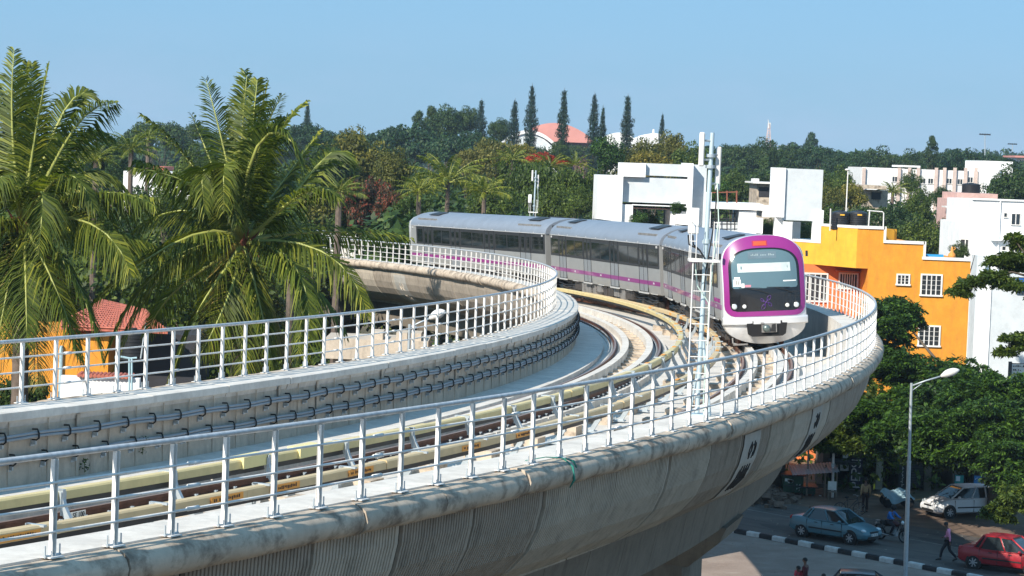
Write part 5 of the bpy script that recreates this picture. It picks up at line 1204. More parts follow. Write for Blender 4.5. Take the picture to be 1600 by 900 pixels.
big_palm('coconut_palm', 'coconut palm at the left edge, its crown cut off by the frame', 38, 345, 66, .24, [
    (((10, 220, 0), (22, 78, 0)), {'droop': .25, 'fold': .7}), (((45, 230, .5), (50, 100, .6)), {'droop': .3}), (((48, 230, -.6), (76, 102, -.4)), {'droop': .3}), (((25, 240, 1), (-20, 110, 1)), {'droop': .4}), (((85, 190, .5), (110, 130, .8), (146, 148, 1)), {'droop': .5}),
    (((95, 240, -.4), (120, 160, -.6), (180, 160, -.8)), {'droop': .9}), (((90, 250, 1.4), (120, 180, 1.8), (175, 215, 2.2)), {'droop': .7}), (((100, 300, .8), (130, 220, 1.4), (200, 300, 1.8)), {'droop': .8}), (((80, 280, -1.2), (110, 230, -1.8), (150, 330, -2.2)), {'droop': .9}),
    (((110, 300, -.8), (190, 285, -1.4), (242, 322, -1.8)), {'droop': 1.0}), (((100, 330, -1.4), (175, 335, -2.0), (205, 430, -2.4)), {'droop': 1.0}), (((110, 350, 1.2), (190, 350, 2.0), (250, 400, 2.4)), {'droop': .9}), (((80, 380, -1.4), (130, 420, -2), (160, 560, -2.3)), {'droop': .8}),
    (((60, 400, -1.8), (90, 440, -2.2), (125, 560, -2.4)), {'droop': .8}), (((40, 420, -1.8), (42, 540, -2.1)), {'droop': .8}), (((20, 400, -1.6), (-5, 540, -2)), {'droop': .9}), (((10, 350, -1.2), (-60, 330, -1.8), (-110, 420, -2)), {'droop': .9}), (((0, 280, -1), (-50, 230, -1.4), (-60, 380, -1.8)), {'droop': .9}), (((0, 260, .6), (-60, 180, 1), (-120, 230, 1.2)), {'droop': .6}),
    (((20, 300, -1.8), (10, 220, -2.6), (-20, 330, -3.0)), {'droop': .9}), (((60, 300, -1.8), (75, 250, -2.4), (60, 400, -2.8)), {'droop': .9}), (((30, 260, 1.8), (60, 180, 2.6), (100, 300, 3)), {'droop': .8}), (((90, 420, 1.2), (120, 470, 1.8), (135, 600, 2)), {'droop': .8, 'dry': 1, 'gap': .3}), (((55, 440, .8), (60, 600, 1)), {'droop': .8, 'dry': 1, 'gap': .2}), (((15, 440, 1), (5, 580, 1.2)), {'droop': .8, 'dry': 1, 'gap': .2})], 37, 1.08)
def far_palm_mesh(seed, nf=22, L_=4.6):
    g = random.Random(seed); V, F = [], []; mb = MB()
    for i in range(nf):
        a = 6.283 * i * .382 + g.uniform(-.2, .2); e = .2 + 1.25 * ((i + .5) / nf) ** .8; e = 1.45 - e; l = L_ * g.uniform(.85, 1.1)
        d = Vector((math.cos(a) * math.cos(e), math.sin(a) * math.cos(e), math.sin(e))); h_ = Vector((math.cos(a), math.sin(a), 0))
        p1 = d * l * .55; p2 = p1 + (h_ * .8 + Vector((0, 0, math.sin(e) - .75))) * l * .45
        ra = frond((V, F), [Vector((0, 0, 0)), p1, p2], .8, g, n=26, droop=.8, w=.06); mb.tube(ra, [.07, .06, .05, .04, .03, .03, .02, .01], 4)
    Vn = np.array([tuple(p) for p in V]); me = npmesh('crown', Vn, np.array(F), LF['palm']); tm = bpy.data.meshes.new('midribs'); tm.from_pydata(mb.v, [], mb.f); tm.materials.append(M_rachis); return me, tm
FP = [far_palm_mesh(41), far_palm_mesh(43, 18)]
tp_ = MB(); tp_.lathe((0, 0, 0), [(.26, 0), (.2, .1), (.17, .5), (.15, 1.0)], 8); PTm = bpy.data.meshes.new('palm_trunk'); PTm.from_pydata(tp_.v, [], tp_.f); PTm.materials.append(MATS['palm_trunk_bark'])
def far_palm(u, v, Y, rpx, label, k=0):
    c = at(u, v, Y); sc = rpx * Y / FPX / 4.4; r = thing('palm_tree', label, 'palm', (c.x, Y, 0), 'smaller palms among the trees', local=True, rz=k * 1.1 + .4)
    o = link('crown', FP[k % 2][0], (0, 0, c.z), r); o.scale = (sc,) * 3; q = link('midribs', FP[k % 2][1], (0, 0, 0), o); t = link('trunk', PTm, (0, 0, 0), r); t.scale = (1, 1, c.z)
    FR[o.name] = Vector((0, 0, 0)); q.location = (0, 0, 0)
for i, a in enumerate(((205, 235, 150, 52, 'palm with upright fronds between the two large palms, below the skyline'), (232, 215, 175, 34, 'small palm just left of the middle palm crown'), (700, 285, 165, 80, 'widest palm behind the rear end of the train'), (757, 300, 158, 55, 'palm directly behind the rear carriage roof, right of the widest one'), (655, 300, 160, 48, 'palm between the red shrub and the widest palm'), (800, 250, 210, 38, 'palm under the yellowish tree behind the train'), (860, 262, 200, 40, 'palm just below the red flowering crown'), (900, 258, 205, 34, 'palm right of the red flowering crown'), (1395, 300, 235, 30, 'palm in front of the long cream institute'), (530, 300, 120, 52, 'palm half hidden behind the right fronds of the middle palm'), (150, 250, 130, 45, 'palm close behind the left edge palm'), (455, 420, 95, 60, 'shaded palm low behind the middle palm'))): far_palm(*a, k=i)
# --- trees one can tell apart (crown archetype, top pixel, distance, crown width in pixels, label)
T = [('rain2', 835, 226, 520, 80, 'dark low crown below the white arched side roof'), ('rain', 640, 193, 400, 175, 'wide dark umbrella shaped tree left of the red roofed hall'), ('rain', 735, 203, 395, 150, 'dark umbrella tree right under the squat conifer'), ('tall2', 655, 178, 430, 34, 'clumpy tree on the skyline at the left end of the dark clump'), ('dark', 697, 167, 430, 70, 'tallest rounded top of the dark clump on the skyline'), ('tall2', 675, 172, 435, 40, 'rounded tree on the skyline between two others of the dark clump'), ('dark', 728, 168, 432, 52, 'rounded top beside the squat conifer on the skyline'), ('dark', 780, 186, 425, 45, 'low crown right of the squat conifer'), ('rain', 480, 192, 410, 110, 'dark hill like crown behind the top of the middle palm'), ('rain2', 245, 186, 420, 110, 'dark spreading crown on the skyline between the large palms'), ('rain2', 300, 190, 430, 90, 'second dark spreading crown left of the middle palm'), ('rain', 545, 205, 420, 90, 'dark spreading crown right of the middle palm top'),
 ('round2', 560, 200, 215, 120, 'loose olive green tree right of the middle palm'), ('round2', 615, 232, 190, 80, 'olive tree with reddish branches above the red shrubs'), ('dark', 520, 225, 200, 90, 'dark leafy tree behind the right fronds of the middle palm'), ('redbush', 565, 283, 176, 90, 'dull red flowering shrub left of the train end'), ('redbush', 610, 300, 172, 60, 'lower red flowering shrub touching the train end'), ('hedge', 640, 308, 172, 60, 'yellow green shrub at the rear end of the train'), ('hedge', 545, 318, 178, 80, 'green shrub below the red shrubs'),
 ('yellow', 775, 216, 270, 95, 'yellowish loose tree in front of the dark umbrella trees'), ('yellow', 735, 232, 262, 60, 'smaller yellowish tree on the left of the loose yellow one'), ('yellow', 815, 224, 280, 60, 'yellow brown tree below the tallest conifer'), ('flame', 848, 238, 240, 60, 'tree with bright red flowers below the red roof'), ('flame', 882, 249, 238, 34, 'small red flowering crown right of the larger one'),
 ('rain2', 905, 224, 500, 70, 'dark tree below the conifer in front of the red roof'), ('dark', 875, 222, 380, 36, 'dark bushy tree at the foot of the middle conifer'), ('bright', 948, 214, 250, 75, 'light green tree with bare limbs left of the white building'), ('round2', 1000, 216, 255, 90, 'olive tree right of the light green one, above the white box'), ('round2', 1046, 206, 260, 70, 'highest olive tree close left of the mast'), ('yellow', 1020, 236, 235, 80, 'yellow green tree directly above the white building'), ('round', 1085, 226, 250, 80, 'green tree behind the mast top'),
 ('hedge', 850, 262, 185, 90, 'leafy tree wall behind the small mast, left part'), ('hedge', 898, 268, 182, 74, 'leafy tree wall left of the white building'), ('hedge', 815, 258, 188, 70, 'leafy bush mass behind the middle of the rear carriage'), ('round', 870, 292, 170, 80, 'low round tree right behind the train roof by the small mast'), ('round', 905, 290, 175, 56, 'low round tree close to the white building'), ('round', 770, 285, 175, 90, 'green tree behind the palms over the train roof'),
 ('rain2', 1150, 223, 430, 90, 'dark tree on the skyline right of the mast'), ('dark', 1190, 218, 430, 70, 'dark rounded tree under the distant lattice tower'), ('dark', 1238, 226, 440, 60, 'dark tree in front of the tiny white rooftop'), ('rain', 1275, 226, 440, 100, 'flat dark crown on the skyline right of the white tower'), ('tall', 1268, 212, 600, 40, 'pale feathery trees on the far skyline'), ('tall', 1195, 250, 330, 40, 'slender green tree in a row, first right of the mast'), ('tall', 1225, 252, 330, 40, 'slender green tree in a row, behind the white tower'), ('tall', 1160, 255, 330, 44, 'slender green tree just above the rusty guard rail'),
 ('rain', 1335, 236, 430, 100, 'wide dark crown above the left end of the institute'), ('dark', 1380, 232, 430, 80, 'dark rounded crown above the institute roof'), ('dark', 1420, 236, 440, 70, 'second dark crown above the middle of the institute'), ('tall2', 1456, 217, 420, 30, 'narrow dark tree poking above the institute'), ('rain', 1505, 231, 430, 120, 'broad dark umbrella tree above the right end of the institute'), ('rain', 1550, 240, 440, 80, 'sloping dark crown at the end of the tree line'), ('round', 1315, 262, 260, 70, 'green tree between the white tower and the institute'), ('yellow', 1330, 286, 225, 60, 'tree with yellow blossom beyond the rooftop pole'), ('round2', 1295, 290, 215, 60, 'olive tree touching the right side of the white tower'),
 ('round', 1442, 292, 270, 40, 'round tree in front of the middle of the institute'), ('dark', 1475, 292, 265, 42, 'dark round tree in front of the right part of the institute'), ('round', 1424, 268, 280, 40, 'leafy tree hiding the left part of the institute'), ('dark', 1578, 262, 270, 95, 'large round tree above the white block at the right'), ('dark', 1300, 322, 190, 70, 'dark tree behind the black water tanks'), ('rain2', 1360, 318, 195, 110, 'large dark spreading tree behind the stepped orange wall'), ('dark', 1410, 322, 200, 90, 'dark tree right of the rooftop pipe'), ('round', 1440, 340, 185, 80, 'leafy tree over the lower terrace of the orange building'), ('dark', 1480, 345, 190, 70, 'dark tree between the orange building and the pink house'), ('round', 1500, 378, 160, 36, 'small plant tree beside the terrace pot'), ('round', 1430, 300, 215, 70, 'bright green tree left of the pink house'), ('bright', 1000, 332, 158, 40, 'low shrub with white flowers against the white wall'), ('bright', 1059, 316, 156, 26, 'potted shrub in front of the white wall left of the mast'), ('round', 1010, 328, 172, 60, 'shrub seen through the opening of the white building'), ('dark', 1250, 345, 172, 60, 'dark shrub seen through the frame below the white tower'), ('dark', 1205, 342, 172, 40, 'dark shrub seen through the frame left of the tower'), ('bright', 1120, 282, 230, 60, 'green tree behind the rusty guard rail'), ('round', 1150, 268, 245, 60, 'olive tree left of the grey house shell'),
 ('dark', 165, 215, 200, 90, 'dark tree mass right of the left palm crown'), ('round', 300, 232, 190, 80, 'green tree behind the left fronds of the middle palm'), ('dark', 100, 250, 160, 110, 'dark tree behind the left palm'), ('round', 265, 290, 140, 80, 'leafy tree below the white house wall'), ('dark', 180, 340, 132, 110, 'shaded tree filling the gap between the large palms'), ('dark', 245, 291, 165, 130, 'broad dark tree right in front of the white house wall'), ('round', 330, 300, 170, 110, 'green tree behind the crown centre of the middle palm'), ('dark', 140, 300, 150, 110, 'dark crown right of the left palm, below the skyline palm'), ('round2', 500, 290, 190, 110, 'olive tree behind the drooping right fronds of the middle palm'), ('dark', 590, 322, 185, 110, 'dark tree left of the rear of the train, under the red shrubs'), ('dark', 60, 400, 128, 120, 'shaded tree behind the left palm trunk'), ('dark', 300, 420, 130, 110, 'shaded tree behind the middle palm trunk'), ('dark', 460, 330, 140, 110, 'dark tree behind the middle palm, in front of the viaduct'), ('hedge', 45, 592, 82, 110, 'bright green shrub below the inner railing at the left edge'), ('hedge', 170, 622, 86, 70, 'thin shrub in front of the white terrace wall'), ('round', 400, 250, 210, 90, 'tree hidden behind the upright fronds of the middle palm')]
for i, (k, u, v, Y, w, l) in enumerate(T): tree(k, u, v, Y, w, l, name='shrub' if k in ('hedge', 'redbush') else 'tree', cat='shrub' if k in ('hedge', 'redbush') else 'tree')
# far wood: one mass of crowns, and scrub filling the ground between houses
def wood(name, label, rows, mat, seed, leaf, npc, zmax):
    g = np.random.default_rng(seed); C = []
    for (u0, u1, v, Y, dY, n) in rows:
        for i in range(n):
            u = g.uniform(u0, u1); y = Y + g.uniform(0, dY); top = at(u, v + g.normal() * 4, y); x, zt_ = top.x, max(2.5, top.z); r = g.uniform(2.0, 4.2) * (Y / 400) ** .3
            for k in range(5): C.append((x + g.normal() * r * .8, y + g.normal() * r * .8, max(.8, zt_ - r * g.uniform(.6, 2.6)), r * g.uniform(.45, .75)))
    V, F = leaves(C, npc, None, leaf, .75, .4, seed); me = npmesh(name, V, F, LF[mat]); o = link(name, me, (0, 0, 0)); tag(o, label, 'wood', kind='stuff'); return o
wood('far_wood', 'far off wood along the horizon', [(-60, 480, 214, 560, 150, 120), (480, 640, 214, 600, 150, 50), (1040, 1350, 232, 520, 200, 130), (1330, 1620, 244, 560, 150, 110), (-60, 1640, 232, 900, 250, 260)], 'far', 61, .75, 60, 20)
wood('middle_wood', 'continuous green wood between the viaduct and the skyline', [(-80, 640, 250, 240, 160, 150), (600, 1120, 262, 280, 110, 130), (560, 900, 300, 180, 60, 70), (1100, 1360, 262, 300, 110, 90), (1290, 1560, 350, 215, 60, 70), (1330, 1620, 305, 290, 20, 40), (600, 800, 318, 152, 6, 40)], 'dark', 62, .34, 60, 12)
wood('undergrowth', 'dense undergrowth below the palms and behind the viaduct', [(-80, 420, 430, 130, 20, 100), (560, 1300, 345, 180, 30, 110), (300, 700, 520, 122, 30, 60), (-80, 430, 365, 128, 20, 120), (-80, 400, 310, 140, 20, 80), (380, 660, 318, 188, 30, 90), (1300, 1420, 560, 130, 8, 12)], 'green', 63, .2, 70, 6)
# --- the big street tree at the right and the branches reaching in
def spray_tree(r, sprays, seed, leaf=.085, per=170, mat='bright', name='crown', dens=1.0, trans=None):
    """fine feathery foliage: each spray is a flat fan of small leaflets; sprays: (x,y,z,size)"""
    g = np.random.default_rng(seed); S_ = np.asarray(sprays); k = len(S_); n = per
    az = g.random(k) * 6.283; V = []
    for i in range(k):
        x, y, z, s = S_[i]; nf = 9; m = max(6, int(n / nf)); t = np.tile(np.linspace(.12, 1, m), nf); a = np.repeat(az[i] + np.linspace(-1.7, 1.7, nf) + g.normal(size=nf) * .15, m); sid = np.where(np.arange(len(t)) % 2 == 0, 1, -1)
        rad = t * s; px = x + np.cos(a) * rad; py = y + np.sin(a) * rad; pz = z + .10 * s - .42 * s * t ** 2 + g.normal(size=len(t)) * .02
        dx, dy = np.cos(a), np.sin(a); lx = -dy * sid * .8 + dx * .6; ly = dx * sid * .8 + dy * .6; L_ = leaf * (1.25 - .5 * t) * 2.1 * (.8 + .4 * g.random(len(t)))
        p = np.stack([px, py, pz], 1); q = p + np.stack([lx * L_, ly * L_, -.30 * L_ + g.normal(size=len(t)) * L_ * .45], 1); w = np.stack([dx, dy, g.normal(size=len(t)) * .5], 1) * (L_ * .26)[:, None]; mid = (p + q) / 2 + np.array([0, 0, .01])
        V.append(np.stack([p, mid - w, q, mid + w], 1).reshape(-1, 3))
    V = np.concatenate(V); c = V.mean(0); me = npmesh(name, V - c, np.arange(len(V)).reshape(-1, 4), LF[mat]); return link(name, me, c, r)
def mass(pts, g, n, s0, s1, flat=.25):
    """sprays laid in overlapping shelves around guide points (px,py,Y,rx,rz)"""
    out = []
    for (u, v, Y, rx, rz) in pts:
        c = at(u, v, Y)
        for i in range(n):
            a, rr = g.random() * 6.283, math.sqrt(g.random()); dz = g.normal() * flat
            out.append((c.x + math.cos(a) * rr * rx, c.y + math.sin(a) * rr * rx * .9, c.z + dz * rz - .35 * rr * rr * rz, g.uniform(s0, s1)))
    return out
g_ = np.random.default_rng(77)
bt = thing('street_tree', 'large feathery green tree over the shops and parked white car', 'tree', (at(1500, 700, 116).x, 117, 0))
guide = [(1405, 566, 124, 1.5, .7), (1385, 500, 126, 1.3, .8), (1400, 480, 127, 1.1, .5), (1370, 545, 126, 1.4, .7), (1430, 660, 119, 2.0, .9), (1470, 610, 120, 2.0, .9), (1530, 600, 119, 2.0, .8), (1580, 610, 118, 2.0, .9), (1500, 580, 122, 1.8, .7), (1480, 655, 116, 2.1, 1.0), (1540, 650, 115, 2.2, 1.0), (1590, 660, 115, 2.0, 1.0), (1460, 688, 116, 1.7, .7), (1520, 690, 115, 1.8, .7), (1580, 695, 113, 2.0, .8), (1400, 670, 121, 1.3, .6), (1365, 635, 123, 1.0, .4), (1600, 735, 112, 1.2, .6), (1550, 625, 121, 2.4, .9), (1620, 640, 117, 2.2, 1.), (1640, 720, 115, 2.2, 1.), (1350, 632, 126, .8, .3), (1440, 620, 123, 2., .9)]
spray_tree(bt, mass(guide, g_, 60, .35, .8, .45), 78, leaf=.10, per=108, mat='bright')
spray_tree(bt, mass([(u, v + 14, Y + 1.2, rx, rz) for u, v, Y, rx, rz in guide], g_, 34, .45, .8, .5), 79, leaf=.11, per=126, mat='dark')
mb = MB(); rt_ = Vector((at(1560, 700, 121).x, 121.5, 0)); fk = rt_ + Vector((-.3, -.4, 4.2)); mb.tube([rt_, rt_ + Vector((.1, 0, 2)), fk], [.42, .33, .28], 10); g2 = random.Random(5)
for (u, v, Y, rx, rz) in guide[::2]: e = at(u, v + 6, Y); m = fk.lerp(e, .5) + Vector((0, 0, -.3 + g2.uniform(0, .6))); mb.tube([fk, m, e], [.16, .09, .03], 6)
mb.build('trunk', M_bark, bt, smooth=True)
bt2 = thing('street_tree', 'tree outside the right edge whose dark leafy branches hang in front of the white block', 'tree', (at(1700, 700, 92).x, 93, 0))
gd2 = [(1500, 452, 88, .25, .2), (1518, 440, 88, .35, .25), (1535, 432, 88, .4, .3), (1555, 428, 88, .4, .3), (1575, 440, 88, .35, .3), (1560, 405, 88.5, .3, .2), (1580, 398, 88.5, .4, .3), (1598, 380, 89, .3, .3), (1570, 408, 89, .3, .2), (1592, 415, 89, .5, .3), (1610, 400, 89, .6, .5), (1620, 450, 90, .7, .5), (1585, 368, 89, .2, .15), (1582, 525, 88, .35, .2), (1598, 535, 88, .35, .3), (1570, 548, 88, .2, .12), (1620, 520, 89, .6, .4), (1640, 430, 91, .9, .7), (1650, 560, 91, .9, .7), (1680, 480, 92, 1.4, 1.), (1700, 380, 92, 1.4, 1.), (1680, 300, 93, 1.4, 1.)]
spray_tree(bt2, mass(gd2, g_, 13, .22, .40), 80, leaf=.07, per=108, mat='green')
mb = MB(); rt_ = Vector((at(1700, 700, 92).x, 93, 0)); hub = at(1690, 520, 92); mb.tube([rt_, rt_ + Vector((0, 0, 5)), hub], [.35, .28, .2], 9); 
for ends in ([(1640, 440, 90), (1580, 425, 88), (1505, 446, 88)], [(1640, 420, 90), (1600, 395, 88.5), (1582, 370, 88.8)], [(1650, 560, 90), (1610, 530, 88.5), (1575, 540, 88)], [(1680, 400, 92), (1690, 300, 93)]): mb.tube([hub] + [at(*e) for e in ends], [.12, .07, .035, .012][:len(ends) + 1], 6)
mb.build('trunk', M_bark, bt2, smooth=True)
bt3 = thing('street_tree', 'low branch with leaves hanging in front of the white hatchback rear', 'tree', (at(1640, 780, 96).x, 97, 0))
spray_tree(bt3, mass([(1580, 775, 95, .5, .3), (1560, 790, 95, .4, .25), (1548, 800, 95, .25, .2), (1572, 808, 95, .2, .2), (1600, 790, 95, .5, .3), (1595, 760, 95.5, .6, .4), (1625, 780, 96, .7, .5)], g_, 13, .22, .40), 82, leaf=.07, per=108, mat='green')
mb = MB(); rt_ = Vector((at(1650, 780, 96).x, 97, 0)); mb.tube([rt_, at(1650, 760, 97), at(1610, 775, 95.5), at(1560, 795, 95)], [.2, .12, .05, .015], 7); mb.build('trunk', M_bark, bt3, smooth=True)
# ================================================================ STREET LIFE
def carpaint(n, c): return simple(n, c, .36, .12, .04, 2., coat=.3)
M_tyre = simple('tyre_rubber', (.02, .02, .021), .85, 0, .2); M_rim = simple('alloy_rim', (.45, .46, .48), .35, .7, .1)
M_cglass = glass('car_glass', (.02, .028, .032), .06); M_trimb = simple('black_trim', (.02, .02, .02), .6); M_hl = simple('headlamp_glass', (.62, .68, .70), .12, .2); M_tl = simple('red_tail_lens', (.35, .01, .01), .2); M_plate = simple('number_plate_white', (.72, .72, .70), .5)
def smooth_loft(rings, nseg_len=3):
    """rings: list of (x, [(y,z)...]); Catmull-Rom between stations so the body panels curve"""
    out = []; m = len(rings)
    for i in range(m - 1):
        p = [rings[max(0, i - 1)], rings[i], rings[i + 1], rings[min(m - 1, i + 2)]]
        for k in range(nseg_len):
            t = k / nseg_len; f = lambda a, b, c, d: .5 * (2 * b + (c - a) * t + (2 * a - 5 * b + 4 * c - d) * t * t + (3 * b - a - 3 * c + d) * t ** 3)
            out.append((rings[i][0] * (1 - t) + rings[i + 1][0] * t, [(f(*[q[1][j][0] for q in p]), f(*[q[1][j][1] for q in p])) for j in range(len(rings[i][1]))]))
    out.append(rings[-1]); return out
def car(loc, rz, label, paint, kind='sedan', group='cars on the street', name='car', L=4.2, W=1.68, H=1.42, plate=True):
    """x forward. kind: sedan or hatch"""
    r = thing(name, label, 'car', loc, group, local=True, rz=rz); h = L / 2; w = W / 2
    zb, sill = .20, .33
    # side profile stations: x, bottom z, shoulder(belt) z, half width factor
    if kind == 'sedan': belt = [(-h, .50, .80, .78), (-h + .06, .32, .90, .90), (-h + .30, .24, .97, .97), (-h + .95, .22, .97, 1.0), (-.9, .22, .93, 1.0), (0, .22, .90, 1.0), (.75, .22, .90, 1.0), (1.15, .22, .88, .99), (h - .55, .22, .80, .96), (h - .18, .24, .70, .90), (h - .03, .32, .62, .80), (h, .40, .54, .72)]
    else: belt = [(-h, .48, .86, .80), (-h + .05, .30, .98, .92), (-h + .25, .24, 1.02, .98), (-h + .7, .22, 1.0, 1.0), (-.6, .22, .97, 1.0), (.2, .22, .95, 1.0), (.80, .22, .95, 1.0), (1.1, .22, .94, .99), (h - .45, .22, .84, .96), (h - .15, .24, .74, .90), (h - .02, .32, .64, .80), (h, .40, .56, .72)]
    def ringp(zb_, zt_, f):
        y = w * f; c = .10
        half = [(0, zb_), (y * .80, zb_), (y * .97, zb_ + .08), (y, zb_ + (zt_ - zb_) * .45), (y * .985, zt_ - (zt_ - zb_) * .22), (y * .93, zt_ - .03), (y * .80, zt_), (0, zt_ + .025 * f)]
        return half + [(-a, b) for a, b in reversed(half[1:-1])]
    rg = smooth_loft([(x, ringp(a, b, f)) for x, a, b, f in belt]); mb = MB(); n = len(rg[0][1]); vs = [(x, y, z) for x, p in rg for y, z in p]
    mb.add(vs, [(i * n + k, i * n + (k + 1) % n, (i + 1) * n + (k + 1) % n, (i + 1) * n + k) for i in range(len(rg) - 1) for k in range(n)] + [tuple(range(n - 1, -1, -1)), tuple(range((len(rg) - 1) * n, len(rg) * n))])
    body = mb.build('body', paint, r, smooth=True, angle=38)
    # greenhouse (dark glass), roof skin and pillars
    if kind == 'sedan': gh = dict(bx0=-h + .72, bx1=1.12, tx0=-.98, tx1=.28, zb=.90, zt=H - .03)
    else: gh = dict(bx0=-h + .12, bx1=1.02, tx0=-h + .46, tx1=.22, zb=.96, zt=H - .03)
    yb, yt = w * .93, w * .72
    def gp_(t, e):   # t 0 rear..1 front along, e 0 belt..1 roof
        xb = gh['bx0'] + (gh['bx1'] - gh['bx0']) * t; xt = gh['tx0'] + (gh['tx1'] - gh['tx0']) * t; return xb + (xt - xb) * e, yb + (yt - yb) * e, gh['zb'] + (gh['zt'] - gh['zb']) * e
    ts = [0, .08, .3, .5, .7, .92, 1]; mb = MB(); vs = []; E = [0, .35, .7, 1]
    for t in ts:
        k = 1 - .10 * abs(2 * t - 1) ** 4; row = []
        for e in E: x, y, z = gp_(t, e ** .95); row.append((x, y * k, z + .03 * math.sin(math.pi * t) * e))
        vs += row + [(x, -y, z) for x, y, z in reversed(row)]
    n = 8; mb.add(vs, [(i * n + a, i * n + a + 1, (i + 1) * n + a + 1, (i + 1) * n + a) for i in range(len(ts) - 1) for a in range(n - 1)] + [tuple(range(7, -1, -1)), tuple(range((len(ts) - 1) * n, len(ts) * n))])
    mb.build('window', M_cglass, r, smooth=True, angle=50)
    mb = MB(); vs = []; nx = 9; ny = 7
    for i in range(nx):
        t = i / (nx - 1); x = gh['tx0'] - .03 + (gh['tx1'] - gh['tx0'] + .06) * t
        for j in range(ny): s_ = -1 + 2 * j / (ny - 1); vs.append((x, s_ * (yt + .02), gh['zt'] - .01 + .045 * math.sin(math.pi * (.12 + .76 * t)) + .035 * (1 - abs(s_) ** 2.5)))
    k = len(vs); vs += [(x, y, z - .05) for x, y, z in vs]; fs = []
    for i in range(nx - 1):
        for j in range(ny - 1): a = i * ny + j; fs += [(a, a + 1, a + ny + 1, a + ny), (k + a, k + a + ny, k + a + ny + 1, k + a + 1)]
    for i in range(nx - 1): a = i * ny; fs += [(a, a + ny, k + a + ny, k + a), (a + ny - 1, k + a + ny - 1, k + a + 2 * ny - 1, a + 2 * ny - 1)]
    for j in range(ny - 1): fs += [(j, k + j, k + j + 1, j + 1), ((nx - 1) * ny + j, (nx - 1) * ny + j + 1, k + (nx - 1) * ny + j + 1, k + (nx - 1) * ny + j)]
    mb.add(vs, fs); mb.build('roof', paint, r, smooth=True, angle=40)
    mb = MB()
    pil = [(.0, .045), (1.0, .04), (.30 if kind == 'hatch' else .12, .05), (.60, .03)]
    for t, rr in pil:
        for sg in (-1, 1):
            pts = []
            for e in (0, .35, .7, 1): x, y, z = gp_(t, e ** .95); kq = 1 - .10 * abs(2 * t - 1) ** 4; pts.append((x, sg * (y * kq + .004), z + .03 * math.sin(math.pi * t) * e))
            mb.tube(pts, rr, 6)
    for sg in (-1, 1): mb.tube([(gp_(t, 0)[0], sg * (gp_(t, 0)[1] * (1 - .10 * abs(2 * t - 1) ** 4) + .005), gh['zb'] + .005) for t in (0, .15, .4, .7, 1)], .02, 5)
    mb.build('pillar', paint, r, smooth=True)
    wr = .30; wx = (-h + .80, h - .78)
    for x in wx:
        for sg in (-1, 1):
            y = sg * (w - .085)
            q = MB(); q.lathe((x, sg * (w - .12), wr + .015), [(.001, -.105), (wr + .065, -.105), (wr + .065, .118), (.001, .118)], 22, axis='y'); q.build('wheel_arch', M_trimb, r)
            q = MB(); q.lathe((x, y, wr), [(wr * .55, -.09), (wr * .93, -.095), (wr, -.06), (wr, .06), (wr * .93, .095), (wr * .66, .098), (wr * .62, .06)], 24, axis='y'); ty = q.build('wheel', M_tyre, r, smooth=True, angle=40)
            q = MB(); q.lathe((x, y, wr), [(.001, sg * .02 - .01), (wr * .62, sg * .03 - .01), (wr * .66, sg * .09 - .01), (wr * .66, sg * .09 + .01), (wr * .60, sg * .04 + .01), (.001, sg * .03 + .01)], 20, axis='y')
            for i in range(7):
                a = 6.283 * i / 7; q.box((x + math.cos(a) * wr * .34, y + sg * .085, wr + math.sin(a) * wr * .34), (wr * .62, .02, .055), M=Matrix.Rotation(-a, 3, 'Y'))
            q.lathe((x, y + sg * .09, wr), [(.001, -.01), (.05, -.01), (.05, .01), (.001, .01)], 10, axis='y'); q.build('rim', M_rim, ty, smooth=True, angle=40)
    for sg in (-1, 1):
        q = MB(); q.ball((h - .20, sg * w * .70, .66 if kind == 'sedan' else .70), .12, 10, 8, (1.15, 1.15, .75 if kind == 'sedan' else 1.15)); q.build('headlight', M_hl, r, smooth=True)
        q = MB(); q.ball((-h + .13, sg * w * .78, .82 if kind == 'sedan' else .9), .12, 10, 8, (.9, 1.0, 1.15)); q.build('tail_light', M_tl, r, smooth=True)
        q = MB(); q.ball((gh['bx1'] - .32, sg * (w + .07), gh['zb'] + .07), .10, 10, 8, (.7, 1, .75)); q.cyl((gh['bx1'] - .30, sg * w * .9, gh['zb'] + .02), (gh['bx1'] - .32, sg * (w + .03), gh['zb'] + .05), .02, n=6); q.build('wing_mirror', paint, r, smooth=True)
        q = MB(); q.bx(-h + 1.2, h - 1.22, sg * (w - .012), sg * (w + .012), .50, .56); q.build('side_moulding', M_trimb, r)
        for x in (-.55, .35): q = MB(); q.bx(x - .08, x + .08, sg * (w * .975), sg * (w * .975 + .03), .78, .81); q.build('door_handle', M_trimb if kind == 'sedan' else paint, r)
        q = MB()
        for x in (-.22, .88, -1.05): q.bx(x - .006, x + .006, sg * (w - .03), sg * (w + .002), .30, .88)
        q.build('door_gap', M_trimb, r)
    q = MB(); q.bx(h - .06, h + .005, -.32, .32, .55, .63); q.build('grille', M_trimb, r); q = MB(); q.bx(h - .08, h + .012, -.5, .5, .30, .42); q.build('lower_grille', M_trimb, r)
    q = MB(); q.bx(-h - .02, -h + .2, -w * .8, w * .8, .40, .47); q.build('rear_bumper_strip', M_trimb, r)
    if plate:
        q = MB(); q.bx(h + .006, h + .022, -.24, .24, .42, .53); pl = q.build('number_plate', M_plate, r); q = MB(); rr = random.Random(len(label))
        for i in range(9):
            y = -.20 + i * .046
            if i in (2, 5): continue
            q.bx(h + .022, h + .025, y, y + .012, .44, .51); q.bx(h + .022, h + .025, y, y + .03, rr.choice((.44, .47, .5)), .51)
        q.build('plate_lettering', M_trimb, pl)
    q = MB()
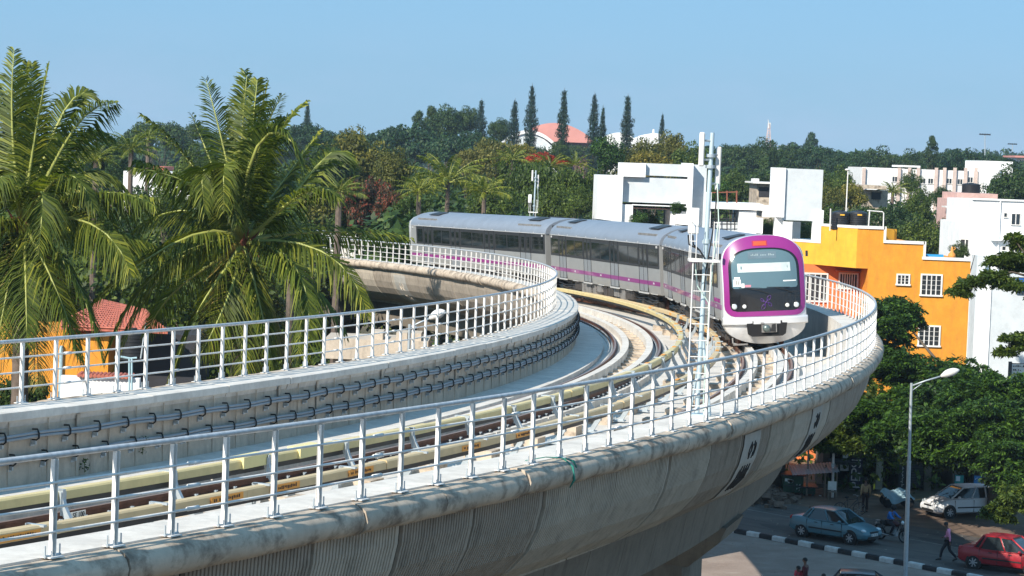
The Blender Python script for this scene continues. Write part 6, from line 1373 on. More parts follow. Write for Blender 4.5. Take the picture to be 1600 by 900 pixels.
    for y in (-.3, .3): q.tube([(gh['bx1'] - .05, y, gh['zb'] + .03), (gh['bx1'] - .28, y + .28, gh['zb'] + .20)], .012, 4)
    q.build('wiper', M_trimb, r); return r
def street_rz(du): p = K0; return math.atan2(kd.y, kd.x) + du
p1 = (gp(1262, 845) + gp(1346, 851)) / 2; p1 = gp(1305, 843)
car((p1.x, p1.y, .014), math.atan2(kd.y, kd.x) + .12, 'blue silver sedan driving toward the camera between the kerb and the kiosks', carpaint('blue_silver_paint', (.085, .20, .25)), 'sedan', L=4.25)
p2 = gp(1500, 806); car((p2.x, p2.y, .014), math.pi + .42, 'white compact hatchback parked under the tree branches', simple('white_car_paint', (.80, .81, .82), .5, 0, .02, 2., spec=.25), 'hatch', L=3.9, H=1.52, plate=False)
p3 = gp(1576, 892); car((p3.x, p3.y, .014), math.atan2(kd.y, kd.x) + .28, 'bright red sedan cut off by the right edge', carpaint('red_car_paint', (.36, .012, .02)), 'sedan', L=4.2, H=1.5)
p4 = gp(1352, 952); car((p4.x, p4.y, .014), math.atan2(kd.y, kd.x) + .75, 'dark car of which only the roof shows at the bottom edge', carpaint('black_car_paint', (.02, .02, .03)), 'sedan', L=4.2, H=1.45)
# ---- people: one skinned body mesh, clothes as children
M_skin = simple('brown_skin', (.16, .08, .05), .55, 0, .06, 8.); M_hair = simple('black_hair', (.012, .010, .010), .6)
def skin_mesh(name, nodes, edges, mat, parent, sub=1, root=0):
    """nodes: list of ((x,y,z), r or (rx,ry))"""
    me = bpy.data.meshes.new(name); me.from_pydata([n[0] for n in nodes], edges, []); me.materials.append(mat); o = bpy.data.objects.new(name, me); COL.objects.link(o)
    m = o.modifiers.new('skin', 'SKIN'); m.use_smooth_shade = True; m.branch_smoothing = .4
    for i, n in enumerate(nodes):
        rr = n[1] if isinstance(n[1], tuple) else (n[1], n[1]); me.skin_vertices[0].data[i].radius = rr; me.skin_vertices[0].data[i].use_root = (i == root)
    s = o.modifiers.new('sub', 'SUBSURF'); s.levels = sub; s.render_levels = sub
    dg = bpy.context.evaluated_depsgraph_get(); ev = o.evaluated_get(dg); m2 = bpy.data.meshes.new_from_object(ev); m2.name = name; o.modifiers.clear(); o.data = m2; bpy.data.meshes.remove(me)
    o.parent = parent; FR[o.name] = Vector((0, 0, 0)); return o
def person(loc, rz, label, J, shirt, trousers, hair=M_hair, skirt=False, sleeves=1, holding=None, scale=1.0):
    """J: joints in local metres (x right, y forward, z up): hip,chest,neck,head, lsh,lel,lha, rsh,rel,rha, lhp,lkn,lan,lto, rhp,rkn,ran,rto"""
    r = thing('person', label, 'person', loc, local=True, rz=rz); r.scale = (scale,) * 3; V = {k: Vector(v) for k, v in J.items()}
    up = (V['head'] - V['neck']).normalized(); nodes = []; edges = []; ix = {}
    def nd(k, p, r_): ix[k] = len(nodes); nodes.append((tuple(p), r_)); return ix[k]
    nd('hip', V['hip'], (.13, .10)); nd('waist', V['hip'].lerp(V['chest'], .45), (.125, .095)); nd('chest', V['chest'], (.15, .105)); nd('neckb', V['neck'] - up * .03, .055); nd('neck', V['neck'] + up * .04, .05)
    nd('jaw', V['head'] - up * .06, (.062, .072)); nd('skull', V['head'] + up * .035, (.078, .092)); nd('crown', V['head'] + up * .09, (.05, .06)); edges += [(0, 1), (1, 2), (2, 3), (3, 4), (4, 5), (5, 6), (6, 7)]
    for s in 'lr':
        a = nd(s + 'sh', V[s + 'sh'], .055); b = nd(s + 'el', V[s + 'el'], .038); c = nd(s + 'wr', V[s + 'el'].lerp(V[s + 'ha'], .92), .026); edges += [(2, a), (a, b), (b, c)]
        a = nd(s + 'hp', V[s + 'hp'], .085); b = nd(s + 'kn', V[s + 'kn'], .055); c = nd(s + 'an', V[s + 'an'], .036); d = nd(s + 'to', V[s + 'to'], (.034, .026)); edges += [(0, a), (a, b), (b, c), (c, d)]
    body = skin_mesh('body', nodes, edges, M_skin, r)
    # hands: palm and five fingers, face details, joined into the body mesh
    q = MB()
    for s in 'lr':
        w = V[s + 'el'].lerp(V[s + 'ha'], .92); d = (V[s + 'ha'] - V[s + 'el']).normalized(); sd = d.cross(Vector((0, 1, 0)) if abs(d.y) < .8 else Vector((0, 0, 1))).normalized(); nm = sd.cross(d)
        q.tube([w, w + d * .04, w + d * .085], [.024, .036, .034], 7)
        for i, l in enumerate((.062, .075, .07, .055)): o_ = sd * (i - 1.5) * .018; q.tube([w + d * .08 + o_, w + d * (.08 + l * .5) + o_ * 1.1, w + d * (.08 + l) + o_ + nm * .02], [.009, .0085, .006], 5)
        q.tube([w + d * .025 + sd * .03, w + d * .055 + sd * .055, w + d * .085 + sd * .055 + nm * .01], [.011, .010, .007], 5)
    h = V['head']; fw = Vector((0, 1, 0)) if 'face' not in V else V['face']; rt = up.cross(fw).normalized() * -1
    q.tube([h + fw * .075 + up * .02, h + fw * .10 - up * .015, h + fw * .078 - up * .02], [.010, .016, .012], 6)
    for sg in (-1, 1): q.ball(h + rt * sg * .078 + up * .0, .022, 6, 5, (.5, 1, 1.4))
    q.tube([h + fw * .078 - up * .048 - rt * .022, h + fw * .084 - up * .048, h + fw * .078 - up * .048 + rt * .022], [.004, .008, .004], 5)
    hm = q.build('hands', M_skin, None, smooth=True); FR[hm.name] = Vector((0, 0, 0))
    bm = bmesh.new(); bm.from_mesh(body.data); n0 = len(bm.verts); t2 = bmesh.new(); t2.from_mesh(hm.data); bmesh.ops.translate(t2, verts=t2.verts, vec=hm.location); tmp = bpy.data.meshes.new('t'); t2.to_mesh(tmp); t2.free(); bm.from_mesh(tmp); bm.to_mesh(body.data); bm.free(); bpy.data.objects.remove(hm); bpy.data.meshes.remove(tmp)
    body.data.polygons.foreach_set('use_smooth', [True] * len(body.data.polygons))
    for sg in (-1, 1): q = MB(); q.ball(h + fw * .082 + rt * sg * .03 + up * .012, .011, 6, 5); q.build('eye', M_hair, body, smooth=True)
    q = MB(); q.ball(h + up * .045 - fw * .012, .098, 10, 8, (.93, 1.06, .9)); q.v = [tuple(Vector(p)) for p in q.v]
    keep = [f for f in q.f if sum((Vector(q.v[i]) - h).dot(up) > .02 or (Vector(q.v[i]) - h).dot(fw) < -.01 for i in f) > len(f) * .6]; q.f = keep; q.m = [0] * len(keep); q.build('hair', hair, body, smooth=True)
    # shirt
    n2, e2 = [], []; n2 += [(tuple(V['hip'] + Vector((0, 0, .0))), (.155, .125)), (tuple(V['hip'].lerp(V['chest'], .5)), (.15, .12)), (tuple(V['chest']), (.175, .13)), (tuple(V['neck'] - up * .06), (.07, .065))]; e2 += [(0, 1), (1, 2), (2, 3)]
    for s in 'lr': k = len(n2); n2 += [(tuple(V[s + 'sh']), .074), (tuple(V[s + 'el']), .054)] + ([(tuple(V[s + 'el'].lerp(V[s + 'ha'], .8)), .04)] if sleeves else []); e2 += [(2, k), (k, k + 1)] + ([(k + 1, k + 2)] if sleeves else [])
    skin_mesh('shirt', n2, e2, shirt, r)
    if skirt:
        q = MB(); c = V['hip']; f = (V['lan'] + V['ran']) / 2; q.tube([c + Vector((0, 0, .08)), c.lerp(f, .4), f + Vector((0, 0, .05))], [.15, .21, .27], 14); q.build('skirt', trousers, r, smooth=True, angle=60)
    else:
        n3 = [(tuple(V['hip'] + Vector((0, 0, .03))), (.145, .115))]; e3 = []
        for s in 'lr': k = len(n3); n3 += [(tuple(V[s + 'hp']), .10), (tuple(V[s + 'kn']), .072), (tuple(V[s + 'an'] + Vector((0, 0, .03))), .06)]; e3 += [(0, k), (k, k + 1), (k + 1, k + 2)]
        skin_mesh('trousers', n3, e3, trousers, r)
    for s in 'lr': q = MB(); a, t = V[s + 'an'], V[s + 'to']; q.tube([a + (a - t) * .35 + Vector((0, 0, -.03)), a + Vector((0, 0, -.02)), a.lerp(t, .6), t + (t - a) * .25], [.03, .045, .042, .028], 8); q.build('shoe', M_trimb, r, smooth=True)
    return r
def cloth(n, c): return simple(n, c, .85, 0, .1, 9.)
STAND = dict(hip=(0, 0, .93), chest=(0, .01, 1.30), neck=(0, .01, 1.46), head=(0, .03, 1.60), lsh=(-.18, 0, 1.39), lel=(-.23, -.03, 1.10), lha=(-.22, .06, .80), rsh=(.18, 0, 1.39), rel=(.24, -.03, 1.10), rha=(.22, .06, .80), lhp=(-.09, 0, .88), lkn=(-.10, .02, .48), lan=(-.11, -.02, .08), lto=(-.13, .13, .03), rhp=(.09, 0, .88), rkn=(.10, .02, .48), ran=(.11, -.02, .08), rto=(.13, .13, .03))
WALK = dict(STAND, chest=(0, .04, 1.30), neck=(0, .06, 1.46), head=(0, .12, 1.59), lkn=(-.09, .24, .50), lan=(-.10, .30, .10), lto=(-.11, .46, .05), rkn=(.09, -.06, .48), ran=(.10, -.38, .13), rto=(.11, -.25, .04), lha=(-.24, -.12, .84), lel=(-.24, -.10, 1.10), rel=(.22, .02, 1.11), rha=(.19, .26, 1.0))
p = gp(1480, 877); person((p.x, p.y, .013), R(72), 'man in a pink shirt and dark trousers walking across the road', WALK, cloth('pink_cotton', (.80, .30, .46)), cloth('black_cotton', (.015, .014, .02)))
p = gp(1351, 801); person((p.x, p.y, .013), R(15), 'man in a tan shirt standing with his back turned in front of the dark shop', STAND, cloth('tan_cotton', (.42, .29, .16)), cloth('dark_brown_cotton', (.03, .018, .018)))
CARRY = dict(STAND, rel=(.25, .02, 1.14), rha=(.02, .26, 1.18), lel=(-.22, -.06, 1.12), lha=(-.26, .04, .84))
p = gp(1256, 940); person((p.x, p.y, .013), R(60), 'woman in dark clothes carrying a child at the bottom edge', CARRY, cloth('maroon_cotton', (.10, .015, .02)), cloth('dark_red_cotton', (.08, .015, .02)), skirt=True)
CH = dict(hip=(0, 0, .3), chest=(0, .0, .48), neck=(0, 0, .57), head=(0, .01, .66), lsh=(-.10, 0, .54), lel=(-.16, .05, .42), lha=(-.12, .16, .40), rsh=(.10, 0, .54), rel=(.16, .05, .42), rha=(.12, .16, .42), lhp=(-.06, 0, .28), lkn=(-.10, .16, .20), lan=(-.10, .12, .02), lto=(-.10, .2, -.02), rhp=(.06, 0, .28), rkn=(.10, .16, .20), ran=(.10, .12, .02), rto=(.10, .2, -.02))
pc = at(1247, 900, p.y - .1); person((pc.x, pc.y, pc.z - .38), R(200), 'small child in a red and white top carried on the arm of the woman', CH, cloth('red_white_cotton', (.45, .05, .07)), cloth('child_trousers', (.12, .05, .06)))
p = gp(1285, 962); person((p.x, p.y, .013), R(40), 'person of whom only the dark head shows at the bottom edge', STAND, cloth('grey_cotton', (.1, .1, .11)), cloth('navy_cotton', (.02, .02, .04)), scale=.93)
# ---- motorcycle and rider (local: y forward)
pm = gp(1393, 846); MR = math.atan2(kd.y, kd.x) - math.pi / 2 + .12
bk = thing('motorcycle', 'dark motorcycle with its rider behind the street lamp pole', 'motorcycle', (pm.x, pm.y, .014), local=True, rz=MR)
for y in (-.62, .66):
    q = MB(); n = 20; q.tube([(0, y + math.cos(6.283 * i / n) * .26, .30 + math.sin(6.283 * i / n) * .26) for i in range(n + 1)], .045, 8); wh = q.build('wheel', M_tyre, bk, smooth=True)
    q = MB(); q.tube([(0, y + math.cos(6.283 * i / n) * .215, .30 + math.sin(6.283 * i / n) * .215) for i in range(n + 1)], .012, 5)
    for i in range(10): a = 6.283 * i / 10; q.cyl((0, y, .3), (0, y + math.cos(a) * .21, .3 + math.sin(a) * .21), .006, n=4)
    q.cyl((-.06, y, .3), (.06, y, .3), .04, n=8); q.build('rim', M_rim, wh)
q = MB(); q.tube([(0, .45, .95), (0, .30, .80), (0, -.1, .72), (0, -.5, .70)], .028, 6); q.tube([(0, .42, .90), (0, .25, .45), (0, -.15, .35), (0, -.62, .30)], .025, 6)
for sg in (-1, 1): q.tube([(sg * .07, .66, .30), (sg * .07, .50, .80), (sg * .06, .44, 1.0)], .02, 6); q.tube([(sg * .10, -.62, .30), (sg * .10, -.42, .72)], .025, 6)
q.build('frame', M_dark, bk, smooth=True)
q = MB(); q.ball((0, .18, .82), .17, 12, 8, (.75, 1.45, .75)); q.build('fuel_tank', carpaint('dark_red_tank', (.06, .008, .01)), bk, smooth=True)
q = MB(); q.tube([(0, 0, .80), (0, -.3, .78), (0, -.62, .84)], [.10, .13, .09], 10); q.build('seat', M_black, bk, smooth=True)
q = MB(); q.box((0, .12, .42), (.22, .30, .30)); 
for i in range(5): q.box((0, .16, .50 + i * .035), (.26, .2, .012))
q.build('engine', M_steel, bk)
q = MB(); q.tube([(.12, .22, .42), (.14, .1, .26), (.15, -.3, .28), (.16, -.8, .36)], [.02, .025, .045, .05], 8); q.build('exhaust', M_rim, bk, smooth=True)
q = MB(); q.tube([(-.32, .30, 1.02), (-.2, .42, 1.05), (0, .46, 1.0), (.2, .42, 1.05), (.32, .30, 1.02)], .014, 6); q.build('handlebar', M_dark, bk, smooth=True)
q = MB(); q.ball((0, .56, .92), .095, 10, 8, (1, .8, 1)); q.build('headlight', M_hl, bk, smooth=True)
for sg in (-1, 1): q = MB(); q.cyl((sg * .24, .40, 1.05), (sg * .3, .38, 1.18), .007, n=5); q.ball((sg * .31, .38, 1.22), .05, 8, 6, (1, .4, .7)); q.build('mirror', M_dark, bk, smooth=True)
q = MB(); q.tube([(0, .93, .48), (0, .84, .60), (0, .64, .645), (0, .46, .58)], .05, 6); q.tube([(0, -.94, .50), (0, -.85, .66), (0, -.6, .70)], .06, 6); q.build('mudguard', M_dark, bk, smooth=True)
q = MB(); q.box((0, -.80, .88), (.22, .12, .03)); q.box((0, -.9, .72), (.16, .02, .14)); q.build('tail_rack', M_rim, bk)
RIDE = dict(hip=(0, -.22, .92), chest=(0, -.10, 1.24), neck=(0, -.03, 1.39), head=(0, .03, 1.53), lsh=(-.18, -.06, 1.34), lel=(-.28, .10, 1.14), lha=(-.28, .34, 1.05), rsh=(.18, -.06, 1.34), rel=(.28, .10, 1.14), rha=(.28, .34, 1.05), lhp=(-.10, -.18, .88), lkn=(-.17, .22, .78), lan=(-.17, .02, .36), lto=(-.18, .18, .33), rhp=(.10, -.18, .88), rkn=(.17, .22, .78), ran=(.17, .02, .36), rto=(.18, .18, .33))
rd = person((pm.x, pm.y, .014), MR, 'motorcycle rider in a bright blue shirt and dark helmet', RIDE, cloth('blue_cotton', (.03, .17, .50)), cloth('rider_trousers', (.02, .018, .025)))
q = MB(); q.ball((0, .03, 1.57), .135, 14, 10, (.92, 1.05, .95)); q.build('helmet', M_black, rd, smooth=True)
# ---- shop row under the trees
YS_ = 131.
sh_ = thing('shop_row', 'dark open shop fronts with grey shutters under the street trees', 'shop', (at(1400, 750, YS_).x, YS_ + 3, 0))
def fs(u0, u1, v0, v1, y0, y1, m, nm, par, zb=None, **k):
    x0, za_ = bpx(u0, v0, y0); x1, zb_ = bpx(u1, v1, y0); mb = MB(); mb.bx(x0, x1, y0, y1, zb_ if zb is None else zb, za_); return mb.build(nm, m, par, **k)
M_shut = simple('dark_shutter', (.045, .05, .055), .5, .3, .2, 3.); M_mud = stained('grimy_wall', (.16, .13, .10), (.05, .04, .035), .7)
xs0, _ = bpx(1290, 700, YS_); xs1, _ = bpx(1660, 700, YS_)
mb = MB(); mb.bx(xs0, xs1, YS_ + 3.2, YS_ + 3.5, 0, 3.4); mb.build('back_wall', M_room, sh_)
mb = MB(); mb.bx(xs0, xs1, YS_ - .1, YS_ + 3.5, 3.4, 3.65); mb.build('roof', M_mud, sh_)
for u in (1292, 1343, 1376, 1412, 1452, 1496, 1540, 1600): x_, _ = bpx(u, 700, YS_); mb = MB(); mb.bx(x_ - .18, x_ + .18, YS_, YS_ + 3.2, 0, 3.39); mb.build('pillar', M_mud if u != 1376 else simple('pale_pillar', (.42, .40, .33), .8), sh_)
mb = MB(); x0, _ = bpx(1419, 700, YS_); x1, _ = bpx(1449, 700, YS_)
for i in range(22): mb.bx(x0, x1, YS_ + .35, YS_ + .40 + .025 * (i % 2), .1 + i * .14, .1 + (i + 1) * .14 - .006)
mb.build('shutter', M_shut, sh_)
fs(1296, 1340, 775, 812, YS_ - 1.4, YS_ - 1.0, M_mud, 'counter', sh_, 0); fs(1352, 1372, 782, 812, YS_ - .8, YS_ - .4, M_mud, 'counter', sh_, 0)
fs(1300, 1340, 722, 727, YS_ - 1.8, YS_ - .11, M_shut, 'awning', sh_)
def textobj(txt, size, mat, parent, loc, rot, depth=.004, width=None):
    cu = bpy.data.curves.new('lettering', 'FONT'); cu.body = txt; cu.size = size; cu.extrude = depth; cu.align_x = 'CENTER'; cu.align_y = 'CENTER'
    o = bpy.data.objects.new('lettering', cu); COL.objects.link(o); me = bpy.data.meshes.new_from_object(o.evaluated_get(bpy.context.evaluated_depsgraph_get())); bpy.data.objects.remove(o); me.name = 'lettering'; me.materials.clear(); me.materials.append(mat)
    o = bpy.data.objects.new('lettering', me); COL.objects.link(o); o.parent = parent; o.location = Vector(loc) - FR[parent.name]; o.rotation_euler = rot
    if width: o.scale = (width / max(.01, o.dimensions.x),) * 2 + (1,)
    FR[o.name] = Vector(loc); return o
M_lw = simple('white_lettering', (.72, .72, .74), .6); M_navy = simple('navy_board', (.02, .025, .06), .5)
def board(name, label, u0, u1, v0, v1, Y, m, cat='sign'):
    c = at((u0 + u1) / 2, (v0 + v1) / 2, Y); t = thing(name, label, cat, c); o = fs(u0, u1, v0, v1, Y, Y + .06, m, 'panel', t); x0, za_ = bpx(u0, v0, Y); x1, zb_ = bpx(u1, v1, Y); fr_ = MB()
    for a, b, c_, d in ((x0, x1, za_, za_ + .03), (x0, x1, zb_ - .03, zb_), (x0 - .03, x0, zb_ - .03, za_ + .03), (x1, x1 + .03, zb_ - .03, za_ + .03)): fr_.bx(a, b, Y - .02, Y + .08, c_, d)
    fr_.build('frame', M_dark, t); return t, o, c
t, o, c = board('drinks_sign', 'tall narrow navy sign with white upright letters between the shops', 1330, 1346, 716, 764, YS_ - 1.3, M_navy); textobj('PEPSI', .42, M_lw, o, (c.x, YS_ - 1.31, c.z), (math.pi / 2, -math.pi / 2, 0), width=1.5)
t, o, c = board('notice_board', 'white lettered board hanging left of the navy sign', 1313, 1326, 718, 736, YS_ - .6, M_paper)
rr = random.Random(3)
q = MB()
for i in range(3):
    for k in range(5): x = c.x - .16 + k * .07; z = c.z + .16 - i * .14; q.bx(x, x + rr.uniform(.03, .05), YS_ - .615, YS_ - .601, z, z + rr.choice((.02, .06)))
q.build('lettering', M_dark, o)
t, o, c = board('small_white_board', 'small white board just above the lettered board', 1317, 1325, 706, 716, YS_ - .6, M_paper)
t, o, c = board('dark_poster_board', 'dark board with pale scribbled letters hanging on the pillar behind the lamp pole', 1406, 1414, 726, 762, YS_ - .3, M_shut)
q = MB()
for k in range(6): z = c.z + .45 - k * .18; q.box((c.x + rr.uniform(-.04, .04), YS_ - .31, z), (.14, .01, .03), M=Matrix.Rotation(rr.uniform(-1, 1), 3, 'Y')); q.box((c.x, YS_ - .31, z - .06), (.03, .01, .1))
q.build('lettering', M_greyw, o)
t, o, c = board('teal_white_hoarding', 'teal and white poster panel behind the white hatchback', 1492, 1505, 742, 768, YS_ - .4, simple('teal_poster', (.03, .28, .26), .6)); fs(1494, 1500, 744, 752, YS_ - .42, YS_ - .401, M_lw, 'poster_picture', o)
t, o, c = board('round_blue_sign', 'blue and white sign glimpsed through leaves right of the teal poster', 1522, 1534, 743, 756, YS_ - 2., simple('sky_blue_sign', (.04, .2, .45), .6)); q = MB(); q.tube([(c.x - .15, c.y - .01, c.z), (c.x - .05, c.y - .01, c.z + .1), (c.x + .08, c.y - .01, c.z - .05), (c.x + .16, c.y - .01, c.z + .05)], .02, 5); q.build('emblem', M_lw, o)
# white sign board at the right edge
YB = 150.
t, o, c = board('white_sign_board', 'white lettered sign board with dark left post at the right edge', 1580, 1616, 568, 600, YB, M_paper, 'sign'); fs(1576.5, 1579, 565, 620, YB - .05, YB + .1, M_shut, 'post', t, 0)
q = MB(); 
for i, (a, b) in enumerate(((573, 1.0), (579, .5), (584, .45))):
    x0, z_ = bpx(1583, a, YB)
    for k in range(int(11 * b)): q.bx(x0 + k * .10, x0 + k * .10 + rr.uniform(.04, .08), YB - .015, YB - .001, z_, z_ + rr.choice((.03, .07, .1)))
q.build('lettering', M_dark, o)
q = MB(); cx, cz = bpx(1601, 593, YB); q.lathe((cx, YB - .02, cz), [(.001, -.01), (.28, -.01), (.28, .01), (.001, .01)], 20, axis='y'); q.build('blue_disc', simple('cyan_disc', (.02, .35, .62), .5), o)
# green kiosks
M_gk = stained('faded_green_paint', (.045, .10, .065), (.02, .03, .025), .6)
def kiosk(u0, u1, v0, v1, Y, label, dress=True):
    c = at((u0 + u1) / 2, v1, Y); t = thing('market_kiosk', label, 'kiosk', (c.x, Y, 0)); x0, za_ = bpx(u0, v0, Y); x1, zb_ = bpx(u1, v1, Y); zb_ = max(.1, zb_)
    mb = MB(); mb.bx(x0, x1, Y, Y + 1.4, .12, za_); mb.build('cabin', M_gk, t); mb = MB(); mb.bx(x0 - .15, x1 + .15, Y - .2, Y + 1.5, za_ + .002, za_ + .07); mb.build('roof', M_shut, t); m = (x0 + x1) / 2
    mb = MB(); mb.bx(m - .015, m + .015, Y - .02, Y, .15, za_ - .05); mb.bx(x0 + .02, x1 - .02, Y - .03, Y, za_ * .45, za_ * .45 + .05); mb.build('door_frame', M_shut, t)
    if dress:
        mb = MB(); 
        for i in range(7): mb.box((x0 + .15 + random.random() * (m - x0 - .25), Y - .012, za_ * random.uniform(.62, .9)), (random.uniform(.1, .25), .01, random.uniform(.08, .2)), M=Matrix.Rotation(random.uniform(-.5, .5), 3, 'Y'))
        mb.build('torn_poster', M_paper, t)
        mb = MB(); 
        for i in range(5): mb.box((m + .15 + random.random() * (x1 - m - .3), Y - .012, za_ * random.uniform(.2, .6)), (random.uniform(.02, .07), .01, random.uniform(.04, .1)), M=Matrix.Rotation(random.uniform(-.9, .9), 3, 'Y'))
        mb.build('paint_splash', M_greyw, t)
    for x in (x0 + .1, x1 - .1): mb = MB(); mb.bx(x - .05, x + .05, Y + .1, Y + .2, 0, .12); mb.build('leg', M_shut, t)
    return t
kiosk(1225, 1254, 743, 786, 127.5, 'green metal kiosk with torn white posters left of the shops'); kiosk(1255, 1273, 762, 790, 127.2, 'lower green kiosk box beside the one with torn posters', False)
stl = thing('stall_shelter', 'rough stall of poles and a corrugated sheet roof right of the green kiosks', 'stall', (at(1280, 780, 128).x, 128, 0))
a, b = at(1236, 735, 127), at(1309, 730, 127); mb = MB(); n = 30
for i in range(n): p, q_ = a.lerp(b, i / n), a.lerp(b, (i + 1) / n); dz = .03 * (i % 2); mb.add([p + Vector((0, -.9, dz - .15)), q_ + Vector((0, -.9, .03 - dz - .15)), q_ + Vector((0, 1.3, .03 - dz + .1)), p + Vector((0, 1.3, dz + .1))], [(0, 1, 2, 3)])
mb.build('sheet_roof', M_steel, stl, fix=False)
for u in (1262, 1290, 1308): p = at(u, 735, 127.2); mb = MB(); mb.cyl((p.x, p.y, 0), (p.x, p.y, p.z + (1.6 if u == 1262 else .3)), .05, n=6); mb.build('pole', M_bark2, stl)
fs(1275, 1298, 762, 785, 128.5, 128.6, M_mud, 'back_panel', stl, .5); fs(1276, 1297, 783, 786, 127, 128.3, M_bark2, 'shelf', stl)
for k, (u, v, m, l) in enumerate(((1281, 780, 'white', 'white cloth bundle on the stall shelf'), (1288, 783, 'dark', 'dark sack on the stall shelf beside the cloth bundle'))):
    p = at(u, v, 127.4); t = thing('bundle', l, 'bundle', p); mb = MB(); mb.ball(p, .22, 9, 7, (1.2, .8, .55)); mb.build('cloth', M_paper if m == 'white' else M_room, t, smooth=True); mb = MB(); mb.cyl(p + Vector((0, 0, .08)), p + Vector((.02, 0, .2)), .05, .08, 7); mb.build('knot', M_paper if m == 'white' else M_room, t)
pl_ = thing('utility_pole', 'thin white pole standing at the stall, below the viaduct edge', 'pole', (at(1301, 800, 127).x, 127, 0)); p = at(1303, 688, 127)
mb = MB(); mb.cyl((at(1299, 810, 127).x, 127, 0), p, .075, .06, 8); mb.build('pole', M_paint, pl_); mb = MB(); mb.cyl(p - Vector((0, 0, 1.4)), p - Vector((0, 0, 1.2)), .1, n=8); mb.build('band', M_steel, pl_)
cf = thing('chair', 'grey wooden chair standing beside the stall pole', 'chair', (at(1299, 806, 126).x, 126, 0)); x = at(1299, 806, 126).x
mb = MB(); mb.bx(x - .22, x + .22, 125.8, 126.2, .42, .46); mb.build('seat', M_bark2, cf); mb = MB(); mb.bx(x - .22, x + .22, 126.17, 126.2, .5, .95); mb.build('backrest', M_paper, cf)
for dx in (-.2, .2):
    for dy in (-.18, .18): mb = MB(); mb.cyl((x + dx, 126 + dy, 0), (x + dx * 1.0, 126 + dy * 1.0, .42), .02, n=5); mb.build('leg', M_bark2, cf)
# bicycle against the counter
pb2 = gp(1327, 806); by = thing('bicycle', 'black bicycle leaning in front of the shop counter', 'bicycle', (pb2.x, pb2.y, 0), local=True, rz=R(-75))
for y in (-.52, .52):
    q = MB(); n = 20; q.tube([(0, y + math.cos(6.283 * i / n) * .32, .34 + math.sin(6.283 * i / n) * .32) for i in range(n + 1)], .02, 6); wh = q.build('wheel', M_tyre, by)
    q = MB()
    for i in range(9): a = 6.283 * i / 9; q.cyl((0, y, .34), (0, y + math.cos(a) * .31, .34 + math.sin(a) * .31), .004, n=4)
    q.build('spokes', M_rim, wh)
q = MB()
for a, b in (((0, -.52, .34), (0, -.08, .32)), ((0, -.52, .34), (0, -.15, .80)), ((0, -.08, .32), (0, -.17, .88)), ((0, -.15, .78), (0, .38, .85)), ((0, -.08, .32), (0, .38, .80)), ((0, .52, .34), (0, .36, .98))): q.cyl(a, b, .018, n=6)
q.build('frame', M_dark, by); q = MB(); q.tube([(-.25, .25, 1.0), (-.2, .35, 1.02), (0, .36, 1.0), (.2, .35, 1.02), (.25, .25, 1.0)], .012, 5); q.build('handlebar', M_rim, by); q = MB(); q.ball((0, -.18, .92), .1, 8, 6, (.8, 1.3, .5)); q.build('saddle', M_black, by, smooth=True)
# vendor's cart with pale blue sheet
pcart = gp(1398, 812); ct = thing('vendor_cart', 'four wheeled cart under a folded pale blue sheet in front of the shops', 'cart', (pcart.x, 124.5, 0)); c0 = at(1377, 768, 124.5)
A0, A1, A2, A3 = at(1375, 764, 124.5), at(1394, 783, 123.2), at(1430, 775, 124.0), at(1408, 764, 125.6)
mb = MB(); nx, ny = 16, 10; vs = []
for i in range(nx + 1):
    for j in range(ny + 1):
        a, b = i / nx, j / ny; p = A0.lerp(A1, b).lerp(A3.lerp(A2, b), a); p = p + Vector((0, 0, .09 * math.sin(a * 9 + b * 3) * math.sin(b * 8 + 1) + .10 * math.sin(math.pi * b) - (.12 if j in (0, ny) or i in (0, nx) else 0))); vs.append(p)
mb.add(vs, [(i * (ny + 1) + j, i * (ny + 1) + j + 1, (i + 1) * (ny + 1) + j + 1, (i + 1) * (ny + 1) + j) for i in range(nx) for j in range(ny)]); k = len(vs); mb.add([p - Vector((0, 0, .04)) for p in vs], [(i * (ny + 1) + j, (i + 1) * (ny + 1) + j, (i + 1) * (ny + 1) + j + 1, i * (ny + 1) + j + 1) for i in range(nx) for j in range(ny)])
mb.build('sheet', simple('pale_blue_sheet', (.42, .62, .70), .6, 0, .08, 5.), ct, smooth=True, fix=False)
cc = (A0 + A1 + A2 + A3) / 4; mb = MB(); mb.box((cc.x, cc.y, cc.z - .22), (1.3, 1.2, .08)); mb.build('tray', M_bark2, ct)
for dx in (-.5, .5):
    for dy in (-.5, .5): mb = MB(); mb.lathe((cc.x + dx, cc.y + dy, .3), [(.2, -.02), (.3, -.025), (.3, .025), (.2, .02)], 16, axis='y'); mb.build('wheel', M_tyre, ct); mb = MB(); mb.cyl((cc.x + dx, cc.y + dy * .9, .3), (cc.x + dx * .95, cc.y + dy * .8, cc.z - .25), .03, n=6); mb.build('leg', M_bark2, ct)
# rubble heap by the dark trunk under the viaduct
mb = MB(); rr = random.Random(9)
for i in range(240): u = rr.gauss(1192, 22); v = rr.gauss(779, 7); p = gp(u, min(800, max(762, v)), .0); s_ = rr.uniform(.06, .32); mb.box((p.x, p.y, s_ * .3 + max(0, .5 - abs(u - 1192) / 60) * rr.random()), (s_ * 1.6, s_, s_), M=Matrix.Rotation(rr.uniform(0, 3), 3, 'Z') @ Matrix.Rotation(rr.uniform(-.6, .6), 3, 'X'))
tag(mb.build('rubble', simple('rubble_brown', (.17, .12, .09), .95, 0, .4, 4.)), 'heap of earth and rubble at the roadside under the viaduct', 'rubble', kind='stuff')
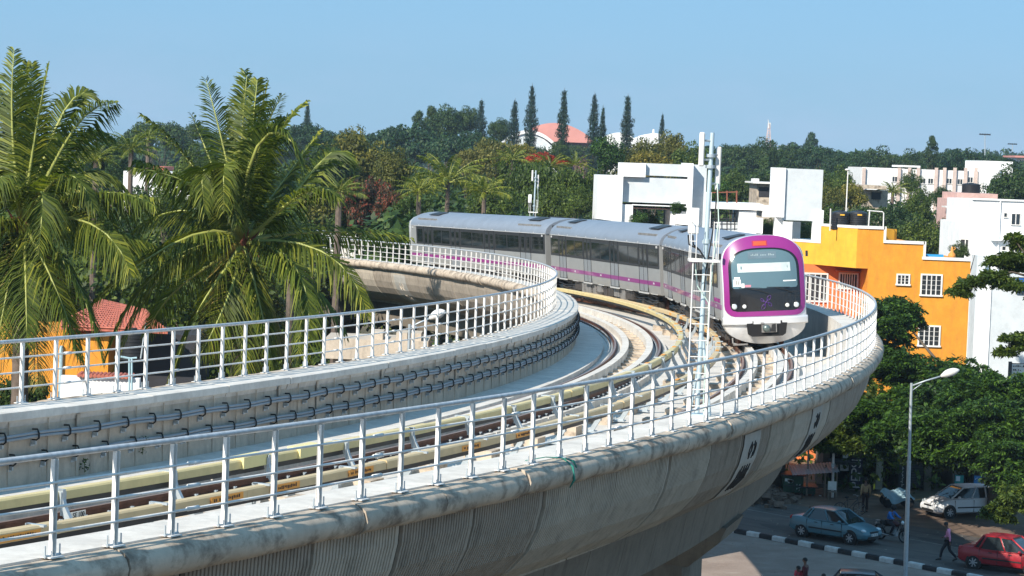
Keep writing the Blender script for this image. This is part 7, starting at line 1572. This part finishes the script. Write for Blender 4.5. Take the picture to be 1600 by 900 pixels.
# litter and grit on the street
mb = MB()
for i in range(260): p = rp(rr.uniform(-12, 16), rr.choice((rr.uniform(.3, 1.2), rr.uniform(8.2, 10.5), rr.uniform(.3, 9), rr.uniform(-7, -.5)))); s_ = rr.uniform(.02, .09); mb.box((p.x, p.y, .02), (s_, s_ * .7, .015), rz=rr.uniform(0, 3))
tag(mb.build('litter', simple('litter_pale', (.34, .30, .25), .9, 0, .5, 3.)), 'grit, leaves and litter scattered over the road', 'litter', kind='stuff')
# dark tree trunk under the viaduct edge
tt = thing('tree', 'dark thick tree trunk beside the green kiosk, its crown above the viaduct edge', 'tree', (at(1210, 780, 129).x, 129, 0)); b_ = Vector((at(1210, 780, 129).x, 129, 0)); mb = MB(); mb.tube([b_, b_ + Vector((.1, 0, 2.5)), b_ + Vector((-.2, 0, 5.5)), b_ + Vector((.2, 0, 8))], [.55, .42, .35, .25], 10); mb.build('trunk', M_bark, tt, smooth=True)
spray_tree(tt, mass([(1215, 660, 129, 2.2, 1.), (1270, 640, 129, 2.2, 1.), (1300, 660, 128, 1.6, .8), (1320, 640, 128, 1.6, .8), (1190, 680, 129, 1.8, .8), (1310, 690, 127.5, 1.1, .5)], g_, 55, .4, .8), 85, leaf=.11, per=108, mat='green')
# pigeon like white bird is not modelled; green cloth rag tied to the coping
rg = thing('green_rag', 'green string of cloth tied round the parapet coping', 'rag', P3(6.3, 5.3, 0)); mb = MB(); mb.tube([P3(5.6, 5.0, .02), P3(6.0, 5.15, .05), P3(6.3, 5.3, .02), P3(6.32, 5.46, -.1), P3(6.35, 5.48, -.3), P3(6.33, 5.42, -.42)], [.006, .008, .012, .02, .022, .01], 6); mb.build('string', simple('teal_green_cloth', (.03, .22, .17), .8), rg, smooth=True); mb = MB(); mb.tube([P3(6.3, 5.34, .02), P3(6.36, 5.45, -.02), P3(6.4, 5.49, -.12)], [.012, .02, .01], 6); mb.build('knot', MATS['teal_green_cloth'], rg, smooth=True)
# track number plate with its characters, on the web of the inner track's outer rail
def locate(u, v, o, h):
    best = min(frange(-12, 60, .1), key=lambda s: abs((lambda p: (cam.matrix_world.inverted() @ p))(P3(s, o, h)).x / -(cam.matrix_world.inverted() @ P3(s, o, h)).z * FPX - (u - 800))); return best
ro = INC + .76; s_ = locate(118, 788, ro + .3, RZ); hz = RZ + .0
for u, txt in ((118, '31  SE 100'), (592, 'SE 104')):
    s_ = locate(u, 788, ro + .06, hz); mb = MB(); L1 = .55 if u < 300 else .4; dbox(mb, s_, ro + .075, hz - .02, L1, .012, .11); pp = mb.build('track_number_plate', M_paper, vd)
    o = textobj(txt, .10, M_dark, pp, P3(s_, ro + .085, hz - .02), (math.pi / 2, 0, TZ(s_)), .002, width=L1 * .85)
# end ramps of the upper cover: two taller yellow boxes
for s_ in (7.6, 9.6):
    mb = MB(); dbox(mb, s_, -.80, -.64, .85, .26, .19); mb.build('cover_end_box', simple('bright_yellow_fibreglass', (.76, .65, .30), .5, 0, .05), vd)
# weeds growing from the inner wall
for i, (s_, h) in enumerate(((8.2, -1.15), (10.2, -1.0))):
    p = P3(s_, -4.36, h); t = thing('weed', ('small green weed growing at the foot of the inner parapet wall', 'taller green weed growing from the inner parapet wall, right of the small one')[i], 'plant', p); V, F = leaves([(0, 0, .08 + .05 * i, .12 + .04 * i)], 40, None, .035, 1.1, .3, 90 + i, .5); o = link('foliage', npmesh('foliage', V, F, LF['bright']), p, t); mb = MB(); mb.cyl(p - Vector((0, 0, .05)), p + Vector((0, 0, .15)), .006, n=5); mb.build('stem', LF['green'], t)

# ================================================================ AIR
hz = MB(); hz.bx(-700, 700, -20, 1300, -1.5, 62)
hm_ = bpy.data.materials.new('haze_air'); hm_.use_nodes = True; hn = hm_.node_tree; hn.nodes.remove(hn.nodes['Principled BSDF']); pv = hn.nodes.new('ShaderNodeVolumePrincipled')
pv.inputs['Color'].default_value = (.66, .80, .90, 1); pv.inputs['Density'].default_value = .00022; pv.inputs['Anisotropy'].default_value = .3
hn.links.new(pv.outputs[0], hn.nodes['Material Output'].inputs['Volume']); tag(hz.build('haze', hm_), 'pale blue haze in the air', 'haze', kind='stuff')
